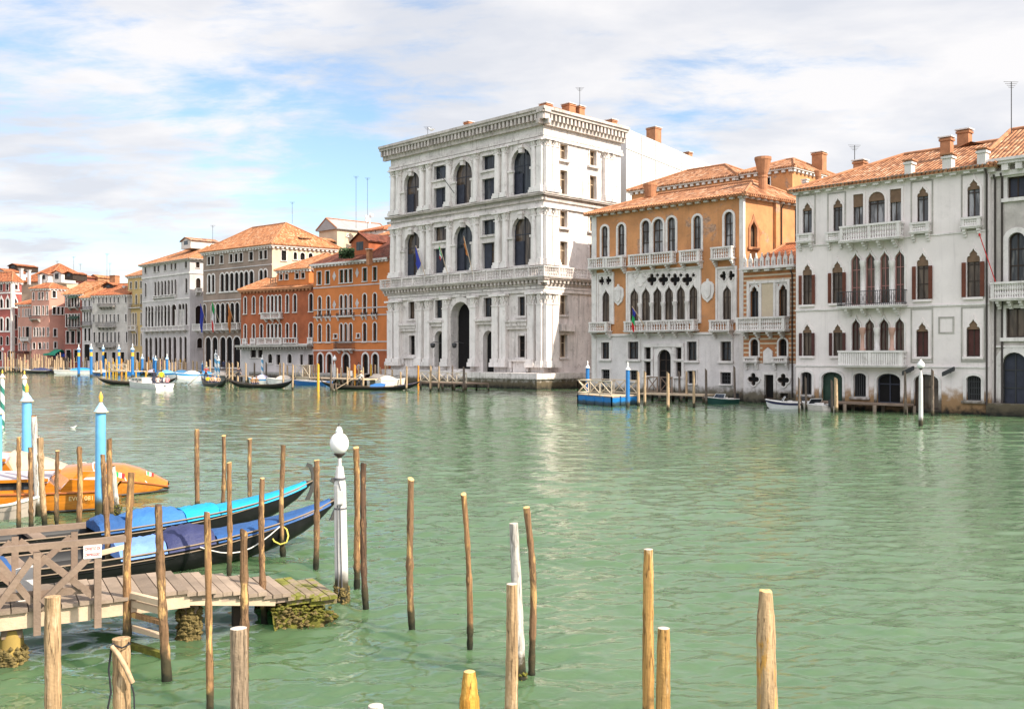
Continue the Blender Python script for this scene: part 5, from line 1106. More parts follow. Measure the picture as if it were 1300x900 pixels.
P_ = [
 ('thick planed post at lower left corner in front of the wooden pier', 67, 757, 68, 985, 19, 20.5, 'planed', 'planed', .004, 0, 14, None, 1),
 ('thick short planed post with a rope knotted round its top', 154, 810, 155, 975, 21, 22, 'planed', 'planed', .004, 0, 14, None, 1),
 ('thick grey brown flat topped post near the bottom edge, before the ramp', 303, 797, 304, 985, 21, 23, 'greywood', 'cut_pale', .004, 0, 14, None, 1),
 ('short stout orange post shaved to a blunt tip at the bottom edge', 596, 852, 596, 985, 30, 31, 'orangewood', 'cut', .004, 0, 14, (.62, .5, 1.5), 1),
 ('pale tan tapered post leaning before the silvery white one', 650, 741, 648, 940, 13.5, 18, 'planed', 'cut_pale', .004, 0, 14, None, 1),
 ('silvery white smooth post with a mossy foot', 652, 664, 661, 864, 11.5, 15, 'whitewood', 'cut_pale', .006, 0, 12, None, 1),
 ('slim brown bark post right of the silvery white one', 669, 644, 675, 857, 8, 9, 'bark', 'cut', .02, .2, 10, None, 0),
 ('tall golden planed post beside a shorter one near bottom centre', 823, 697, 823, 940, 13, 16, 'gold', 'cut_pale', .003, 0, 14, (.9, .85, 1), 1),
 ('shorter golden planed post with a pale worn top beside the tall golden one', 842.5, 797, 842, 985, 17, 20, 'gold', 'cut_pale', .003, 0, 14, (.85, .85, 1), 1),
 ('stout tan post with a dark ring groove, the rightmost in the foreground', 972, 750, 976, 985, 23, 27, 'tanpatch', 'cut', .006, .1, 14, (.82, .72, 1.3), 0),
 ('white post whose flat top barely shows at the bottom edge', 477, 895, 477, 1010, 20, 21, 'whitewood', 'cut_pale', .0, 0, 12, None, 1),
 ('slim post with a fresh yellow cut top between lamp post and curved post', 522, 608, 523, 798, 8, 9, 'bark', 'cut', .012, .6, 10, None, 0),
 ('slim post curving to the left at its top, alone in open water', 588, 627, 596, 824, 6.5, 7.5, 'bark_y', 'cut', .03, .5, 10, None, 0),
 ('slim golden post standing just right of the white lamp post', 452, 568, 453, 745, 7, 8, 'bark_y', 'cut', .01, .3, 10, None, 0),
 ('slim dark post second to the right of the white lamp post', 462, 588, 465, 773, 7, 8.5, 'bark_d', 'bark_d', .015, .3, 10, None, 0),
 ('slim post just left of the white lamp post before the gondola bow', 402, 584, 401, 722, 7, 7.5, 'bark', 'cut', .01, .2, 10, None, 0),
 ('slim post crossing both gondola bows with a yellow rope hung on it', 359.5, 565, 359, 706, 6, 6.5, 'bark', 'bark_d', .015, .2, 8, None, 0),
 ('slim post in front of the gondola hull and beside the wooden ramp', 333, 607, 336, 793, 6.5, 8.5, 'bark', 'cut', .012, .2, 10, None, 0),
 ('thin post behind the two gondolas, right of a pair', 317, 557, 317.5, 668, 5, 5.5, 'bark', 'cut', .012, .2, 8, None, 0),
 ('post with a slanted fresh tip behind the grey brown flat topped one', 310, 676, 311, 905, 9, 11.5, 'bark', 'cut', .012, 1.2, 10, None, 0),
 ('thin golden post rising between the gondolas, left of centre', 291, 587, 291, 733, 6, 6.5, 'bark_y', 'cut', .01, .3, 8, None, 0),
 ('thin leaning post behind the far gondola', 284, 553, 282, 656, 5, 5.5, 'bark', 'cut', .015, .3, 8, None, 0),
 ('thin knotted post behind the gondolas, the furthest left of that row', 250, 545, 251, 656, 6, 6, 'bark', 'cut', .01, .1, 8, None, 0),
 ('tall slim post in front of the ramp with a golden peeled upper half', 262, 650, 266, 915, 8, 9.5, 'bark_y', 'cut', .012, .3, 10, None, 0),
 ('knotty grey brown post carrying the right side of the ladder', 201, 641, 212, 862, 9.5, 12.5, 'bark', 'bark_d', .012, .3, 10, None, 0),
 ('golden brown post carrying the left side of the ladder', 167, 600, 162, 828, 9, 10, 'bark_y', 'bark', .012, .1, 10, None, 0),
 ('slim brown post against the front of the near blue pole', 130.5, 577, 138, 729, 6.5, 7.5, 'bark', 'bark', .01, .2, 8, None, 0),
 ('slim golden post just behind the near blue pole', 139, 557, 142, 662, 6.5, 7.5, 'bark_y', 'bark_d', .01, .3, 8, None, 0),
 ('short pale post with mossy green foot right of the near blue pole', 143, 592, 150, 657, 6, 7, 'whitewood', 'bark_d', .01, .3, 8, None, 0),
 ('slim post before the wooden taxi deck, left of the near blue pole', 101, 568, 100, 682, 6.5, 7, 'bark_y', 'cut', .01, .6, 8, None, 0),
 ('thin post before the side window of the near wooden taxi', 73, 572, 72, 667, 5, 5.5, 'bark', 'cut', .01, .2, 8, None, 0),
 ('stout pale leaning post, front one of the bunch by the taxi cabins', 51, 556, 57, 668, 7.5, 7.5, 'planed', 'bark_d', .01, .3, 8, None, 0),
 ('tall silvery post, back one of the bunch by the taxi cabins', 43, 528, 50, 655, 7.5, 8.5, 'whitewood', 'bark_d', .01, .3, 8, None, 0),
 ('silvery post with a split top, middle one of the bunch by the taxi cabins', 47, 553, 49, 652, 5.5, 6, 'whitewood', 'bark_d', .01, .3, 8, None, 0),
 ('slim brown post left of the bunch by the taxi cabins', 38.5, 568, 39.5, 672, 5.5, 6, 'bark', 'bark_d', .01, .3, 8, None, 0),
 ('slim golden post at the left edge before the taxi cabins', 24, 555, 24, 674, 5, 5.5, 'bark_y', 'cut', .01, .2, 8, None, 0),
]
POSTS = {}
for a in P_: POSTS[a[0]] = post(a[0], *a[1:5], a[5], a[6], a[7], a[8], a[9], a[10], a[11], a[12], flat=a[13])
# mossy feet
M['moss'] = surf('wet_green_moss', (.14, .135, .02), .5, 8, fine=.3, fscale=30, rough=.9, stain=.6, stain_col=(.05, .04, .02), bump=.8, bscale=30)
M['barnacle'] = surf('barnacle_crust', (.20, .15, .055), .5, 14, fine=.35, fscale=40, rough=.95, stain=.6, stain_col=(.035, .028, .015), bump=1, bscale=40)
M['mossy_plank'] = surf('moss_grown_planks', (.27, .21, .14), .25, 3, patch=.50, patch_col=(.15, .15, .025), patch_scale=3.0, fine=.2, fscale=20, rough=.9, bump=.6, bscale=25)
def crust(m, c, rx, ry, z0, z1, n, size, seed=1, shell=True):
    rr = random.Random(seed)
    for i in range(n):
        t = rr.uniform(0, 6.283); k = 1 if shell else math.sqrt(rr.random()); z = rr.uniform(z0, z1)
        p = Vector((c[0]+math.cos(t)*rx*k, c[1]+math.sin(t)*ry*k, z)); s = size*rr.uniform(.5, 1.3); a = [Vector((rr.gauss(0, 1), rr.gauss(0, 1), rr.gauss(0, 1))).normalized()*s for _ in range(6)]
        m.add([p+Vector((s, 0, 0)), p+Vector((0, s, 0)), p-Vector((s, 0, 0)), p-Vector((0, s, 0)), p+Vector((0, 0, s*1.1)), p-Vector((0, 0, s))], [(0, 1, 4), (1, 2, 4), (2, 3, 4), (3, 0, 4), (1, 0, 5), (2, 1, 5), (3, 2, 5), (0, 3, 5)])
def foot(label, mat, r, h, n, s):
    o = POSTS[label]; m = MB(); crust(m, (0, 0), r, r, -.08, h, n, s, 4); m.build('weed_growth', M[mat], o)
foot(P_[5][0], 'moss', .065, .10, 60, .02); foot(P_[28][0], 'moss', .075, .30, 60, .022)
o = POSTS[P_[1][0]]                                  # rope on the short post
def rope(o, pts, r, mat, name='rope'): MB().tube(pts, r, 6).build(name, M[mat], o)
M['rope_pale'] = surf('pale_rope', (.50, .33, .20), .2, 20); M['rope_black'] = plain('black_rope', (.02, .02, .025), .8); M['rope_yellow'] = plain('yellow_rope', (.62, .52, .10), .7); M['rope_white'] = plain('white_rope', (.6, .57, .52), .7)
D = o.location.y; k = D/F
def lp(x, y, dy=0): p = at(x, y, D+dy); return p-Vector(o.location)
rope(o, [lp(142, 820, -.11), lp(150, 830, -.13), lp(160, 848, -.13), lp(168, 866, -.1)], 3.2*k, 'rope_pale'); rope(o, [lp(141.5, 820, -.1), lp(138, 850, -.1), lp(141, 878, -.1), lp(137, 898, -.1), lp(140, 930, -.1)], 1.3*k, 'rope_black')
rope(o, [lp(166, 866, -.1), lp(170, 880, -.1), lp(171, 905, -.08), lp(168, 930, -.1)], 1.0*k, 'rope_black'); rope(o, [lp(143, 818, -.1), lp(155, 822, -.125), lp(165, 817, -.08), lp(160, 812, .1), lp(146, 812, .1), lp(143, 818, -.1)], 1.2*k, 'rope_black')
o = POSTS[P_[9][0]]; m = MB(); D = o.location.y; z = at(975, 804, D).z; m.lathe((0.0, 0, z), [(-.012, .12*D/9.5), (0, .124*D/9.5), (.012, .12*D/9.5)], 14) if False else None
# ------------------------------------------------------------------ painted poles
M['skyblue'] = surf('sky_blue_paint', (.14, .42, .70), .08, 2, streak=.15, streak_col=(.3, .45, .55), rough=.45, spec=.5, water=(.5, (.06, .05, .02), (.015, .018, .010)))
M['blue'] = surf('strong_blue_paint', (.02, .17, .45), .12, 2, rough=.5, spec=.5, water=(.5, (.05, .05, .03), (.015, .018, .010)))
M['gilt'] = plain('gold_paint', (.70, .42, .06), .4); M['capblue'] = plain('pale_blue_cap', (.36, .58, .76), .5); M['white'] = plain('white_paint', (.70, .69, .67), .5)
def spiral(name, c1, c2, pitch, duty=.5):
    m, nt = newmat(name); g = NG(nt); out = g.n('ShaderNodeOutputMaterial'); b = g.n('ShaderNodeBsdfPrincipled', {'Roughness': .5}); nt.links.new(b.outputs[0], out.inputs[0])
    s = g.n('ShaderNodeSeparateXYZ', {0: g.n('ShaderNodeTexCoord').outputs['Object']}); a = g.math('DIVIDE', g.math('ARCTAN2', s.outputs[1], s.outputs[0]), 6.2832)
    w = g.math('FRACT', g.math('ADD', g.math('DIVIDE', s.outputs[2], pitch), a)); nt.links.new(g.mix(g.math('GREATER_THAN', w, duty), c1, c2), b.inputs['Base Color']); return m
M['sp_green'] = spiral('green_white_spiral', (.02, .16, .12), (.72, .71, .68), .8, .42); M['sp_blue'] = spiral('blue_white_spiral', (.10, .33, .55), (.72, .71, .70), 1.1); M['sp_blue_yellow'] = M['blue']
def pole(label, x, yt, yb, w, mat='skyblue', cap=True, xb=None, group='painted mooring poles', band=None, fin='gilt', capm='capblue'):
    P = gp(xb or x, yb); D = P.y; r = w*D/F/2; h = at(x, yt, D).z; t = thing('mooring_pole', label, 'mooring pole', P, 0, group); fh = r*4.2 if cap else 0
    lean = at(x, yt, D).x-P.x
    mm = MB(lambda p: (p[0]+lean*p[2]/h, p[1], p[2])); mm.lathe((0, 0, 0), [(-.6, r*1.02), (0, r*1.02), (h-fh, r)], 16); mm.build('pole', M[mat], t)
    if cap:
        c = MB(lambda p: (p[0]+lean, p[1], p[2])); z = h-fh
        c.lathe((0, 0, z), [(-.1*r, r*1.0), (0, r*1.42), (.25*r, r*1.42), (.32*r, r*1.2), (.9*r, r*.95), (1.5*r, r*.5), (2.0*r, r*.3)], 16); c.build('cap', M[capm], t)
        c = MB(lambda p: (p[0]+lean, p[1], p[2])); c.lathe((0, 0, z), [(-.02*r, r*1.5), (.1*r, r*1.5)], 16); c.lathe((0, 0, z+2.0*r), [(0, r*.2), (.25*r, r*.42), (.5*r, r*.3), (1.1*r, r*.46), (1.9*r, r*.18), (2.2*r, r*.04)], 12); c.build('finial', M[fin], t)
    if band:
        c = MB(lambda p: (p[0]+lean*p[2]/h, p[1], p[2])); c.lathe((0, 0, 0), [(h*band[0], r*1.04), (h*band[1], r*1.04)], 16); c.build('band', M['gilt'], t)
    return t
pole('sky blue pole with gold finial beside the wooden taxi sterns, nearer one', 128, 497, 655, 12.5, xb=127)
pole('sky blue pole with gold finial behind the taxi cabins, further one', 34, 486, 622, 11.2)
pole('sky blue pole cut by the left edge of the picture', -4, 500, 640, 12)
pole('green and white spiral pole at the left edge', 3, 469, 543, 5, 'sp_green', fin='gilt', capm='white'); pole('green and white spiral pole behind the further sky blue pole', 31, 470, 540, 5, 'sp_green', fin='gilt', capm='white')
pole('strong blue pole at the left corner of the blue floating pontoon', 746, 457.5, 509, 4.6, 'blue', fin='white', capm='white'); pole('strong blue pole at the front of the blue floating pontoon', 797, 459, 517, 5, 'blue', fin='white', capm='white')
for x, yt, yb, w, wd in ((100, 437, 477.5, 3.2, 'first from the left'), (115.7, 436, 478.5, 3.4, 'behind the white moored boat'), (131, 437, 474, 2.8, 'before the red kiosk'), (151, 437, 476, 3, 'beside the orange landing stage'), (168.2, 436, 479, 3.8, 'right in front of the yellow house'), (180.6, 449, 476, 3, 'below the corner of the pale grey palace'), (195, 450, 476, 2.6, 'left of a close pair'), (197.6, 451, 477, 3, 'right of a close pair'), (212, 449, 477, 3.2, 'before the porch of the pale grey palace'), (257, 458, 478, 2.2, 'thin one beside the moored white boats')):
    pole('distant strong blue pole with yellow band, '+wd if x < 175 else 'distant strong blue pole with pale cap, '+wd, x, yt, yb, w, 'blue', band=(.62, .74) if x < 175 else None, fin='white', capm='capblue', group='blue poles along the far bank')
for x, yt, yb, w, lb in ((274, 443.5, 483, 3.4, 'taller blue and white spiral pole before the grey brown palace'), (277.6, 451.5, 484, 3, 'shorter blue and white spiral pole before the grey brown palace'), (333, 450, 482, 3, 'blue and white spiral pole before the red brick palace')): pole(lb, x, yt, yb, w, 'sp_blue', fin='white', capm='white', group='spiral poles along the far bank')
# ------------------------------------------------------------------ lamp posts
M['opal'] = plain('white_opal_glass', (.80, .79, .78), .25, spec=.5, var=.02); M['lampwhite'] = surf('old_white_paint', (.62, .60, .57), .08, 3, streak=.35, streak_col=(.36, .32, .28), stain=.2, rough=.6, water=(.5, (.05, .04, .02), (.016, .018, .01)))
M['brown_ring'] = plain('dark_brown_metal', (.05, .035, .03), .5); M['cable'] = plain('grey_cable', (.10, .10, .11), .6)
def lamp(label, x, yg0, yg1, yn, yb, wp, wg, detail=True, mat='lampwhite'):
    P = gp(x+3 if detail else x, yb); D = P.y; k = D/F; zt = lambda y: at(x, y, D).z
    t = thing('lamp_post', label, 'lamp post', P, 0, 'lamp posts in the water'); r = wp*k/2; g = wg*k/2; ln = at(x, 500, D).x-P.x; zn = zt(yn)
    T = lambda p: (p[0]+ln*max(0, p[2])/zt(yg1), p[1], p[2])
    m = MB(T); m.lathe((0, 0, 0), [(-.6, r*1.08), (0, r*1.08), (zn-r*3.3, r*.93), (zn-r*2.9, r*.95), (zn-r*2.8, r*.9), (zn-r*.5, r*.62), (zn, r*.55)], 12, smooth=False); m.build('pole', M[mat], t)
    m = MB(T); m.lathe((0, 0, 0), [(zn-.02, r*.3), (zt(yg1)-g*.3, r*.28)], 10); m.build('neck', M['lampwhite'], t)
    m = MB(T); m.lathe((0, 0, zt(yg1)), [(-g*.35, r*.3), (-g*.2, g*.3), (g*.05, g*.62), (g*.12, g*.62)], 16); m.build('lamp_holder', M['brown_ring'], t)
    hg = zt(yg0)-zt(yg1); m = MB(T); pr = [(hg*.36*(1-math.cos(a)), g*math.sin(a)) for a in [.5+.19*i for i in range(13)]]+[(hg*.73, g*.36), (hg*.75, g*.40), (hg*.78, g*.34), (hg*.85, g*.28), (hg*.9, g*.18), (hg*.92, g*.06)]
    m.lathe((0, 0, zt(yg1)), pr, 20); m.build('globe', M['opal'], t)
    m = MB(T); m.lathe((0, 0, zt(yg1)+hg*.9), [(0, g*.08), (hg*.08, g*.1), (hg*.12, g*.03), (hg*.2, g*.02)], 8); m.build('finial', M['brown_ring'], t)
    if detail:
        m = MB(T); z0, z1 = zt(638), zt(622); m.box(-.01*0-r*.15, r*.75, -r*1.45, -r*.9, z0, z1); m.build('junction_box', M['lampwhite'], t)
        m = MB(T)
        for dx in (-.05, .02): m.tube([(r*dx*6, -r*1.0, zt(640)), (r*dx*8, -r*1.05, zt(690)), (r*dx*8+.01, -r*1.08, .12)], .008, 5)
        m.tube([(-r*.8, -r*.55, zt(610)), (-r*.2, -r*.95, zt(606)), (r*.3, -r*.95, zt(622))], .007, 5)
        for y in (607, 645): m.lathe((0, 0, zt(y)), [(-.012, r*1.01), (.012, r*1.01)], 12)
        m.build('cable', M['cable'], t)
        m = MB(T); crust(m, (0, 0), r*1.12, r*1.12, -.1, .22, 220, .026, 7); m.build('barnacle_crust', M['barnacle'], t)
    return t
lamp('white lamp post with opal globe standing in the water by the gondola bows', 431, 538, 577, 592, 762, 16.2, 24)
lamp('white lamp post with opal globe standing before the white palace at right', 1169, 455, 468, 472, 541, 5.2, 9.5, False); lamp('white lamp post with opal globe by the landing stage of the orange palace', 424.8, 450, 458.5, 462, 487, 4, 5, False); lamp('small lamp post with white globe at the far left bank', 3.5, 440, 445.5, 447, 471, 1.5, 3, False)
# ------------------------------------------------------------------ gondolas
M['gondola'] = surf('black_gondola_paint', (.009, .009, .010), .25, 3, rough=.35, spec=.35, fine=.05, stain=.10, stain_col=(.05, .047, .045)); M['gold_trim'] = plain('worn_wood_trim', (.22, .16, .11), .5)
M['ferro'] = plain('dull_steel', (.10, .095, .09), .35, metal=.6)
def cloth(name, col): return surf(name, col, .1, 2.5, rough=.6, fine=.04, bump=.7, bscale=3.2, bdist=.09, spec=.3)
M['tarp_cyan'] = cloth('cyan_tarpaulin', (.012, .30, .55)); M['tarp_blue'] = cloth('blue_tarpaulin', (.04, .155, .40)); M['tarp_navy'] = cloth('navy_tarpaulin', (.032, .038, .105)); M['tarp_pale'] = cloth('pale_blue_tarpaulin', (.15, .27, .58)); M['tarp_deep'] = cloth('deep_blue_tarpaulin', (.025, .085, .235)); M['tarp_cream'] = cloth('cream_tarpaulin', (.60, .51, .42))
GL = 11.0
def gz(t): q = 2*t-1; return .37+(.42*max(0, q)**2.4+.13*max(0, q)**8 if q > 0 else .48*(-q)**2.6)
def gk(t): q = abs(2*t-1); return -.12+(gz(t)+.05)*q**3.6
def gb(t): return max(.035, .64*math.sin(math.pi*min(.995, max(.005, t)))**.72)
def gsect(t, L=GL): 
    b, zk, zg = gb(t), gk(t), gz(t); x = t*L
    return [(x, -b, zg), (x, -b*.93, zk+(zg-zk)*.55), (x, -b*.74, zk+(zg-zk)*.18), (x, -b*.4, zk+.01), (x, b*.4, zk+.01), (x, b*.74, zk+(zg-zk)*.18), (x, b*.93, zk+(zg-zk)*.55), (x, b, zg)]
def gondola(name, label, bow, head, covers, group, stern=True, detail=True):
    c, s_ = math.cos(head), math.sin(head); t = thing(name, label, 'gondola', (bow[0]-c*GL, bow[1]-s_*GL, 0), head, group)
    n = 30; m = MB(); ss = [gsect(i/n) for i in range(n+1)]
    vs = [p for q in ss for p in q]; m.add(vs, [(i*8+j, i*8+j+1, (i+1)*8+j+1, (i+1)*8+j) for i in range(n) for j in range(7)], True)
    m.add([vs[i*8+k] if k == 0 else vs[i*8+7] for i in range(n+1) for k in (0, 1)], [(2*i, 2*i+1, 2*i+3, 2*i+2) for i in range(n)])   # deck
    m.v = [tuple(v) for v in m.v]; q = len(m.v)-2*(n+1)
    for i in range(n+1):
        for k in (0, 1):
            x, y, z = m.v[q+2*i+k]; tt = i/n; inn = -.16 if .22 < tt < .72 else -.03; m.v[q+2*i+k] = (x, y*.99, z+inn)
    m.build('hull', M['gondola'], t, fix=True)
    for sg in (-1, 1):
        m = MB(); m.tube([(i/n*GL, sg*gb(i/n)*1.01, gz(i/n)+.0) for i in range(n+1)], .015, 6); m.tube([(i/n*GL, sg*(gb(i/n)*.985+.004), gz(i/n)-.11*min(1, 4*min(i/n, 1-i/n)+.1)) for i in range(1, n)], .012, 5); m.build('gunwale', M['gold_trim'] if sg else M['gondola'], t)
    # bow iron: tall blade with its comb
    m = MB(); x, z = GL, gz(1.0); o = [(-.16, -.42), (-.06, -.42), (.035, -.2), (.06, .02), (.05, .22), (-.01, .36), (-.10, .40), (-.14, .33), (-.06, .28), (-.015, .16), (.0, .0), (-.05, -.2)]
    m.prism([(x+a, z+q_) for a, q_ in o], -.02, .02)
    for i in range(6): m.box(x+.02, x+.13, -.018, .018, z-.26+.065*i, z-.225+.065*i, tilt=lambda p: (p[0]+(p[2]-z)*.12, p[1], p[2]))
    m.box(x-.2, x-.02, -.017, .017, z-.06, z); m.build('bow_iron', M['ferro'], t)
    m = MB(); z = gz(0); m.tube([(.1, 0, z-.05), (-.1, 0, z+.12), (-.18, 0, z+.34), (-.08, 0, z+.46)], [.05, .045, .035, .02], 8); m.build('stern_curl', M['gondola'], t)
    for mat, t0, t1, crown, nm in covers:
        m = MB(); k = 14; R_ = random.Random(int(t0*100)); vs = []
        for i in range(k+1):
            tt = t0+(t1-t0)*i/k; b = gb(tt)+.02; zg = gz(tt)+.012; w = crown*(1 if crown < .2 else math.sin(math.pi*(.12+.76*i/k))**.6)
            for j in range(9):
                y = -1+2*j/8; z = zg+w*(1-y*y)**.7+(R_.uniform(-.03, .03)*min(1, crown*4) if 0 < j < 8 else 0)
                vs.append((tt*GL, y*b, z if 0 < j < 8 else zg-.07))
        m.add(vs, [(i*9+j, i*9+j+1, (i+1)*9+j+1, (i+1)*9+j) for i in range(k) for j in range(8)], True); 
        m.add(vs[:9], [tuple(range(9))]); m.add(vs[-9:], [tuple(range(9))]); m.build(nm, M[mat], t)
    if detail:
        m = MB(); m.box(GL*.3, GL*.34, -.5, .5, .30, .36); m.box(GL*.48, GL*.5, -.55, .55, .32, .38)
        m.tube([(GL*.3, gb(.3), gz(.3)), (GL*.3, gb(.3)+.05, gz(.3)+.22), (GL*.31, gb(.3), gz(.3)+.36)], [.05, .04, .03], 6); m.build('thwart', M['wood_rail'], t)
        for x in (.42, .5, .58, .66):
            pass
    return t
HD = math.atan2(.6, .8)
g1 = gondola('gondola', 'black gondola with dark blue covers moored in front of the cyan covered one', (-3.40, 18.8), math.atan2(.60, .80), [('tarp_deep', .772, .985, .05, 'tarpaulin'), ('tarp_navy', .692, .768, .27, 'seat_cover'), ('tarp_pale', .62, .690, .15, 'seat_cover'), ('tarp_deep', .34, .475, .10, 'tarpaulin'), ('tarp_deep', .04, .2, .05, 'tarpaulin')], 'covered gondolas by the pier')
g2 = gondola('gondola', 'black gondola with bright cyan covers moored behind the dark blue covered one', (-4.42, 21.4), math.atan2(.60, .80), [('tarp_cyan', .80, .985, .05, 'tarpaulin'), ('tarp_cyan', .735, .798, .13, 'tarpaulin'), ('tarp_blue', .635, .733, .23, 'seat_cover'), ('tarp_deep', .585, .632, .20, 'seat_cover')], 'covered gondolas by the pier')
o = POSTS[P_[16][0]]; D = o.location.y; k = D/F
def lq(x, y, dy=0): return at(x, y, D+dy)-Vector(o.location)
rope(o, [lq(343, 678, -.05), lq(348, 687, -.08), lq(356, 691, -.08), lq(364, 688, -.08), lq(366, 680, -.05), lq(364, 672, .03), lq(359, 668, .08)], 1.1*k, 'rope_yellow')
for a, q, l in (((.88, 1), (.74, 1), 'white slack rope looped on the hull of the front gondola'), ((.9, -1), (.74, -1), '')):
    if l:
        m = MB(); pts = []
        for i in range(9):
            u = i/8; tt = a[0]+(q[0]-a[0])*u; pts.append((tt*GL, -(gb(tt)+.03), gz(tt)-.05-.25*math.sin(math.pi*u)))
        m.tube(pts, .012, 5); m.build('rope', M['rope_white'], g1)
# ------------------------------------------------------------------ wooden pier with ramp
P0 = Vector((-6.0, 11.35, 0)); e = Vector((.876, .482, 0)).normalized(); nn = Vector((-e.y, e.x, 0))
pier = thing('pier', 'weathered wooden pier with cross braced railings and a plank ramp running into the water', 'pier', P0, math.atan2(e.y, e.x))
ZD = .70; S1 = 2.12; WD = 1.2
def pmb(): return MB()
m = pmb(); x = -3.0; rr = random.Random(3)
while x < S1-.02:
    w = rr.uniform(.17, .21); m.box(x, min(S1, x+w-.012), rr.uniform(-.05, -.02), WD+rr.uniform(.0, .06), ZD-.045, ZD+rr.uniform(-.006, .008)); x += w
m.build('deck', M['wood_grey'], pier)
for y0 in (.0, WD-.10):
    m = pmb(); m.box(-3.0, .98, y0, y0+.09, ZD-.24, ZD-.047); m.box(.99, S1+.03, y0+.01, y0+.1, ZD-.23, ZD-.048); m.build('beam', M['wood_pale'], pier)
m = pmb(); m.box(-3, S1, .5, .62, ZD-.2, ZD-.05); m.build('beam', M['wood_rail'], pier)
# ramp: wide steps of three planks, each a little lower
for i in range(6):
    a = S1+.02+i*.33; z = ZD-.03-i*.058; m = pmb()
    for j in range(3): m.box(a+j*.125-.03, a+j*.125+.085, -.03-rr.uniform(0, .03)+.02*i, WD-.05+.01*i, z-.05, z+rr.uniform(-.004, .006))
    m.box(a-.03, a+.35, .02+.02*i, .10+.02*i, z-.13, z-.052); m.build('ramp_step', M['wood_grey'] if i < 4 else M['mossy_plank'], pier)
m = pmb(); m.bar((S1, .06, ZD-.14), (S1+1.15, .1, ZD-.30), .07, .13); m.build('beam', M['wood_pale'], pier)
m = pmb(); a = S1+1.15                                # weed covered foot of the ramp
for i in range(1300):
    u = rr.random(); v = rr.random(); x = a+u*.86; y = -.06+v*(WD+.02); z = ZD-.30-.20*u-.06
    dz = rr.uniform(-.36, .0) if v < .14 or u > .8 else rr.uniform(-.10, .04); c = Vector((x, y, z+dz)); s_ = rr.uniform(.018, .05)
    m.m = 0 if (dz > -.09 and rr.random() < .8) else 1
    m.add([c+Vector((s_, 0, 0)), c+Vector((0, s_, 0)), c-Vector((s_, 0, 0)), c-Vector((0, s_, 0)), c+Vector((0, 0, s_*.6)), c-Vector((0, 0, s_))], [(0, 1, 4), (1, 2, 4), (2, 3, 4), (3, 0, 4), (1, 0, 5), (2, 1, 5), (3, 2, 5), (0, 3, 5)])
vs = []
for i in range(19):
    for j in range(19):
        u, v = i/18, j/18; ed_ = min(1, min(u+.35, 1-u, v, 1-v)*5.5); vs.append((a-.04+u*.95, -.1+v*(WD+.08)+.05*math.sin(u*17), -.22+(.46-.17*u)*ed_**.6+rr.uniform(-.03, .03)))
m.m = 0; m.add(vs, [(i*19+j, (i+1)*19+j, (i+1)*19+j+1, i*19+j+1) for i in range(18) for j in range(18)], True); m.build('weed_growth', [M['moss'], M['barnacle']], pier)
def railing(y, xs, zt, over0, over1, nm='railing'):
    t = None; m = pmb()
    for i, x in enumerate(xs): m.box(x-.04, x+.04, y-.04, y+.04, ZD-.32 if y < .3 else ZD-.2, zt-.06)
    m.bar((xs[0]-over0, y, zt), (xs[-1]+over1, y, zt+.015), .078, .072)
    for q, r_ in zip(xs, xs[1:]):
        m.bar((q+.05, y-.02, ZD+.06), (r_-.05, y-.02, zt-.12), .05, .075); m.bar((q+.05, y+.035, zt-.12), (r_-.05, y+.035, ZD+.06), .05, .075)
    return m.build(nm, M['wood_rail'], pier)
def on(px, y):                                        # distance along the pier where a pixel column meets the line y
    O = P0+nn*y; k = (px-CX)/F; return (k*O.y-O.x)/(e.x-k*e.y)
xf = [on(p, -.06) for p in (-75, -10, 47, 124)]; xb = [on(p, WD) for p in (-55, 19, 94)]
railing(-.06, xf, 1.415, .3, .32); railing(WD-.03, xb, 1.42, .3, .14)
m = pmb(); m.box(xf[2]-1, xf[3], -.02, .03, ZD+.10, ZD+.19); m.build('kick_rail', M['wood_rail'], pier)
m = pmb(); m.tube([(on(159, WD*.9), WD*.9, ZD), (on(159, WD*.9), WD*.9, ZD+.42)], .03, 6); m.bar((on(125, WD*.9), WD*.9, ZD+.36), (on(160, WD*.9), WD*.9, ZD+.42), .06); m.build('handrail', M['wood_pale'], pier)
for px, y, wd in ((15, .2, .14), (240, .3, .13)):       # piles
    x = on(px, y); m = pmb(); m.box(x-wd*.8, x+wd*.8, y-.1, y+.12, .33, ZD-.2); m.build('pile', M['wood_rail'], pier)
    m = pmb(); m.lathe((x, y, 0), [(-.6, wd*1.0), (.02, wd*1.02), (.3, wd*.95), (.42, wd*.8)], 12); m.build('pile', M['barnacle'] if px > 100 else surf('weedy_concrete', (.36, .25, .07), .2, 3, stain=.6, stain_col=(.12, .09, .03)), pier)
    m = pmb(); crust(m, (x, y), wd*1.06, wd*1.06, -.1, .22 if px < 100 else .42, 200, .04, 5+px); m.build('barnacle_crust', M['barnacle'], pier)
m = pmb(); x = on(300, .6); m.box(x-.06, x+.06, .5, .62, -.5, ZD-.2); m.build('pile', M['darkwood'], pier)
o = thing('sign', 'white warning sign with red letters on the pier railing', 'sign', P0+e*on(117.5, -.1)+nn*-.1+Vector((0, 0, 1.31)), math.atan2(e.y, e.x))
w_ = (on(129, -.1)-on(106, -.1)); MB().box(-w_/2, w_/2, -.014, .0, -.075, .085).build('panel', M['white'], o)
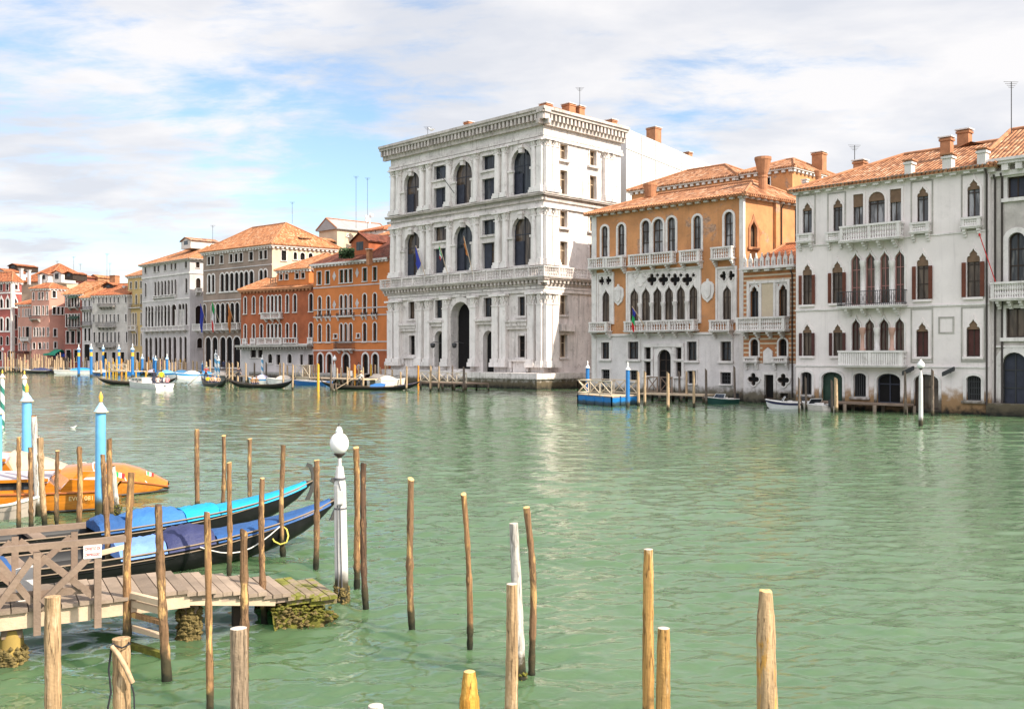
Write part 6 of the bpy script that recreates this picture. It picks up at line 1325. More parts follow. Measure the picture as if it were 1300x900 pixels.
def text(body, size, loc, mat, parent, name='lettering', rot=(math.pi/2, 0, 0), ext=.002, sx=1):
    cu = bpy.data.curves.new(name, 'FONT'); cu.body = body; cu.size = size; cu.extrude = ext; cu.align_x = 'CENTER'; cu.align_y = 'CENTER'
    tmp = bpy.data.objects.new('tmp', cu); COL.objects.link(tmp); dg = bpy.context.evaluated_depsgraph_get(); me = bpy.data.meshes.new_from_object(tmp.evaluated_get(dg)); bpy.data.objects.remove(tmp)
    me.materials.clear(); me.materials.append(M[mat]); ob = bpy.data.objects.new(name, me); link(ob, parent); ob.location = loc; ob.rotation_euler = rot; ob.scale = (sx, 1, 1); return ob
M['redink'] = plain('red_lettering', (.45, .05, .04), .6); M['yellowink'] = plain('cream_lettering', (.7, .55, .25), .6)
text('DIVIETO DI', .05, (0, -.017, .042), 'redink', o, sx=.66); text('ORMEGGIO', .05, (0, -.017, -.028), 'redink', o, sx=.66)
o = thing('board', 'white blank board standing behind the pier railing', 'board', P0+e*on(32, .35)+nn*.35+Vector((0, 0, ZD)), math.atan2(e.y, e.x)); w_ = on(43, .35)-on(19, .35)
m = MB(); m.prism([(-w_/2, 0), (w_/2, 0), (w_/2, .43), (-w_/2, .40)], -.02, .02); m.build('panel', M['white'], o); MB().box(-w_*.3, -w_*.24, .021, .05, -.0, .2).build('leg', M['wood_rail'], o)
# ladder of planks between two posts
A = gp(163, 827); B_ = gp(209, 841); lad = thing('ladder', 'short wooden ladder of thick rungs leading from the pier down to the water', 'ladder', A, math.atan2((B_-A).y, (B_-A).x)); L_ = (B_-A).length
for i, (z, mt, hh) in enumerate(((.71, 'wood_pale', .07), (.60, 'wood_pale', .08), (.47, 'bark_y', .05), (.29, 'wood_pale', .05), (.08, 'moss', .07))): MB().box(.0, L_*.93, -.02+.03*(i % 2), .05+.03*(i % 2), z-hh/2, z+hh/2).build('rung', M[mt], lad)
# ------------------------------------------------------------------ wooden water taxis
M['varnish'] = surf('orange_varnished_wood', (.52, .185, .014), .15, 1.5, rough=.2, spec=.5, fine=.1, fscale=14, coat=.6, grain=(1.2, 22, 22)); M['mahogany'] = surf('red_brown_varnish', (.32, .09, .02), .12, 1.5, rough=.3, coat=.4)
M['creamroof'] = plain('pale_lilac_roof', (.46, .385, .40), .5); M['canvas'] = cloth('beige_canvas', (.47, .355, .27)); M['dark_hull'] = plain('dark_boot_top', (.03, .025, .02), .4)
M['seatwhite'] = plain('white_vinyl', (.7, .66, .62), .5)
def taxi(label, stern, head, L=8.6, canopy=True, name_txt=None, endlow=True, lw=1.1, cab=(2.2, 6.0), zr=1.0, smat='varnish'):
    """x runs from the bow (0) to the rounded stern (L)"""
    c, s_ = math.cos(head), math.sin(head); t = thing('water_taxi', label, 'water taxi', (stern[0]-c*L, stern[1]-s_*L, 0), head, 'wooden water taxis')
    n = 26; B = lw
    def st(u):
        x = u*L; w = B*(min(1, (u/.42))**.6 if u < .42 else 1)*(1 if u < .72 else (1-((u-.72)/.28)**(3.2 if endlow else 5)*(.80 if endlow else .25)))
        zg = .46+.28*(1-u)**2 if not endlow or u < .66 else .50*(1-((u-.66)/.34)**3.4*.72)
        cr = (.10 if u < .6 else .10+.26*math.sin(math.pi*min(1, (u-.6)/.30)*.5)*(1-max(0, (u-.9)/.1)*.9)) if endlow else .08
        return x, max(.05, w), zg, cr
    m = MB(); ss = []
    for i in range(n+1):
        x, w, zg, cr = st(i/n); ss.append((x, w, zg, cr))
    vs = []
    for x, w, zg, cr in ss:
        bz = -.2+(.34*max(0, (x/L-.84)/.16)**1.4 if endlow else 0)
        for y, z in ((-w*.9, bz), (-w*.97, max(bz+.02, .03)), (-w, max(bz+.03, zg*.6)), (-w, zg), (w, zg), (w, max(bz+.03, zg*.6)), (w*.97, max(bz+.02, .03)), (w*.9, bz)): vs.append((x, y, z))
    m.add(vs, [(i*8+j, i*8+j+1, (i+1)*8+j+1, (i+1)*8+j) for i in range(n) for j in (0, 1, 2, 4, 5, 6)], True); m.add(vs[-8:], [tuple(range(8))]); m.add(vs[:8], [tuple(range(8))])
    m.build('hull', M[smat], t)
    m = MB(); vs = []                                  # crowned deck
    for x, w, zg, cr in ss:
        for j in range(11): y = -1+2*j/10; vs.append((x, y*w*.995, zg+.004+cr*(1-y*y)))
    m.add(vs, [(i*11+j, i*11+j+1, (i+1)*11+j+1, (i+1)*11+j) for i in range(n) for j in range(10)], True); m.build('deck', M[smat], t, fix=True)
    for sg in (-1, 1):
        m = MB(); m.tube([(x, sg*w*1.01, zg) for x, w, zg, cr in ss], .025, 6); m.build('rubbing_strake', M['seatwhite' if False else 'mahogany'], t)
        m = MB(); m.tube([(x, sg*w*.985, .05) for x, w, zg, cr in ss], .03, 5); m.build('boot_stripe', M['dark_hull'], t)
    if endlow:                                         # pale seams across the rounded stern
        m = MB()
        for u in (.80, .83, .9, .95):
            x, w, zg, cr = st(u); m.tube([(x-(1-y*y)*.25, y*w, zg+.012+cr*(1-y*y)) for y in [-1+j/6 for j in range(13)]], .014 if u != .83 else .02, 5)
        m.build('deck_trim', M['seatwhite'], t)
    x0, x1 = cab; zg = .46; cb = B*.80; m = MB(); zs = zg+.06
    m.prism([(x0, zg), (x1+.42, zg), (x1, zr-.10), (x0+.5, zr-.10)], -cb, cb); cabin = m.build('cabin', M[smat], t)
    for sg in (-1, 1):
        k = 4; 
        for i in range(k):
            a = x0+.62+(x1-x0-.75)*i/k; q = a+(x1-x0-.75)/k-.10; m = MB(); m.prism([(a, zg+.10), (q+(.14 if i == k-1 else 0), zg+.10), (q, zr-.16), (a, zr-.16)], sg*cb-.006, sg*cb+.008); m.build('window', M['glass'], cabin)
    m = MB(); vs = []
    for i in range(9):
        x = x0+.3+(x1-x0-.2)*i/8
        for j in range(9): y = -1+j/4; vs.append((x, y*(cb+.09), zr-.10+.09*(1-y*y)+(-.05*abs(2*i/8-1)**4)))
    m.add(vs, [(i*9+j, i*9+j+1, (i+1)*9+j+1, (i+1)*9+j) for i in range(8) for j in range(8)], True); k = len(m.v); m.add([(x, y, z-.045) for x, y, z in vs], [(i*9+j, (i+1)*9+j, (i+1)*9+j+1, i*9+j+1) for i in range(8) for j in range(8)], True)
    m.m = 1; m.box(x0+.3, x1+.1, -cb-.095, -cb-.07, zr-.16, zr-.09); m.box(x0+.3, x1+.1, cb+.07, cb+.095, zr-.16, zr-.09); m.build('cabin_roof', [M['creamroof'], M[smat]], cabin)
    if canopy:
        m = MB(); vs = []; a0, a1 = x1+.05, x1+1.75
        for i in range(9):
            u = i/8; x = a0+(a1-a0)*u; top = zr+.02-(zr-.55)*u**1.5; 
            for j in range(13): 
                y = -1+j/6; q = abs(y)**2.5; vs.append((x, y*(cb*.98), top*(1-q)+(.50+.02*math.sin(u*14))*q+.02*math.sin(j*2+u*9)*(1-u)))
        m.add(vs, [(i*13+j, i*13+j+1, (i+1)*13+j+1, (i+1)*13+j) for i in range(8) for j in range(12)], True); m.build('canopy', M['canvas'], t, fix=False)
    else:
        m = MB(); m.prism([(x1+.3, zg), (L-.25, zg), (L-.3, zg+.26), (x1+.55, zg+.30)], -cb, -cb+.07); m.prism([(x1+.3, zg), (L-.25, zg), (L-.3, zg+.26), (x1+.55, zg+.30)], cb-.07, cb); m.box(L-.32, L-.25, -cb, cb, zg, zg+.25); m.build('coaming', M[smat], t)
        m = MB(); m.box(x1+.7, L-.4, -cb+.1, cb-.1, zg+.03, zg+.14); m.lathe((L-.5, -cb*.75, zg+.05), [(0, .12), (.12, .13), (.2, .08)], 10); m.build('seat', M['seatwhite'], t)
    if name_txt: text(name_txt, .14, (L-.72, -B*.995-.004, .33), 'yellowink', t, ext=.004)
    return t
t1 = taxi('orange varnished water taxi nearest the pier with pale lettering on its flat stern', (-9.72, 23.95), math.atan2(.30, .98), 8.6, False, 'EVO. 081', False, cab=(2.0, 7.05), zr=.90)
t2 = taxi('orange varnished water taxi with beige canopy and rounded stern moored behind the other one', (-9.35, 26.35), math.atan2(.26, .98), 9.6, True, None, True, cab=(2.2, 5.7), zr=1.16)
def miniflag(label, px, py, D, sz):
    p = at(px, py, D); t = thing('pennant', label, 'flag', p, .3); MB().tube([(0, 0, -.12*sz), (-.05*sz, 0, .42*sz)], .012, 5).build('flagstaff', M['white'], t)
    m = MB()
    for i in range(3): m.m = i; m.add([(-.04*sz+i*.14*sz, .02*i, .38*sz-.05*i*sz), (.10*sz+i*.14*sz, .02*i+.02, .34*sz-.05*i*sz), (.09*sz+i*.14*sz, .02*i+.02, .08*sz-.05*i*sz), (-.05*sz+i*.14*sz, .02*i, .12*sz-.05*i*sz)], [(0, 1, 2, 3)])
    m.build('flag_cloth', [M['f_green'], M['f_white'], M['f_red']], t, fix=False)
miniflag('small green white red flag on the rounded stern of the further taxi', 187, 606, 25.9, .42); miniflag('small green white red flag hanging behind the mossy footed post', 148, 608, 24.5, .5)
# ------------------------------------------------------------------ people (small, far across the water)
def person_mesh(pose, seed=0):
    V = []; E = []; RA = []
    def j(p, r, par=None): V.append(Vector(p)); RA.append(r); (E.append((par, len(V)-1)) if par is not None else None); return len(V)-1
    if pose == 'seated':                              # origin on the seat
        pel = j((0, 0, .08), .15); w = j((0, .0, .28), .135, pel); ch = j((0, -.02, .46), .15, w); nk = j((0, -.03, .60), .055, ch); hd = j((0, -.05, .70), .085, nk); tp = j((0, -.05, .80), .08, hd)
        legs = [((s*.10, -.02, .07), (s*.11, -.42, .10), (s*.11, -.46, -.33), (s*.11, -.60, -.38)) for s in (-1, 1)]
        arms = [((s*.19, -.02, .52), (s*.25, -.08, .28), (s*.14, -.30, .20)) for s in (-1, 1)]
    else:                                             # origin on the feet
        b = .10 if pose == 'standing' else .30; f = .0 if pose == 'standing' else -.16
        pel = j((0, 0, .92), .145); w = j((0, f*.4, 1.08), .13, pel); ch = j((0, f, 1.30), .15, w); nk = j((0, f*1.2, 1.45), .055, ch); hd = j((0, f*1.3-.02, 1.55), .085, nk); tp = j((0, f*1.3-.02, 1.66), .08, hd)
        legs = [((s*.09, 0, .86), (s*.10, -s*b*.5-.03, .48), (s*.10, -s*b, .08), (s*.10, -s*b-.13, .03)) for s in (-1, 1)]
        arms = [((s*.20, f, 1.37), (s*.26, f+.02, 1.10), (s*.25, f-.08, .86)) if pose == 'standing' else ((s*.20, f, 1.37), (s*.24, f-.22, 1.18), (s*.06, f-.46, 1.12+.12*s)) for s in (-1, 1)]
    for a in legs:
        k = j(a[0], .095, pel); k = j(a[1], .068, k); k = j(a[2], .045, k); j(a[3], .04, k)
    for a in arms:
        k = j(a[0], .062, ch); k = j(a[1], .046, k); h = j(a[2], .034, k); d = (Vector(a[2])-Vector(a[1])).normalized(); sd = Vector((1, 0, 0)); p = j(Vector(a[2])+d*.07, .034, h)
        for q, ln in ((-.030, .055), (-.010, .07), (.010, .066), (.030, .052)): 
            e1 = j(Vector(a[2])+d*(.07+ln*.55)+sd*q, .0105, p); j(Vector(a[2])+d*(.07+ln)+sd*q+Vector((0, 0, -.015)), .009, e1)
        j(Vector(a[2])+d*.05+Vector((-.045 if a[2][0] > 0 else .045, -.02, 0)), .012, h)
    me = bpy.data.meshes.new('p'); me.from_pydata([tuple(v) for v in V], E, []); ob = bpy.data.objects.new('p', me); COL.objects.link(ob)
    sk = ob.modifiers.new('s', 'SKIN'); sk.use_smooth_shade = True
    if not me.skin_vertices:
        bm = bmesh.new(); bm.from_mesh(me); bm.verts.layers.skin.verify(); bm.to_mesh(me); bm.free()
    sv = me.skin_vertices[0].data
    for i, r in enumerate(RA): sv[i].radius = (r, r*.82 if i in (0, 1, 2) else r); sv[i].use_root = (i == 0)
    sub = ob.modifiers.new('u', 'SUBSURF'); sub.levels = 1; sub.render_levels = 1
    m2 = bpy.data.meshes.new_from_object(ob.evaluated_get(bpy.context.evaluated_depsgraph_get())); bpy.data.objects.remove(ob)
    for p in m2.polygons:
        c = p.center; zz = c.z
        if pose == 'seated': nkz, hip = .58, .14; legs_ = zz < .16 and (c.y < -.02 or zz < .1)
        else: nkz, hip = 1.43, .90; legs_ = zz < .92 and abs(c.x) < .19
        hand = (pose == 'seated' and c.y < -.26 and zz > .15) or (pose == 'standing' and abs(c.x) > .19 and zz < .90) or (pose == 'rowing' and c.y < -.58)
        p.material_index = 2 if (zz > nkz or hand) else (0 if legs_ else 1); p.use_smooth = True
    # nose and brow on the face side (-y)
    return m2
PM = {k: person_mesh(k) for k in ('seated', 'standing', 'rowing')}
HEADZ = {'seated': (-.05, .745), 'standing': (-.02, 1.605), 'rowing': (-.228, 1.605)}
M['skin'] = plain('skin', (.48, .27, .19), .6)
CL = {}
def clothm(c): 
    if c not in CL: CL[c] = plain('clothing', c, .85)
    return CL[c]
HAIRM = [plain('dark_hair', (.03, .02, .015), .7), plain('brown_hair', (.11, .06, .03), .7), plain('grey_hair', (.3, .29, .28), .7), plain('straw_hat', (.55, .42, .2), .8)]
def hair_mesh(pose, hat=False):
    y, z = HEADZ[pose]; m = MB()
    if hat: m.lathe((0, y, z+.055), [(0, .19), (.015, .19), (.02, .10), (.10, .09), (.11, .05)], 14)
    else:
        pr = [(-.07, .098), (.0, .103), (.05, .094), (.09, .065), (.108, .02)]; m.T = lambda p: (p[0], p[1]+.022+(.02 if p[2] < z else 0), p[2]); m.lathe((0, y, z), pr, 12)
    m.build('tmp', HAIRM[0]); o = bpy.context.scene.collection.objects[-1]; me = o.data; bpy.data.objects.remove(o); return me
HM = {(k, h): hair_mesh(k, h) for k in PM for h in (False, True)}
for me in PM.values(): 
    while len(me.materials) < 3: me.materials.append(M['skin'])
def person(label, loc, rz, pose, top, legs=(.05, .06, .10), hair=0, scale=1.0, group='people across the canal'):
    o = bpy.data.objects.new('person', PM[pose]); link(o); o.location = loc; o.rotation_euler = (0, 0, rz); o.scale = (scale,)*3; tag(o, label, 'person', group)
    for i, mt in enumerate((clothm(legs), clothm(top), M['skin'])): o.material_slots[i].link = 'OBJECT'; o.material_slots[i].material = mt
    h = bpy.data.objects.new('hat' if hair == 3 else 'hair', HM[(pose, hair == 3)]); link(h, o); h.material_slots[0].link = 'OBJECT'; h.material_slots[0].material = HAIRM[hair]
    return o
# ------------------------------------------------------------------ motor boats
def motorboat(label, stern, head, L, B=.95, hull='white', stripe='blue', deck='white', cover=None, motor=True, screen=True, h0=.42, group='moored motor boats', cabin=None, low=False):
    """x from the stern (0) to the bow (L)"""
    M.setdefault('hull_cream', plain('cream_hull', (.68, .62, .54), .4))
    t = thing('motorboat', label, 'boat', (stern[0], stern[1], 0), head, group); n = 16
    def st(u): return u*L, max(.03, B*(1-max(0, (u-.42)/.58)**2.3)*(.88+.12*min(1, u/.3))), h0+.30*max(0, u-.3)**1.6, -.15+.28*max(0, (u-.75)/.25)**2
    def strip_(f0, f1, off=0):
        vs = []
        for i in range(n+1):
            x, w, zg, zk = st(i/n)
            for f in (f0, (f0+f1)/2, f1): vs.append((x+(.12*f*(i/n)**3), (w+off)*(.80+.20*f**.6), zk+(zg-zk)*f))
        return vs
    m = MB()
    for sg in (1, -1): m.add([(x, sg*y, z) for x, y, z in strip_(0, 1)], [(i*3+j, i*3+j+1, (i+1)*3+j+1, (i+1)*3+j) for i in range(n) for j in range(2)], True)
    x, w, zg, zk = st(0); m.add([(0, -w*.8, zk), (0, w*.8, zk), (0, w, zg), (0, -w, zg)], [(0, 1, 2, 3)]); m.build('hull', M[hull], t)
    m = MB()
    for sg in (1, -1):
        m.add([(x, sg*y, z) for x, y, z in strip_(.70, .95, .012)], [(i*3+j, i*3+j+1, (i+1)*3+j+1, (i+1)*3+j) for i in range(n) for j in range(2)], True)
    m.build('hull_stripe', M[stripe], t)
    m = MB(); vs = []
    for i in range(n+1):
        x, w, zg, zk = st(i/n); dz = -.24 if .08 < i/n < .55 else 0
        for y in (-1, -.86, 0, .86, 1): vs.append((x+.1*(i/n)**3, w*y, zg+(dz if abs(y) < .9 else 0)+(.05 if dz == 0 and abs(y) < .5 else 0)))
    m.add(vs, [(i*5+j, i*5+j+1, (i+1)*5+j+1, (i+1)*5+j) for i in range(n) for j in range(4)]); m.build('deck', M[deck], t)
    m = MB()
    for sg in (1, -1): m.tube([(st(i/n)[0]+.12*(i/n)**3, sg*st(i/n)[1]*1.01, st(i/n)[2]) for i in range(n+1)], .035, 6)
    m.build('rub_rail', M['seatwhite'], t)
    if cover:
        m = MB(); vs = []
        for i in range(9):
            u = .06+.54*i/8; x, w, zg, _ = st(u); hh = .12+.42*math.sin(math.pi*(.1+.8*i/8))
            for jx in range(9): y = -1+jx/4; vs.append((x, y*(w+.03), zg-.08+(hh+.08)*(1-abs(y)**2.2)))
        m.add(vs, [(i*9+jx, i*9+jx+1, (i+1)*9+jx+1, (i+1)*9+jx) for i in range(8) for jx in range(8)], True); m.add(vs[:9], [tuple(range(9))]); m.add(vs[-9:], [tuple(range(9))]); m.build('cover', M[cover], t)
    if screen:
        m = MB(); x, w, zg, _ = st(.56); m.add([(x, -w*.8, zg), (x, w*.8, zg), (x-.22, w*.7, zg+.34), (x-.22, -w*.7, zg+.34), (x+.05, -w*.82, zg), (x+.05, w*.82, zg)], [(0, 1, 2, 3)]); m.build('windscreen', M['glass'], t, fix=False)
        m = MB()
        for a, c in (((x-.22, -w*.7, zg+.34), (x-.22, w*.7, zg+.34)), ((x, -w*.8, zg), (x-.22, -w*.7, zg+.34)), ((x, w*.8, zg), (x-.22, w*.7, zg+.34))): m.bar(a, c, .03)
        m.build('screen_frame', M['white'], t)
        m = MB(); a = st(.3); m.box(a[0], a[0]+.35, -a[1]*.75, a[1]*.75, a[2]-.2, a[2]-.02); m.box(.56*L-.7, .56*L-.35, -.25, .25, a[2]-.24, a[2]+.12); m.build('seat', M['seatwhite'], t)
    if motor:
        m = MB(); m.prism([(-.1, h0-.1), (-.42, h0+.02), (-.45, h0+.34), (-.30, h0+.42), (-.06, h0+.36)], -.15, .15); m.build('outboard_motor', M['iron'], t); m2 = MB(); m2.box(-.3, -.16, -.05, .05, -.3, h0-.02); m2.build('motor_leg', M['cable'], t)
    if cabin:
        a = st(.35); m = MB(); m.prism([(L*.18, h0), (L*.60, h0), (L*.54, h0+.55), (L*.2, h0+.6)], -B*.7, B*.7); m.build('cabin', M[cabin], t)
        m = MB()
        for sg in (-1, 1): m.box(L*.22, L*.50, sg*B*.7-.01, sg*B*.7+.01, h0+.22, h0+.46)
        m.build('window', M['glass'], t)
    return t
M['beige_hull'] = surf('beige_grey_hull', (.42, .36, .30), .15, 2, rough=.5, streak=.3)
M['hull_blue'] = plain('blue_hull', (.015, .11, .33), .35); M['hull_green'] = plain('dark_green_hull', (.015, .06, .05), .35); M['stripe_blue'] = plain('bright_blue_stripe', (.02, .30, .66), .4); M['hull_cream'] = plain('cream_hull', (.68, .62, .54), .4); M['navy'] = plain('navy_stripe', (.03, .03, .08), .4); M['tarp_bright'] = cloth('bright_blue_boat_cover', (.03, .25, .62)); M['tarp_ltblue'] = cloth('light_blue_boat_cover', (.16, .42, .66)); M['tarp_white'] = cloth('white_boat_cover', (.66, .64, .61)); M['tarp_lilac'] = cloth('lilac_boat_cover', (.40, .38, .48))
def mb2(label, x0, y0, x1, y1, scale=1, **k):          # stern pixel and bow pixel on the water
    A, B_ = gp(x0, y0), gp(x1, y1); d = B_-A; return motorboat(label, A, math.atan2(d.y, d.x), d.length, B=k.pop('B', min(1.1, d.length*.2)), **k)
mb2('white motorboat with dark stripe moored against the brick banded house', 1016, 518.5, 974, 518, B=.85, stripe='navy', cover=None)
mb2('small cream motorboat with windscreen and blue seat, moored right of the dark striped one', 1053, 521.5, 1020, 518.5, B=.65, hull='hull_cream', stripe='hull_cream', h0=.36)
mb2('low dark green motorboat moored at the walkway of the ochre palace', 931, 511.5, 897, 512.5, B=.8, hull='hull_green', stripe='hull_green', deck='hull_cream', h0=.34)
mb2('white moored boat with a bright blue cover heaped amidships, far left bank', 121, 474.3, 69, 474.6, B=1.3, stripe='hull_cream', cover='tarp_bright', h0=.62, screen=False)
mb2('blue moored boat behind the passenger launch', 183, 475.5, 160, 476.5, B=1.0, hull='hull_blue', stripe='hull_blue', deck='hull_cream', screen=True, h0=.55)
mb2('white boat with bright blue stripe and pale cover, moored before the pale grey palace', 253, 481, 224.5, 481.5, B=1.15, stripe='stripe_blue', cover='tarp_white', h0=.75, screen=False)
mb2('white boat with bright blue stripe partly hidden by the round gondola', 290, 482, 257, 482, B=1.15, stripe='stripe_blue', cover='tarp_cream', h0=.72, screen=False)
mb2('white boat with orange deck cover between launch and striped boats', 205, 479, 224, 480.2, B=1.0, stripe='stripe_blue', cover='tarp_ltblue', h0=.7, screen=False)
mb2('blue and white boat with rounded bow moored before the red brick palace', 341, 486.6, 316.5, 486.5, B=1.0, hull='white', stripe='stripe_blue', cover='tarp_lilac', h0=.6, screen=False)
mb2('white covered boat moored right of the blue and white one', 371, 487.4, 340, 487.4, B=1.0, stripe='white', cover='tarp_cream', h0=.6, screen=False)
mb2('long blue work boat lying under the landing stage of the orange palace', 418, 489.5, 374, 489, B=1.0, hull='hull_blue', stripe='hull_blue', deck='navy', h0=.5, screen=False, motor=False)
for i, (x0, y0, x1, y1) in enumerate(((474, 489.5, 506, 488.5), (480, 491.2, 513, 490.5), (470, 487.6, 498, 486.8))):
    mb2('cream covered boat in the raft by the white palace, '+('middle one', 'nearest one', 'furthest one')[i], x0, y0, x1, y1, B=.8, hull='hull_cream', stripe='hull_cream', cover='tarp_cream', h0=.75, screen=False, motor=False, group='cream covered boats')
mb2('cream tender with pointed bow lying before the orange taxis at the left edge', -14, 656, 49, 654.5, B=.42, hull='beige_hull', stripe='beige_hull', deck='beige_hull', h0=.30, screen=False, motor=False)
# passenger launch under way
A, B_ = gp(209, 494.5), gp(165, 490.5); d = B_-A; hd = math.atan2(d.y, d.x)
la = motorboat('white passenger launch under way with people on deck, far left', A, hd, d.length, B=1.15, stripe='white', deck='hull_cream', motor=False, screen=True, h0=.6, group=None, cabin=None)
if 'group' in la: del la['group']
m = MB(); Ln = d.length; m.prism([(Ln*.42, .58), (Ln*.80, .66), (Ln*.74, 1.10), (Ln*.42, 1.15)], -.75, .75); m.build('cabin', M['hull_cream'], la)
m = MB()
for sg in (-1, 1):
    for i in range(3): m.box(Ln*(.45+.1*i), Ln*(.53+.1*i), sg*.75-.012, sg*.75+.012, .78, 1.03)
m.build('window', M['glass'], la)
m = MB(); m.box(-.012, .0, -.12, .12, .28, .42); m.build('number_plate', M['iron'], la)
def onb(t, x, y, z): c, s_ = math.cos(t.rotation_euler.z), math.sin(t.rotation_euler.z); return Vector((t.location.x+c*x-s_*y, t.location.y+s_*x+c*y, z))
pp = 'passenger on the white launch '
for i, (x, y, col, hr, lb, ps) in enumerate(((1.4, -.1, (.70, .58, .01), 0, 'in a bright yellow jacket', 'standing'), (1.9, .55, (.02, .02, .04), 0, 'all in black, standing behind the yellow jacket', 'standing'), (.7, .5, (.55, .42, .38), 1, 'in a beige top by the stern', 'seated'), (.7, -.5, (.6, .25, .25), 2, 'in a faded red top by the stern', 'seated'), (2.3, -.6, (.62, .55, .5), 1, 'in a cream shirt left of the yellow jacket', 'seated'), (3.0, .2, (.08, .07, .09), 0, 'in dark clothes before the cabin', 'seated'), (2.7, -.1, (.50, .2, .2), 2, 'in a dull red top before the cabin', 'seated'))):
    person(pp+lb, onb(la, x, y, .38 if ps == 'standing' else .62), hd+math.pi/2+RN.uniform(-.6, .6), ps, col, hair=hr, group='passengers on the launch')
# ------------------------------------------------------------------ rowed gondolas
def rowed(label, bowpx, sternpx, crew, rower, key, extra=()):
    A, B_ = gp(*sternpx), gp(*bowpx); d = B_-A; hd = math.atan2(d.y, d.x); g = gondola('gondola', label, (B_.x, B_.y), hd, [('tarp_navy', .80, .97, .04, 'foredeck')]+list(extra), 'rowed gondolas', detail=True); 
    return g, hd
gd1, h1 = rowed('rowed gondola carrying tourists before the grey brown palace', (287, 491.8), (256, 488.5), 0, 0, 'a')
gd2, h2 = rowed('rowed gondola with two tourists before the red brick palace', (371, 493.5), (325, 492), 0, 0, 'b')
gd3, h3 = rowed('long black gondola with blue seat cover before the white palace', (533, 495.5), (428, 494.5), 0, 0, 'c', (('tarp_blue', .52, .66, .32, 'seat_cover'), ('tarp_cream', .67, .76, .16, 'seat_cover')))
g0 = gondola('gondola', 'empty black gondola moored at the far left bank', (gp(14, 472.2).x, gp(14, 472.2).y), math.atan2(.1, -1), [('tarp_navy', .3, .9, .1, 'tarpaulin')], None)
gE = gondola('gondola', 'black gondola whose bow curls up behind the passenger launch', (gp(224, 489).x, gp(224, 489).y), math.atan2(-.25, .97), [('tarp_navy', .5, .9, .1, 'tarpaulin')], None)
def crewl(g, hd, lst, wh):
    for x, y, col, hr, lb in lst: person('tourist '+lb+' seated in the gondola '+wh, onb(g, x, y, .42), hd+math.pi/2+RN.uniform(-.4, .4), 'seated', col, hair=hr, group='tourists in gondolas')
crewl(gd1, h1, ((4.2, .25, (.55, .05, .05), 1, 'in a red jacket'), (4.2, -.3, (.6, .45, .02), 0, 'in a yellow top'), (5.2, .25, (.5, .48, .46), 2, 'in a light grey coat'), (6.1, -.25, (.5, .33, .2), 1, 'in a tan coat'), (6.9, .2, (.45, .3, .18), 3, 'with a straw hat')), 'before the grey brown palace')
crewl(gd2, h2, ((4.6, .25, (.22, .13, .06), 1, 'in a brown jacket'), (4.6, -.3, (.3, .17, .08), 1, 'in a lighter brown jacket')), 'before the red brick palace')
def rower(g, hd, wh, col, x=1.3, legs=(.03, .03, .04)):
    person('gondolier standing to row the gondola '+wh, onb(g, x, .2, gz(x/GL)-(.15 if x > 2.5 else .02)), hd+math.pi/2, 'rowing', col, legs=legs, hair=3 if col[0] > .3 else 0, group='gondoliers')
    p, q = onb(g, x+.5, -.1, gz(.12)+1.15), onb(g, x-2.3, -1.5, -.15); m = MB(); dd = q-p; m.tube([Vector((0, 0, 0)), dd*.65, dd], [.03, .03, .035], 6); m.bar(dd*.68, dd, .14, .03)
    tag(m.build('oar', M['wood_pale'], loc=p), 'wooden oar dipped in the water beside the gondola '+wh, 'oar', 'oars of the rowed gondolas')
rower(gd1, h1, 'before the grey brown palace', (.35, .08, .08)); rower(gd2, h2, 'before the red brick palace', (.04, .03, .035)); rower(gd3, h3, 'before the white palace', (.6, .58, .56), 4.2)
for i, (px, col, lb) in enumerate(((279, (.05, .05, .06), 'in black'), (284, (.06, .07, .14), 'in dark blue'), (291, (.05, .05, .05), 'in dark grey'), (298, (.30, .06, .06), 'in dark red'), (306, (.04, .05, .09), 'in navy'), (315, (.3, .28, .27), 'in grey'), (322, (.05, .05, .05), 'in a black coat'))):
    P = gp(px, 477.2); P.z = 1.0; person('passer by '+lb+' on the quay before the grey brown palace', P, RN.uniform(0, 6), 'standing', col, hair=i % 2, group='people on the quay')
for px, py, col, lb in ((226, 474.2, (.62, .03, .20), 'in a vivid pink coat by the pale grey palace'), (238, 474.6, (.55, .53, .5), 'in white by the corner of the pale grey palace'), (245, 475, (.5, .4, .32), 'in beige by the corner of the pale grey palace'), (455.5, 487.5, (.4, .42, .5), 'in pale blue on the landing stage of the orange palace')):
    P = gp(px, py); P.z = 1.0; person('person '+lb, P, RN.uniform(0, 6), 'standing', col, hair=RN.choice((0, 1)), group='people on the quay')
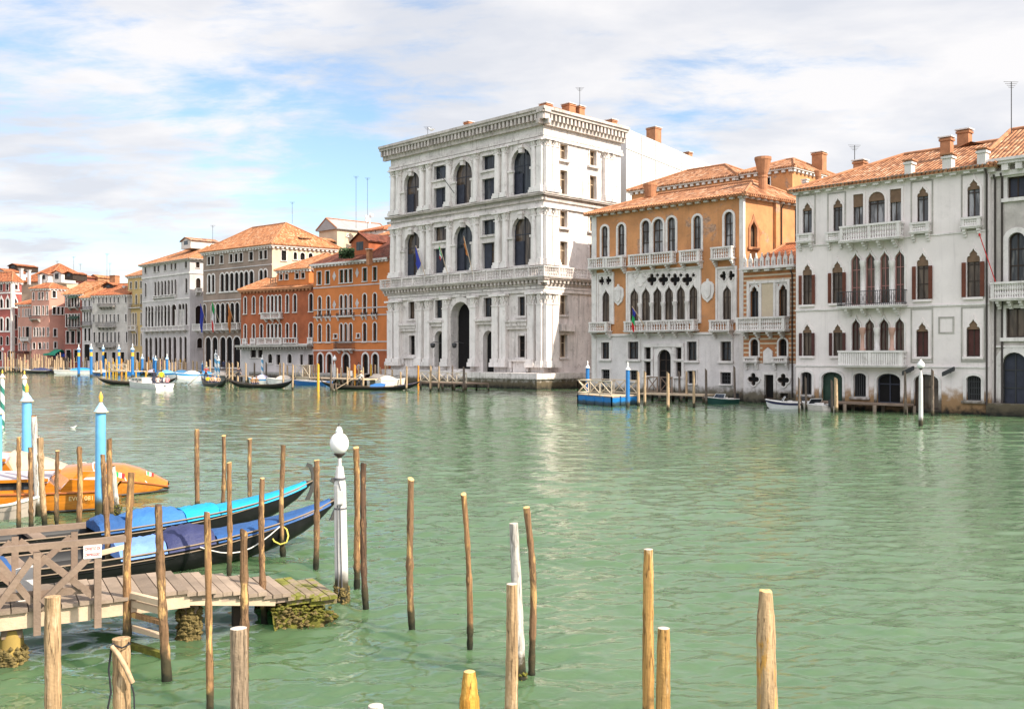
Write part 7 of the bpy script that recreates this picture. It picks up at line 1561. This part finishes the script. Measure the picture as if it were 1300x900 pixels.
# ------------------------------------------------------------------ docks and landing stages across the water
M['pontoon'] = surf('bright_blue_pontoon_paint', (.012, .17, .46), .1, 1, stain=.15, stain_col=(.02, .1, .25), rough=.5, water=(.35, (.03, .06, .08), (.012, .02, .02))); M['railbeige'] = plain('beige_painted_rail', (.55, .46, .34), .6)
def plat(name, label, pts, z, skirt, railsides, mat, dmat='wood_pale', rz=None, railh=1.05, legs=False, cat='pontoon'):
    P = [Vector((p.x, p.y, 0)) for p in pts]; o = P[0]; t = thing(name, label, cat, o); Q = [p-o for p in P]
    m = MB(); n = len(Q)
    if legs:
        for i in range(n):
            a, c = Q[i], Q[(i+1) % n]; k = max(1, int((c-a).length/1.8))
            for jx in range(k): p = a+(c-a)*(jx/k); mq = MB(); mq.box(p.x-.09, p.x+.09, p.y-.09, p.y+.09, -.5, z-.13); mq.build('pile', M[mat], t)
    else:
        m.add([(p.x, p.y, -.4) for p in Q]+[(p.x, p.y, z-.04) for p in Q], [(i, (i+1) % n, n+(i+1) % n, n+i) for i in range(n)])
        for i in range(n):
            a, c = Q[i], Q[(i+1) % n]; k = max(2, int((c-a).length/1.1))
            for jx in range(k+1): p = a+(c-a)*(jx/k); m.box(p.x-.05, p.x+.05, p.y-.05, p.y+.05, -.2, z-.045)
        m.build('hull', M[mat], t)
    m = MB(); m.add([(p.x, p.y, z) for p in Q]+[(p.x, p.y, z-.12) for p in Q], [tuple(range(n))]+[(i, (i+1) % n, n+(i+1) % n, n+i) for i in range(n)]); m.build('deck', M[dmat], t)
    m = MB()
    for i in railsides:
        a, c = Q[i], Q[(i+1) % n]; L = (c-a).length; k = max(1, round(L/1.5)); up = Vector((0, 0, 1))
        for jx in range(k+1): p = a+(c-a)*(jx/k); m.box(p.x-.04, p.x+.04, p.y-.04, p.y+.04, z, z+railh)
        for h in (railh, .12): m.bar(a+up*(z+h), c+up*(z+h), .07)
        for jx in range(k):
            p, q = a+(c-a)*(jx/k), a+(c-a)*((jx+1)/k); m.bar(p+up*(z+.12), q+up*(z+railh), .05); m.bar(p+up*(z+railh), q+up*(z+.12), .05)
    if railsides: m.build('railing', M['railbeige'], t)
    return t
A, B_, C = gp(733.5, 512), gp(776.6, 516), gp(809, 513.5); plat('pontoon', 'bright blue floating pontoon with beige railings in front of the ochre palace', [A, B_, C, A+C-B_], .72, True, (0, 2, 3), 'pontoon')
def line(x0, x1, y0, y1, w): 
    a, c = gp(x0, y0), gp(x1, y1); d = (c-a).normalized(); nrm = Vector((-d.y, d.x, 0)); return [a, c, c+nrm*w, a+nrm*w]
plat('walkway', 'wooden walkway with short cross braced rails before the ochre palace door', line(811, 893, 508.5, 511.5, 2.0), .62, False, (), 'fardark', legs=True, cat='landing stage')
for x0, x1, lb in ((822, 834.5, 'left of the ochre palace door'), (838.5, 853, 'right of the ochre palace door')):
    a, c = gp(x0, 508), gp(x1, 508.5); t = thing('railing', 'cross braced wooden rail panel '+lb, 'railing', a); m = MB(); u = c-a; up = Vector((0, 0, 1)); z = .62
    for p in (Vector((0, 0, 0)), u): m.box(p.x-.05, p.x+.05, p.y-.05, p.y+.05, z, z+1.3)
    for h in (1.25, .15): m.bar(up*(z+h), u+up*(z+h), .08)
    m.bar(up*(z+.15), u+up*(z+1.25), .06); m.bar(up*(z+1.25), u+up*(z+.15), .06); m.build('brace', M['wood_rail'], t)
plat('walkway', 'plank walkway on thin piles before the doors of the white palace at right', line(1036, 1150, 519.5, 524.5, 1.2), .55, False, (), 'wood_grey', 'wood_rail', legs=True, cat='landing stage')
plat('landing_stage', 'wooden landing stage with pale cross rails beside the steps of the tall white palace', line(534, 592, 493.5, 496, 3.0), .75, False, (0,), 'fardark', 'wood_rail', legs=True, cat='landing stage')
plat('landing_stage', 'gondola landing stage with a pale railed end before the orange palace', line(373, 462, 487.5, 490.5, 3.5), .85, False, (), 'fardark', legs=True, cat='landing stage')
x = plat('railing', 'pale cross braced gate panel on the landing stage of the orange palace', line(375, 393, 488, 488.6, .12), .86, False, (0,), 'railbeige', 'railbeige', railh=1.5, cat='railing')
plat('landing_stage', 'long wooden landing stage of the far left bank', line(2, 68, 471.2, 472.6, 2.5), .8, False, (), 'farwood', legs=True, cat='landing stage')
plat('landing_stage', 'orange painted landing stage before the yellow house', line(135, 160, 478.6, 479, 4), 1.0, False, (0, 3), 'faryellow', 'wood_pale', legs=True, cat='landing stage')
plat('landing_stage', 'low landing stage before the grey brown palace', line(278, 314, 482.3, 483.8, 2.5), .7, False, (), 'fardark', legs=True, cat='landing stage')
t = thing('sign', 'small white square sign on a post at the landing stage of the orange palace', 'sign', gp(444.5, 489)); D = t.location.y; m = MB(); z = at(444.5, 474, D).z; m.box(-.28, .28, -.03, .03, z-.32, z+.32); m.build('panel', M['white'], t); MB().tube([(0, .08, -.5), (0, .08, z+.2)], .06, 6).build('pole', M['farwood'], t)
# kiosk and awnings on the left bank
P = gp(129, 472.6); t = thing('kiosk', 'red and orange kiosk under a beige awning on the far left bank', 'kiosk', (P.x, P.y+2, .95)); k = P.y/F
m = MB(); m.box(-9*k, 9*k, 0, 3, 0, 21*k); m.build('wall', M['f_red'], t); m = MB(); m.box(1.5*k, 8.5*k, -.05, .0, 2*k, 20*k); m.build('shutter', M['faryellow'], t)
m = MB(); m.add([(-12*k, -1.2, 22*k), (12*k, -1.2, 22*k), (3*k, 1.5, 27*k), (-3*k, 1.5, 27*k), (-12*k, 4, 22*k), (12*k, 4, 22*k)], [(0, 1, 2, 3), (3, 2, 5, 4), (0, 3, 4), (1, 5, 2)]); m.build('awning', M['canvas'], t)
for x0, x1, yt, mt, lb in ((43, 62, 446.5, 'awn_green', 'green awning over the stalls of the far left quay'), (57, 84, 448.5, 'awn_blue', 'deep blue awning over the stalls of the far left quay'), (84, 120, 447.5, 'awn_dark', 'dark awning before the dull red house')):
    M.setdefault('awn_green', cloth('green_awning', (.02, .24, .15))); M.setdefault('awn_blue', cloth('blue_awning', (.02, .06, .33))); M.setdefault('awn_dark', cloth('dark_awning', (.05, .05, .06)))
    a, c = gp(x0, 471.9), gp(x1, 472.2); t = thing('market_awning', lb, 'awning', (a.x, a.y+3, .95)); u = c-a; k = a.y/F; h = (471-yt)*k*.92; m = MB(); v = Vector((-u.y, u.x, 0)).normalized()*3
    b0, b1 = Vector((0, 0, h-.9)), u+Vector((0, 0, h-.9)); m.add([b0, b1, b1+v*.5+Vector((0, 0, .9)), b0+v*.5+Vector((0, 0, .9)), b0+v, b1+v, b0-Vector((0, 0, .35)), b1-Vector((0, 0, .35))], [(0, 1, 2, 3), (3, 2, 5, 4), (0, 6, 7, 1)]); m.build('canopy', M[mt], t, fix=False)
    m = MB()
    for p in (b0, b1, (b0+b1)/2): m.box(p.x-.05, p.x+.05, p.y-.05, p.y+.05, 0, h-.9)
    m.build('leg', M['iron'], t)
# ------------------------------------------------------------------ posts across the water
proto = {}
def fpost(px, yt, yb, w, mat, lb, grp):
    P = gp(px, yb); D = P.y; h = at(px, yt, D).z; r = w*D/F/2
    if mat not in proto:
        m = MB(); m.tube([(0, 0, -.2), (.02, .01, .3), (-.015, .0, .6), (.0, .0, 1)], [1.0, 1.03, .97, .9], 8); m2 = m.build('mooring_post', M[mat]); 
        for v in m2.data.vertices: v.co.z = v.co.z
        proto[mat] = m2.data; bpy.data.objects.remove(m2)
    # unit post scaled by mesh so that wood grain keeps its size
    me = proto[mat].copy()
    tl = RN.uniform(-.02, .02)
    for v in me.vertices: z = v.co.z*h; v.co.x = v.co.x*r+tl*z; v.co.y *= r; v.co.z = z
    o = bpy.data.objects.new('mooring_post', me); link(o); o.location = P; tag(o, lb, 'mooring post', grp); return o
OC = ((810.6, 471.7, 515, 3.6, 'farwood', 'left of a pair at the right edge of the blue pontoon'), (818.5, 471.7, 516, 3.4, 'farwood', 'right of a pair at the right edge of the blue pontoon'), (848, 473, 521, 4, 'farwood', 'standing alone before the ochre palace door, nearest to the viewer'), (862.8, 471.7, 509, 3, 'fardark', 'right of the ochre palace door, shaded'), (871.4, 471.7, 510, 3, 'farwood', 'leaning one before the ochre palace walkway'), (881, 471, 517, 3.3, 'farwood', 'at the right end of the ochre palace walkway'), (885.4, 464, 506, 3, 'fardark', 'dark one behind the end of the ochre palace walkway'), (896.7, 469, 513, 3.3, 'fardark', 'at the bow of the dark green motorboat'), (904.6, 463, 507, 3, 'fardark', 'dark one behind the dark green motorboat'), (933, 465.5, 512, 3, 'fardark', 'dark one at the stern of the dark green motorboat'),
      (1014.5, 480, 524.5, 3, 'fardark', 'between the two white motorboats at right'), (1023.5, 479, 520, 3, 'fardark', 'over the bow of the small cream motorboat'), (1056.5, 483, 523, 3.2, 'fardark', 'left of a pair at the stern of the small cream motorboat'), (1061.5, 480, 524, 5, 'farwood', 'thick right one of a pair at the stern of the small cream motorboat'), (1149.8, 472, 526, 3.4, 'fardark', 'left of the distant white lamp post'), (1183.8, 470, 528, 4, 'fardark', 'right of the distant white lamp post'),
      (546.3, 464.3, 497, 2.6, 'farwood', 'left of the landing stage beside the white palace steps'), (557, 464.8, 496, 2.5, 'farwood', 'second on the landing stage beside the white palace steps'), (574, 464, 495, 2.2, 'fardark', 'dark one on the landing stage beside the white palace steps'), (588.5, 466, 497, 3, 'fardark', 'at the right end of the landing stage beside the white palace steps'), (531, 464, 494, 2.4, 'farorange', 'orange one before the white palace'), (516, 465, 496, 2.4, 'farwood', 'left of the orange one before the white palace'), (508.5, 472, 491, 2.3, 'farwood', 'behind the raft of cream boats, right'), (404, 462, 496.5, 3.4, 'faryellow', 'yellow one at the landing stage of the orange palace'), (450, 463, 490, 3, 'farorange', 'orange one before the door of the orange palace'), (471, 462.5, 487, 2.4, 'faryellow', 'thin yellow one right of the orange palace door'))
for px, yt, yb, w, mt, lb in OC: fpost('%s' % px and px, yt, yb, w, mt, 'post '+lb, 'posts along the far bank')
cl = 'one of the sunlit posts crowded along the landing stage before the orange palace'
for px, yt, yb in ((371.5, 463, 495), (386, 464, 484), (388.5, 463, 484), (391.5, 462.5, 484), (396, 464, 485), (400, 463, 485), (428, 467, 489), (433, 466, 488), (441, 466, 491), (444, 467, 489), (455.5, 464, 488), (461, 466, 493.5), (476.5, 463, 487), (482.5, 466, 487), (489, 463, 489), (492.5, 463, 486), (498, 469, 489)): fpost(px, yt, yb, 2.3, 'farwood', cl, cl)
cl = 'one of the dark piles bunched beside the small lamp post by the orange palace'
for px, yt, yb in ((420, 463, 495), (422.3, 487, 498), (426.3, 486, 498)): fpost(px, yt, yb, 2.4, 'fardark', cl, cl)
cl = 'one of the mooring posts standing before the grey brown palace'
for px, yt, yb in ((288, 460, 482), (291, 461, 485), (295, 461, 486), (302, 460, 489), (312.5, 461, 486), (267, 457, 479), (262, 459, 479), (250, 459, 478), (245, 458, 478)): fpost(px, yt, yb, 2.2, 'farwood', cl, cl)
cl = 'one of the mooring posts standing before the red brick palace'
for px, yt, yb in ((323, 461, 484), (338, 460, 484), (355.5, 461, 486), (359.5, 461, 488.5), (365, 464, 486)): fpost(px, yt, yb, 2.2, 'farwood' if px > 350 else 'fardark', cl, cl)
cl = 'one of the pale posts crowded along the bank before the pale grey palace'
for px in (123, 128, 134, 139, 143.5, 148, 154, 158.5, 162.5, 165, 171, 174, 177.5, 184, 187, 190.5, 193, 200, 203, 206.5, 209, 215, 218.5, 222, 229, 232.5, 236): fpost(px+RN.uniform(-.6, .6), 457+RN.uniform(-1.5, 3.5), 475.5+RN.uniform(-.4, 2.2), RN.uniform(1.6, 2.6), 'farwood' if RN.random() < .85 else 'faryellow', cl, cl)
cl = 'one of the thin brown posts crowded along the landing stage at the far left'
for px in (7, 10, 13.5, 17, 20, 23, 26, 28, 31, 34, 36.5, 40, 42, 45, 47, 49, 52, 54, 55.5, 58, 61, 63, 66, 69, 72, 75, 78, 81, 84, 87, 90, 94, 97, 104, 107, 110): fpost(px+RN.uniform(-.8, .8), 455+RN.uniform(-3, 4), 472+RN.uniform(-.2, 2.0), RN.uniform(1.3, 2.3), 'farwood' if RN.random() < .8 else 'fardark', cl, cl)
# ------------------------------------------------------------------ gulls
def gull(label, loc, rz, s_, fly=False):
    t = thing('gull', label, 'bird', loc, rz); T = lambda p: (p[0]*s_, p[1]*s_, p[2]*s_)
    m = MB(T); m.tube([(-.20, 0, .10), (-.12, 0, .09), (0, 0, .08), (.10, 0, .11), (.16, 0, .19), (.19, 0, .21), (.23, 0, .20)], [.012, .05, .075, .06, .035, .035, .01], 8); m.build('body', M['white'], t)
    m = MB(T)
    for sg in (-1, 1):
        if fly: m.add([(.05, sg*.05, .12), (-.08, sg*.05, .12), (.08, sg*.30, .24), (-.05, sg*.30, .22), (-.05, sg*.62, .16)], [(0, 1, 3, 2), (2, 3, 4)])
        else: m.add([(.07, sg*.05, .13), (-.08, sg*.075, .12), (-.28, sg*.03, .13), (-.05, sg*.04, .16)], [(0, 1, 2, 3)])
    m.build('wing', plain('grey_wing', (.42, .42, .43), .7), t); m = MB(T); m.tube([(.22, 0, .2), (.28, 0, .185)], [.012, .004], 5); m.build('beak', M['faryellow'], t)
gull('white gull floating on the open water behind the blue poles', gp(93, 543.5)-Vector((0, 0, .03)), .4, .7)
p = GR.f.W3(GR.f.u(556), 1.0, GR.f.z(556, 168.5)); gull('pale gull perched on the cornice of the tall white palace', p, 2.8, 1.9)
M['f_white2'] = M['f_white']
# more craft and gear crowding the far left bank
for i, (x0, y0, x1, y1, cv, lb) in enumerate(((64, 474, 30, 473.4, 'tarp_navy', 'long dark covered boat at the landing stage of the far left'), (136, 476.5, 118, 476, 'tarp_cream', 'cream covered boat beside the orange landing stage'), (200, 476.5, 184, 476, 'tarp_lilac', 'lilac covered boat behind the white launch'), (240, 478, 214, 477.6, 'tarp_ltblue', 'light blue covered boat before the porch of the pale grey palace'), (268, 479.5, 243, 479, 'tarp_bright', 'bright blue covered boat before the corner of the pale grey palace'))):
    mb2(lb, x0, y0, x1, y1, B=1.0, hull='hull_blue' if i % 2 else 'gondola', stripe='stripe_blue' if i > 2 else 'gold_trim', cover=cv, h0=.55, screen=False, motor=False)

RN.seed(77)
cl = 'one of the sunlit posts in the tall thicket behind the landing stage, far left'
for i in range(34): fpost(6+i*3.2+RN.uniform(-1, 1), 448+RN.uniform(-3, 7), 471.6+RN.uniform(-.1, .6), RN.uniform(1.2, 2.0), RN.choice(('farwood', 'farwood', 'fardark')), cl, cl)
cl = 'one of the light posts in the back row before the pale grey palace'
for i in range(30): fpost(122+i*4.2+RN.uniform(-1.4, 1.4), 456+RN.uniform(-3, 6), 475+RN.uniform(-.2, .8), RN.uniform(1.3, 2.2), RN.choice(('farwood', 'farwood', 'farwood', 'farorange')), cl, cl)
cls = [((.5, .1, .1), 'in red'), ((.06, .08, .2), 'in blue'), ((.6, .57, .52), 'in white'), ((.05, .05, .05), 'in black'), ((.45, .3, .12), 'in ochre'), ((.1, .25, .15), 'in green'), ((.4, .2, .3), 'in mauve'), ((.3, .28, .26), 'in grey')]
for i in range(8):
    P = gp(30+i*11+RN.uniform(-2, 2), 471.7); P.z = .95; P.y += 2; person('pedestrian '+cls[i][1]+' on the far left quay among the posts', P, RN.uniform(0, 6), 'standing', cls[i][0], hair=i % 3, group='pedestrians on the far left quay')
for i in range(8):
    P = gp(190+i*7.5+RN.uniform(-2, 2), 474.6); P.z = .95; person('pedestrian '+cls[(i*3) % 8][1]+' on the quay before the pale grey palace', P, RN.uniform(0, 6), 'standing', cls[(i*3) % 8][0], hair=(i+1) % 3, group='pedestrians before the pale grey palace')
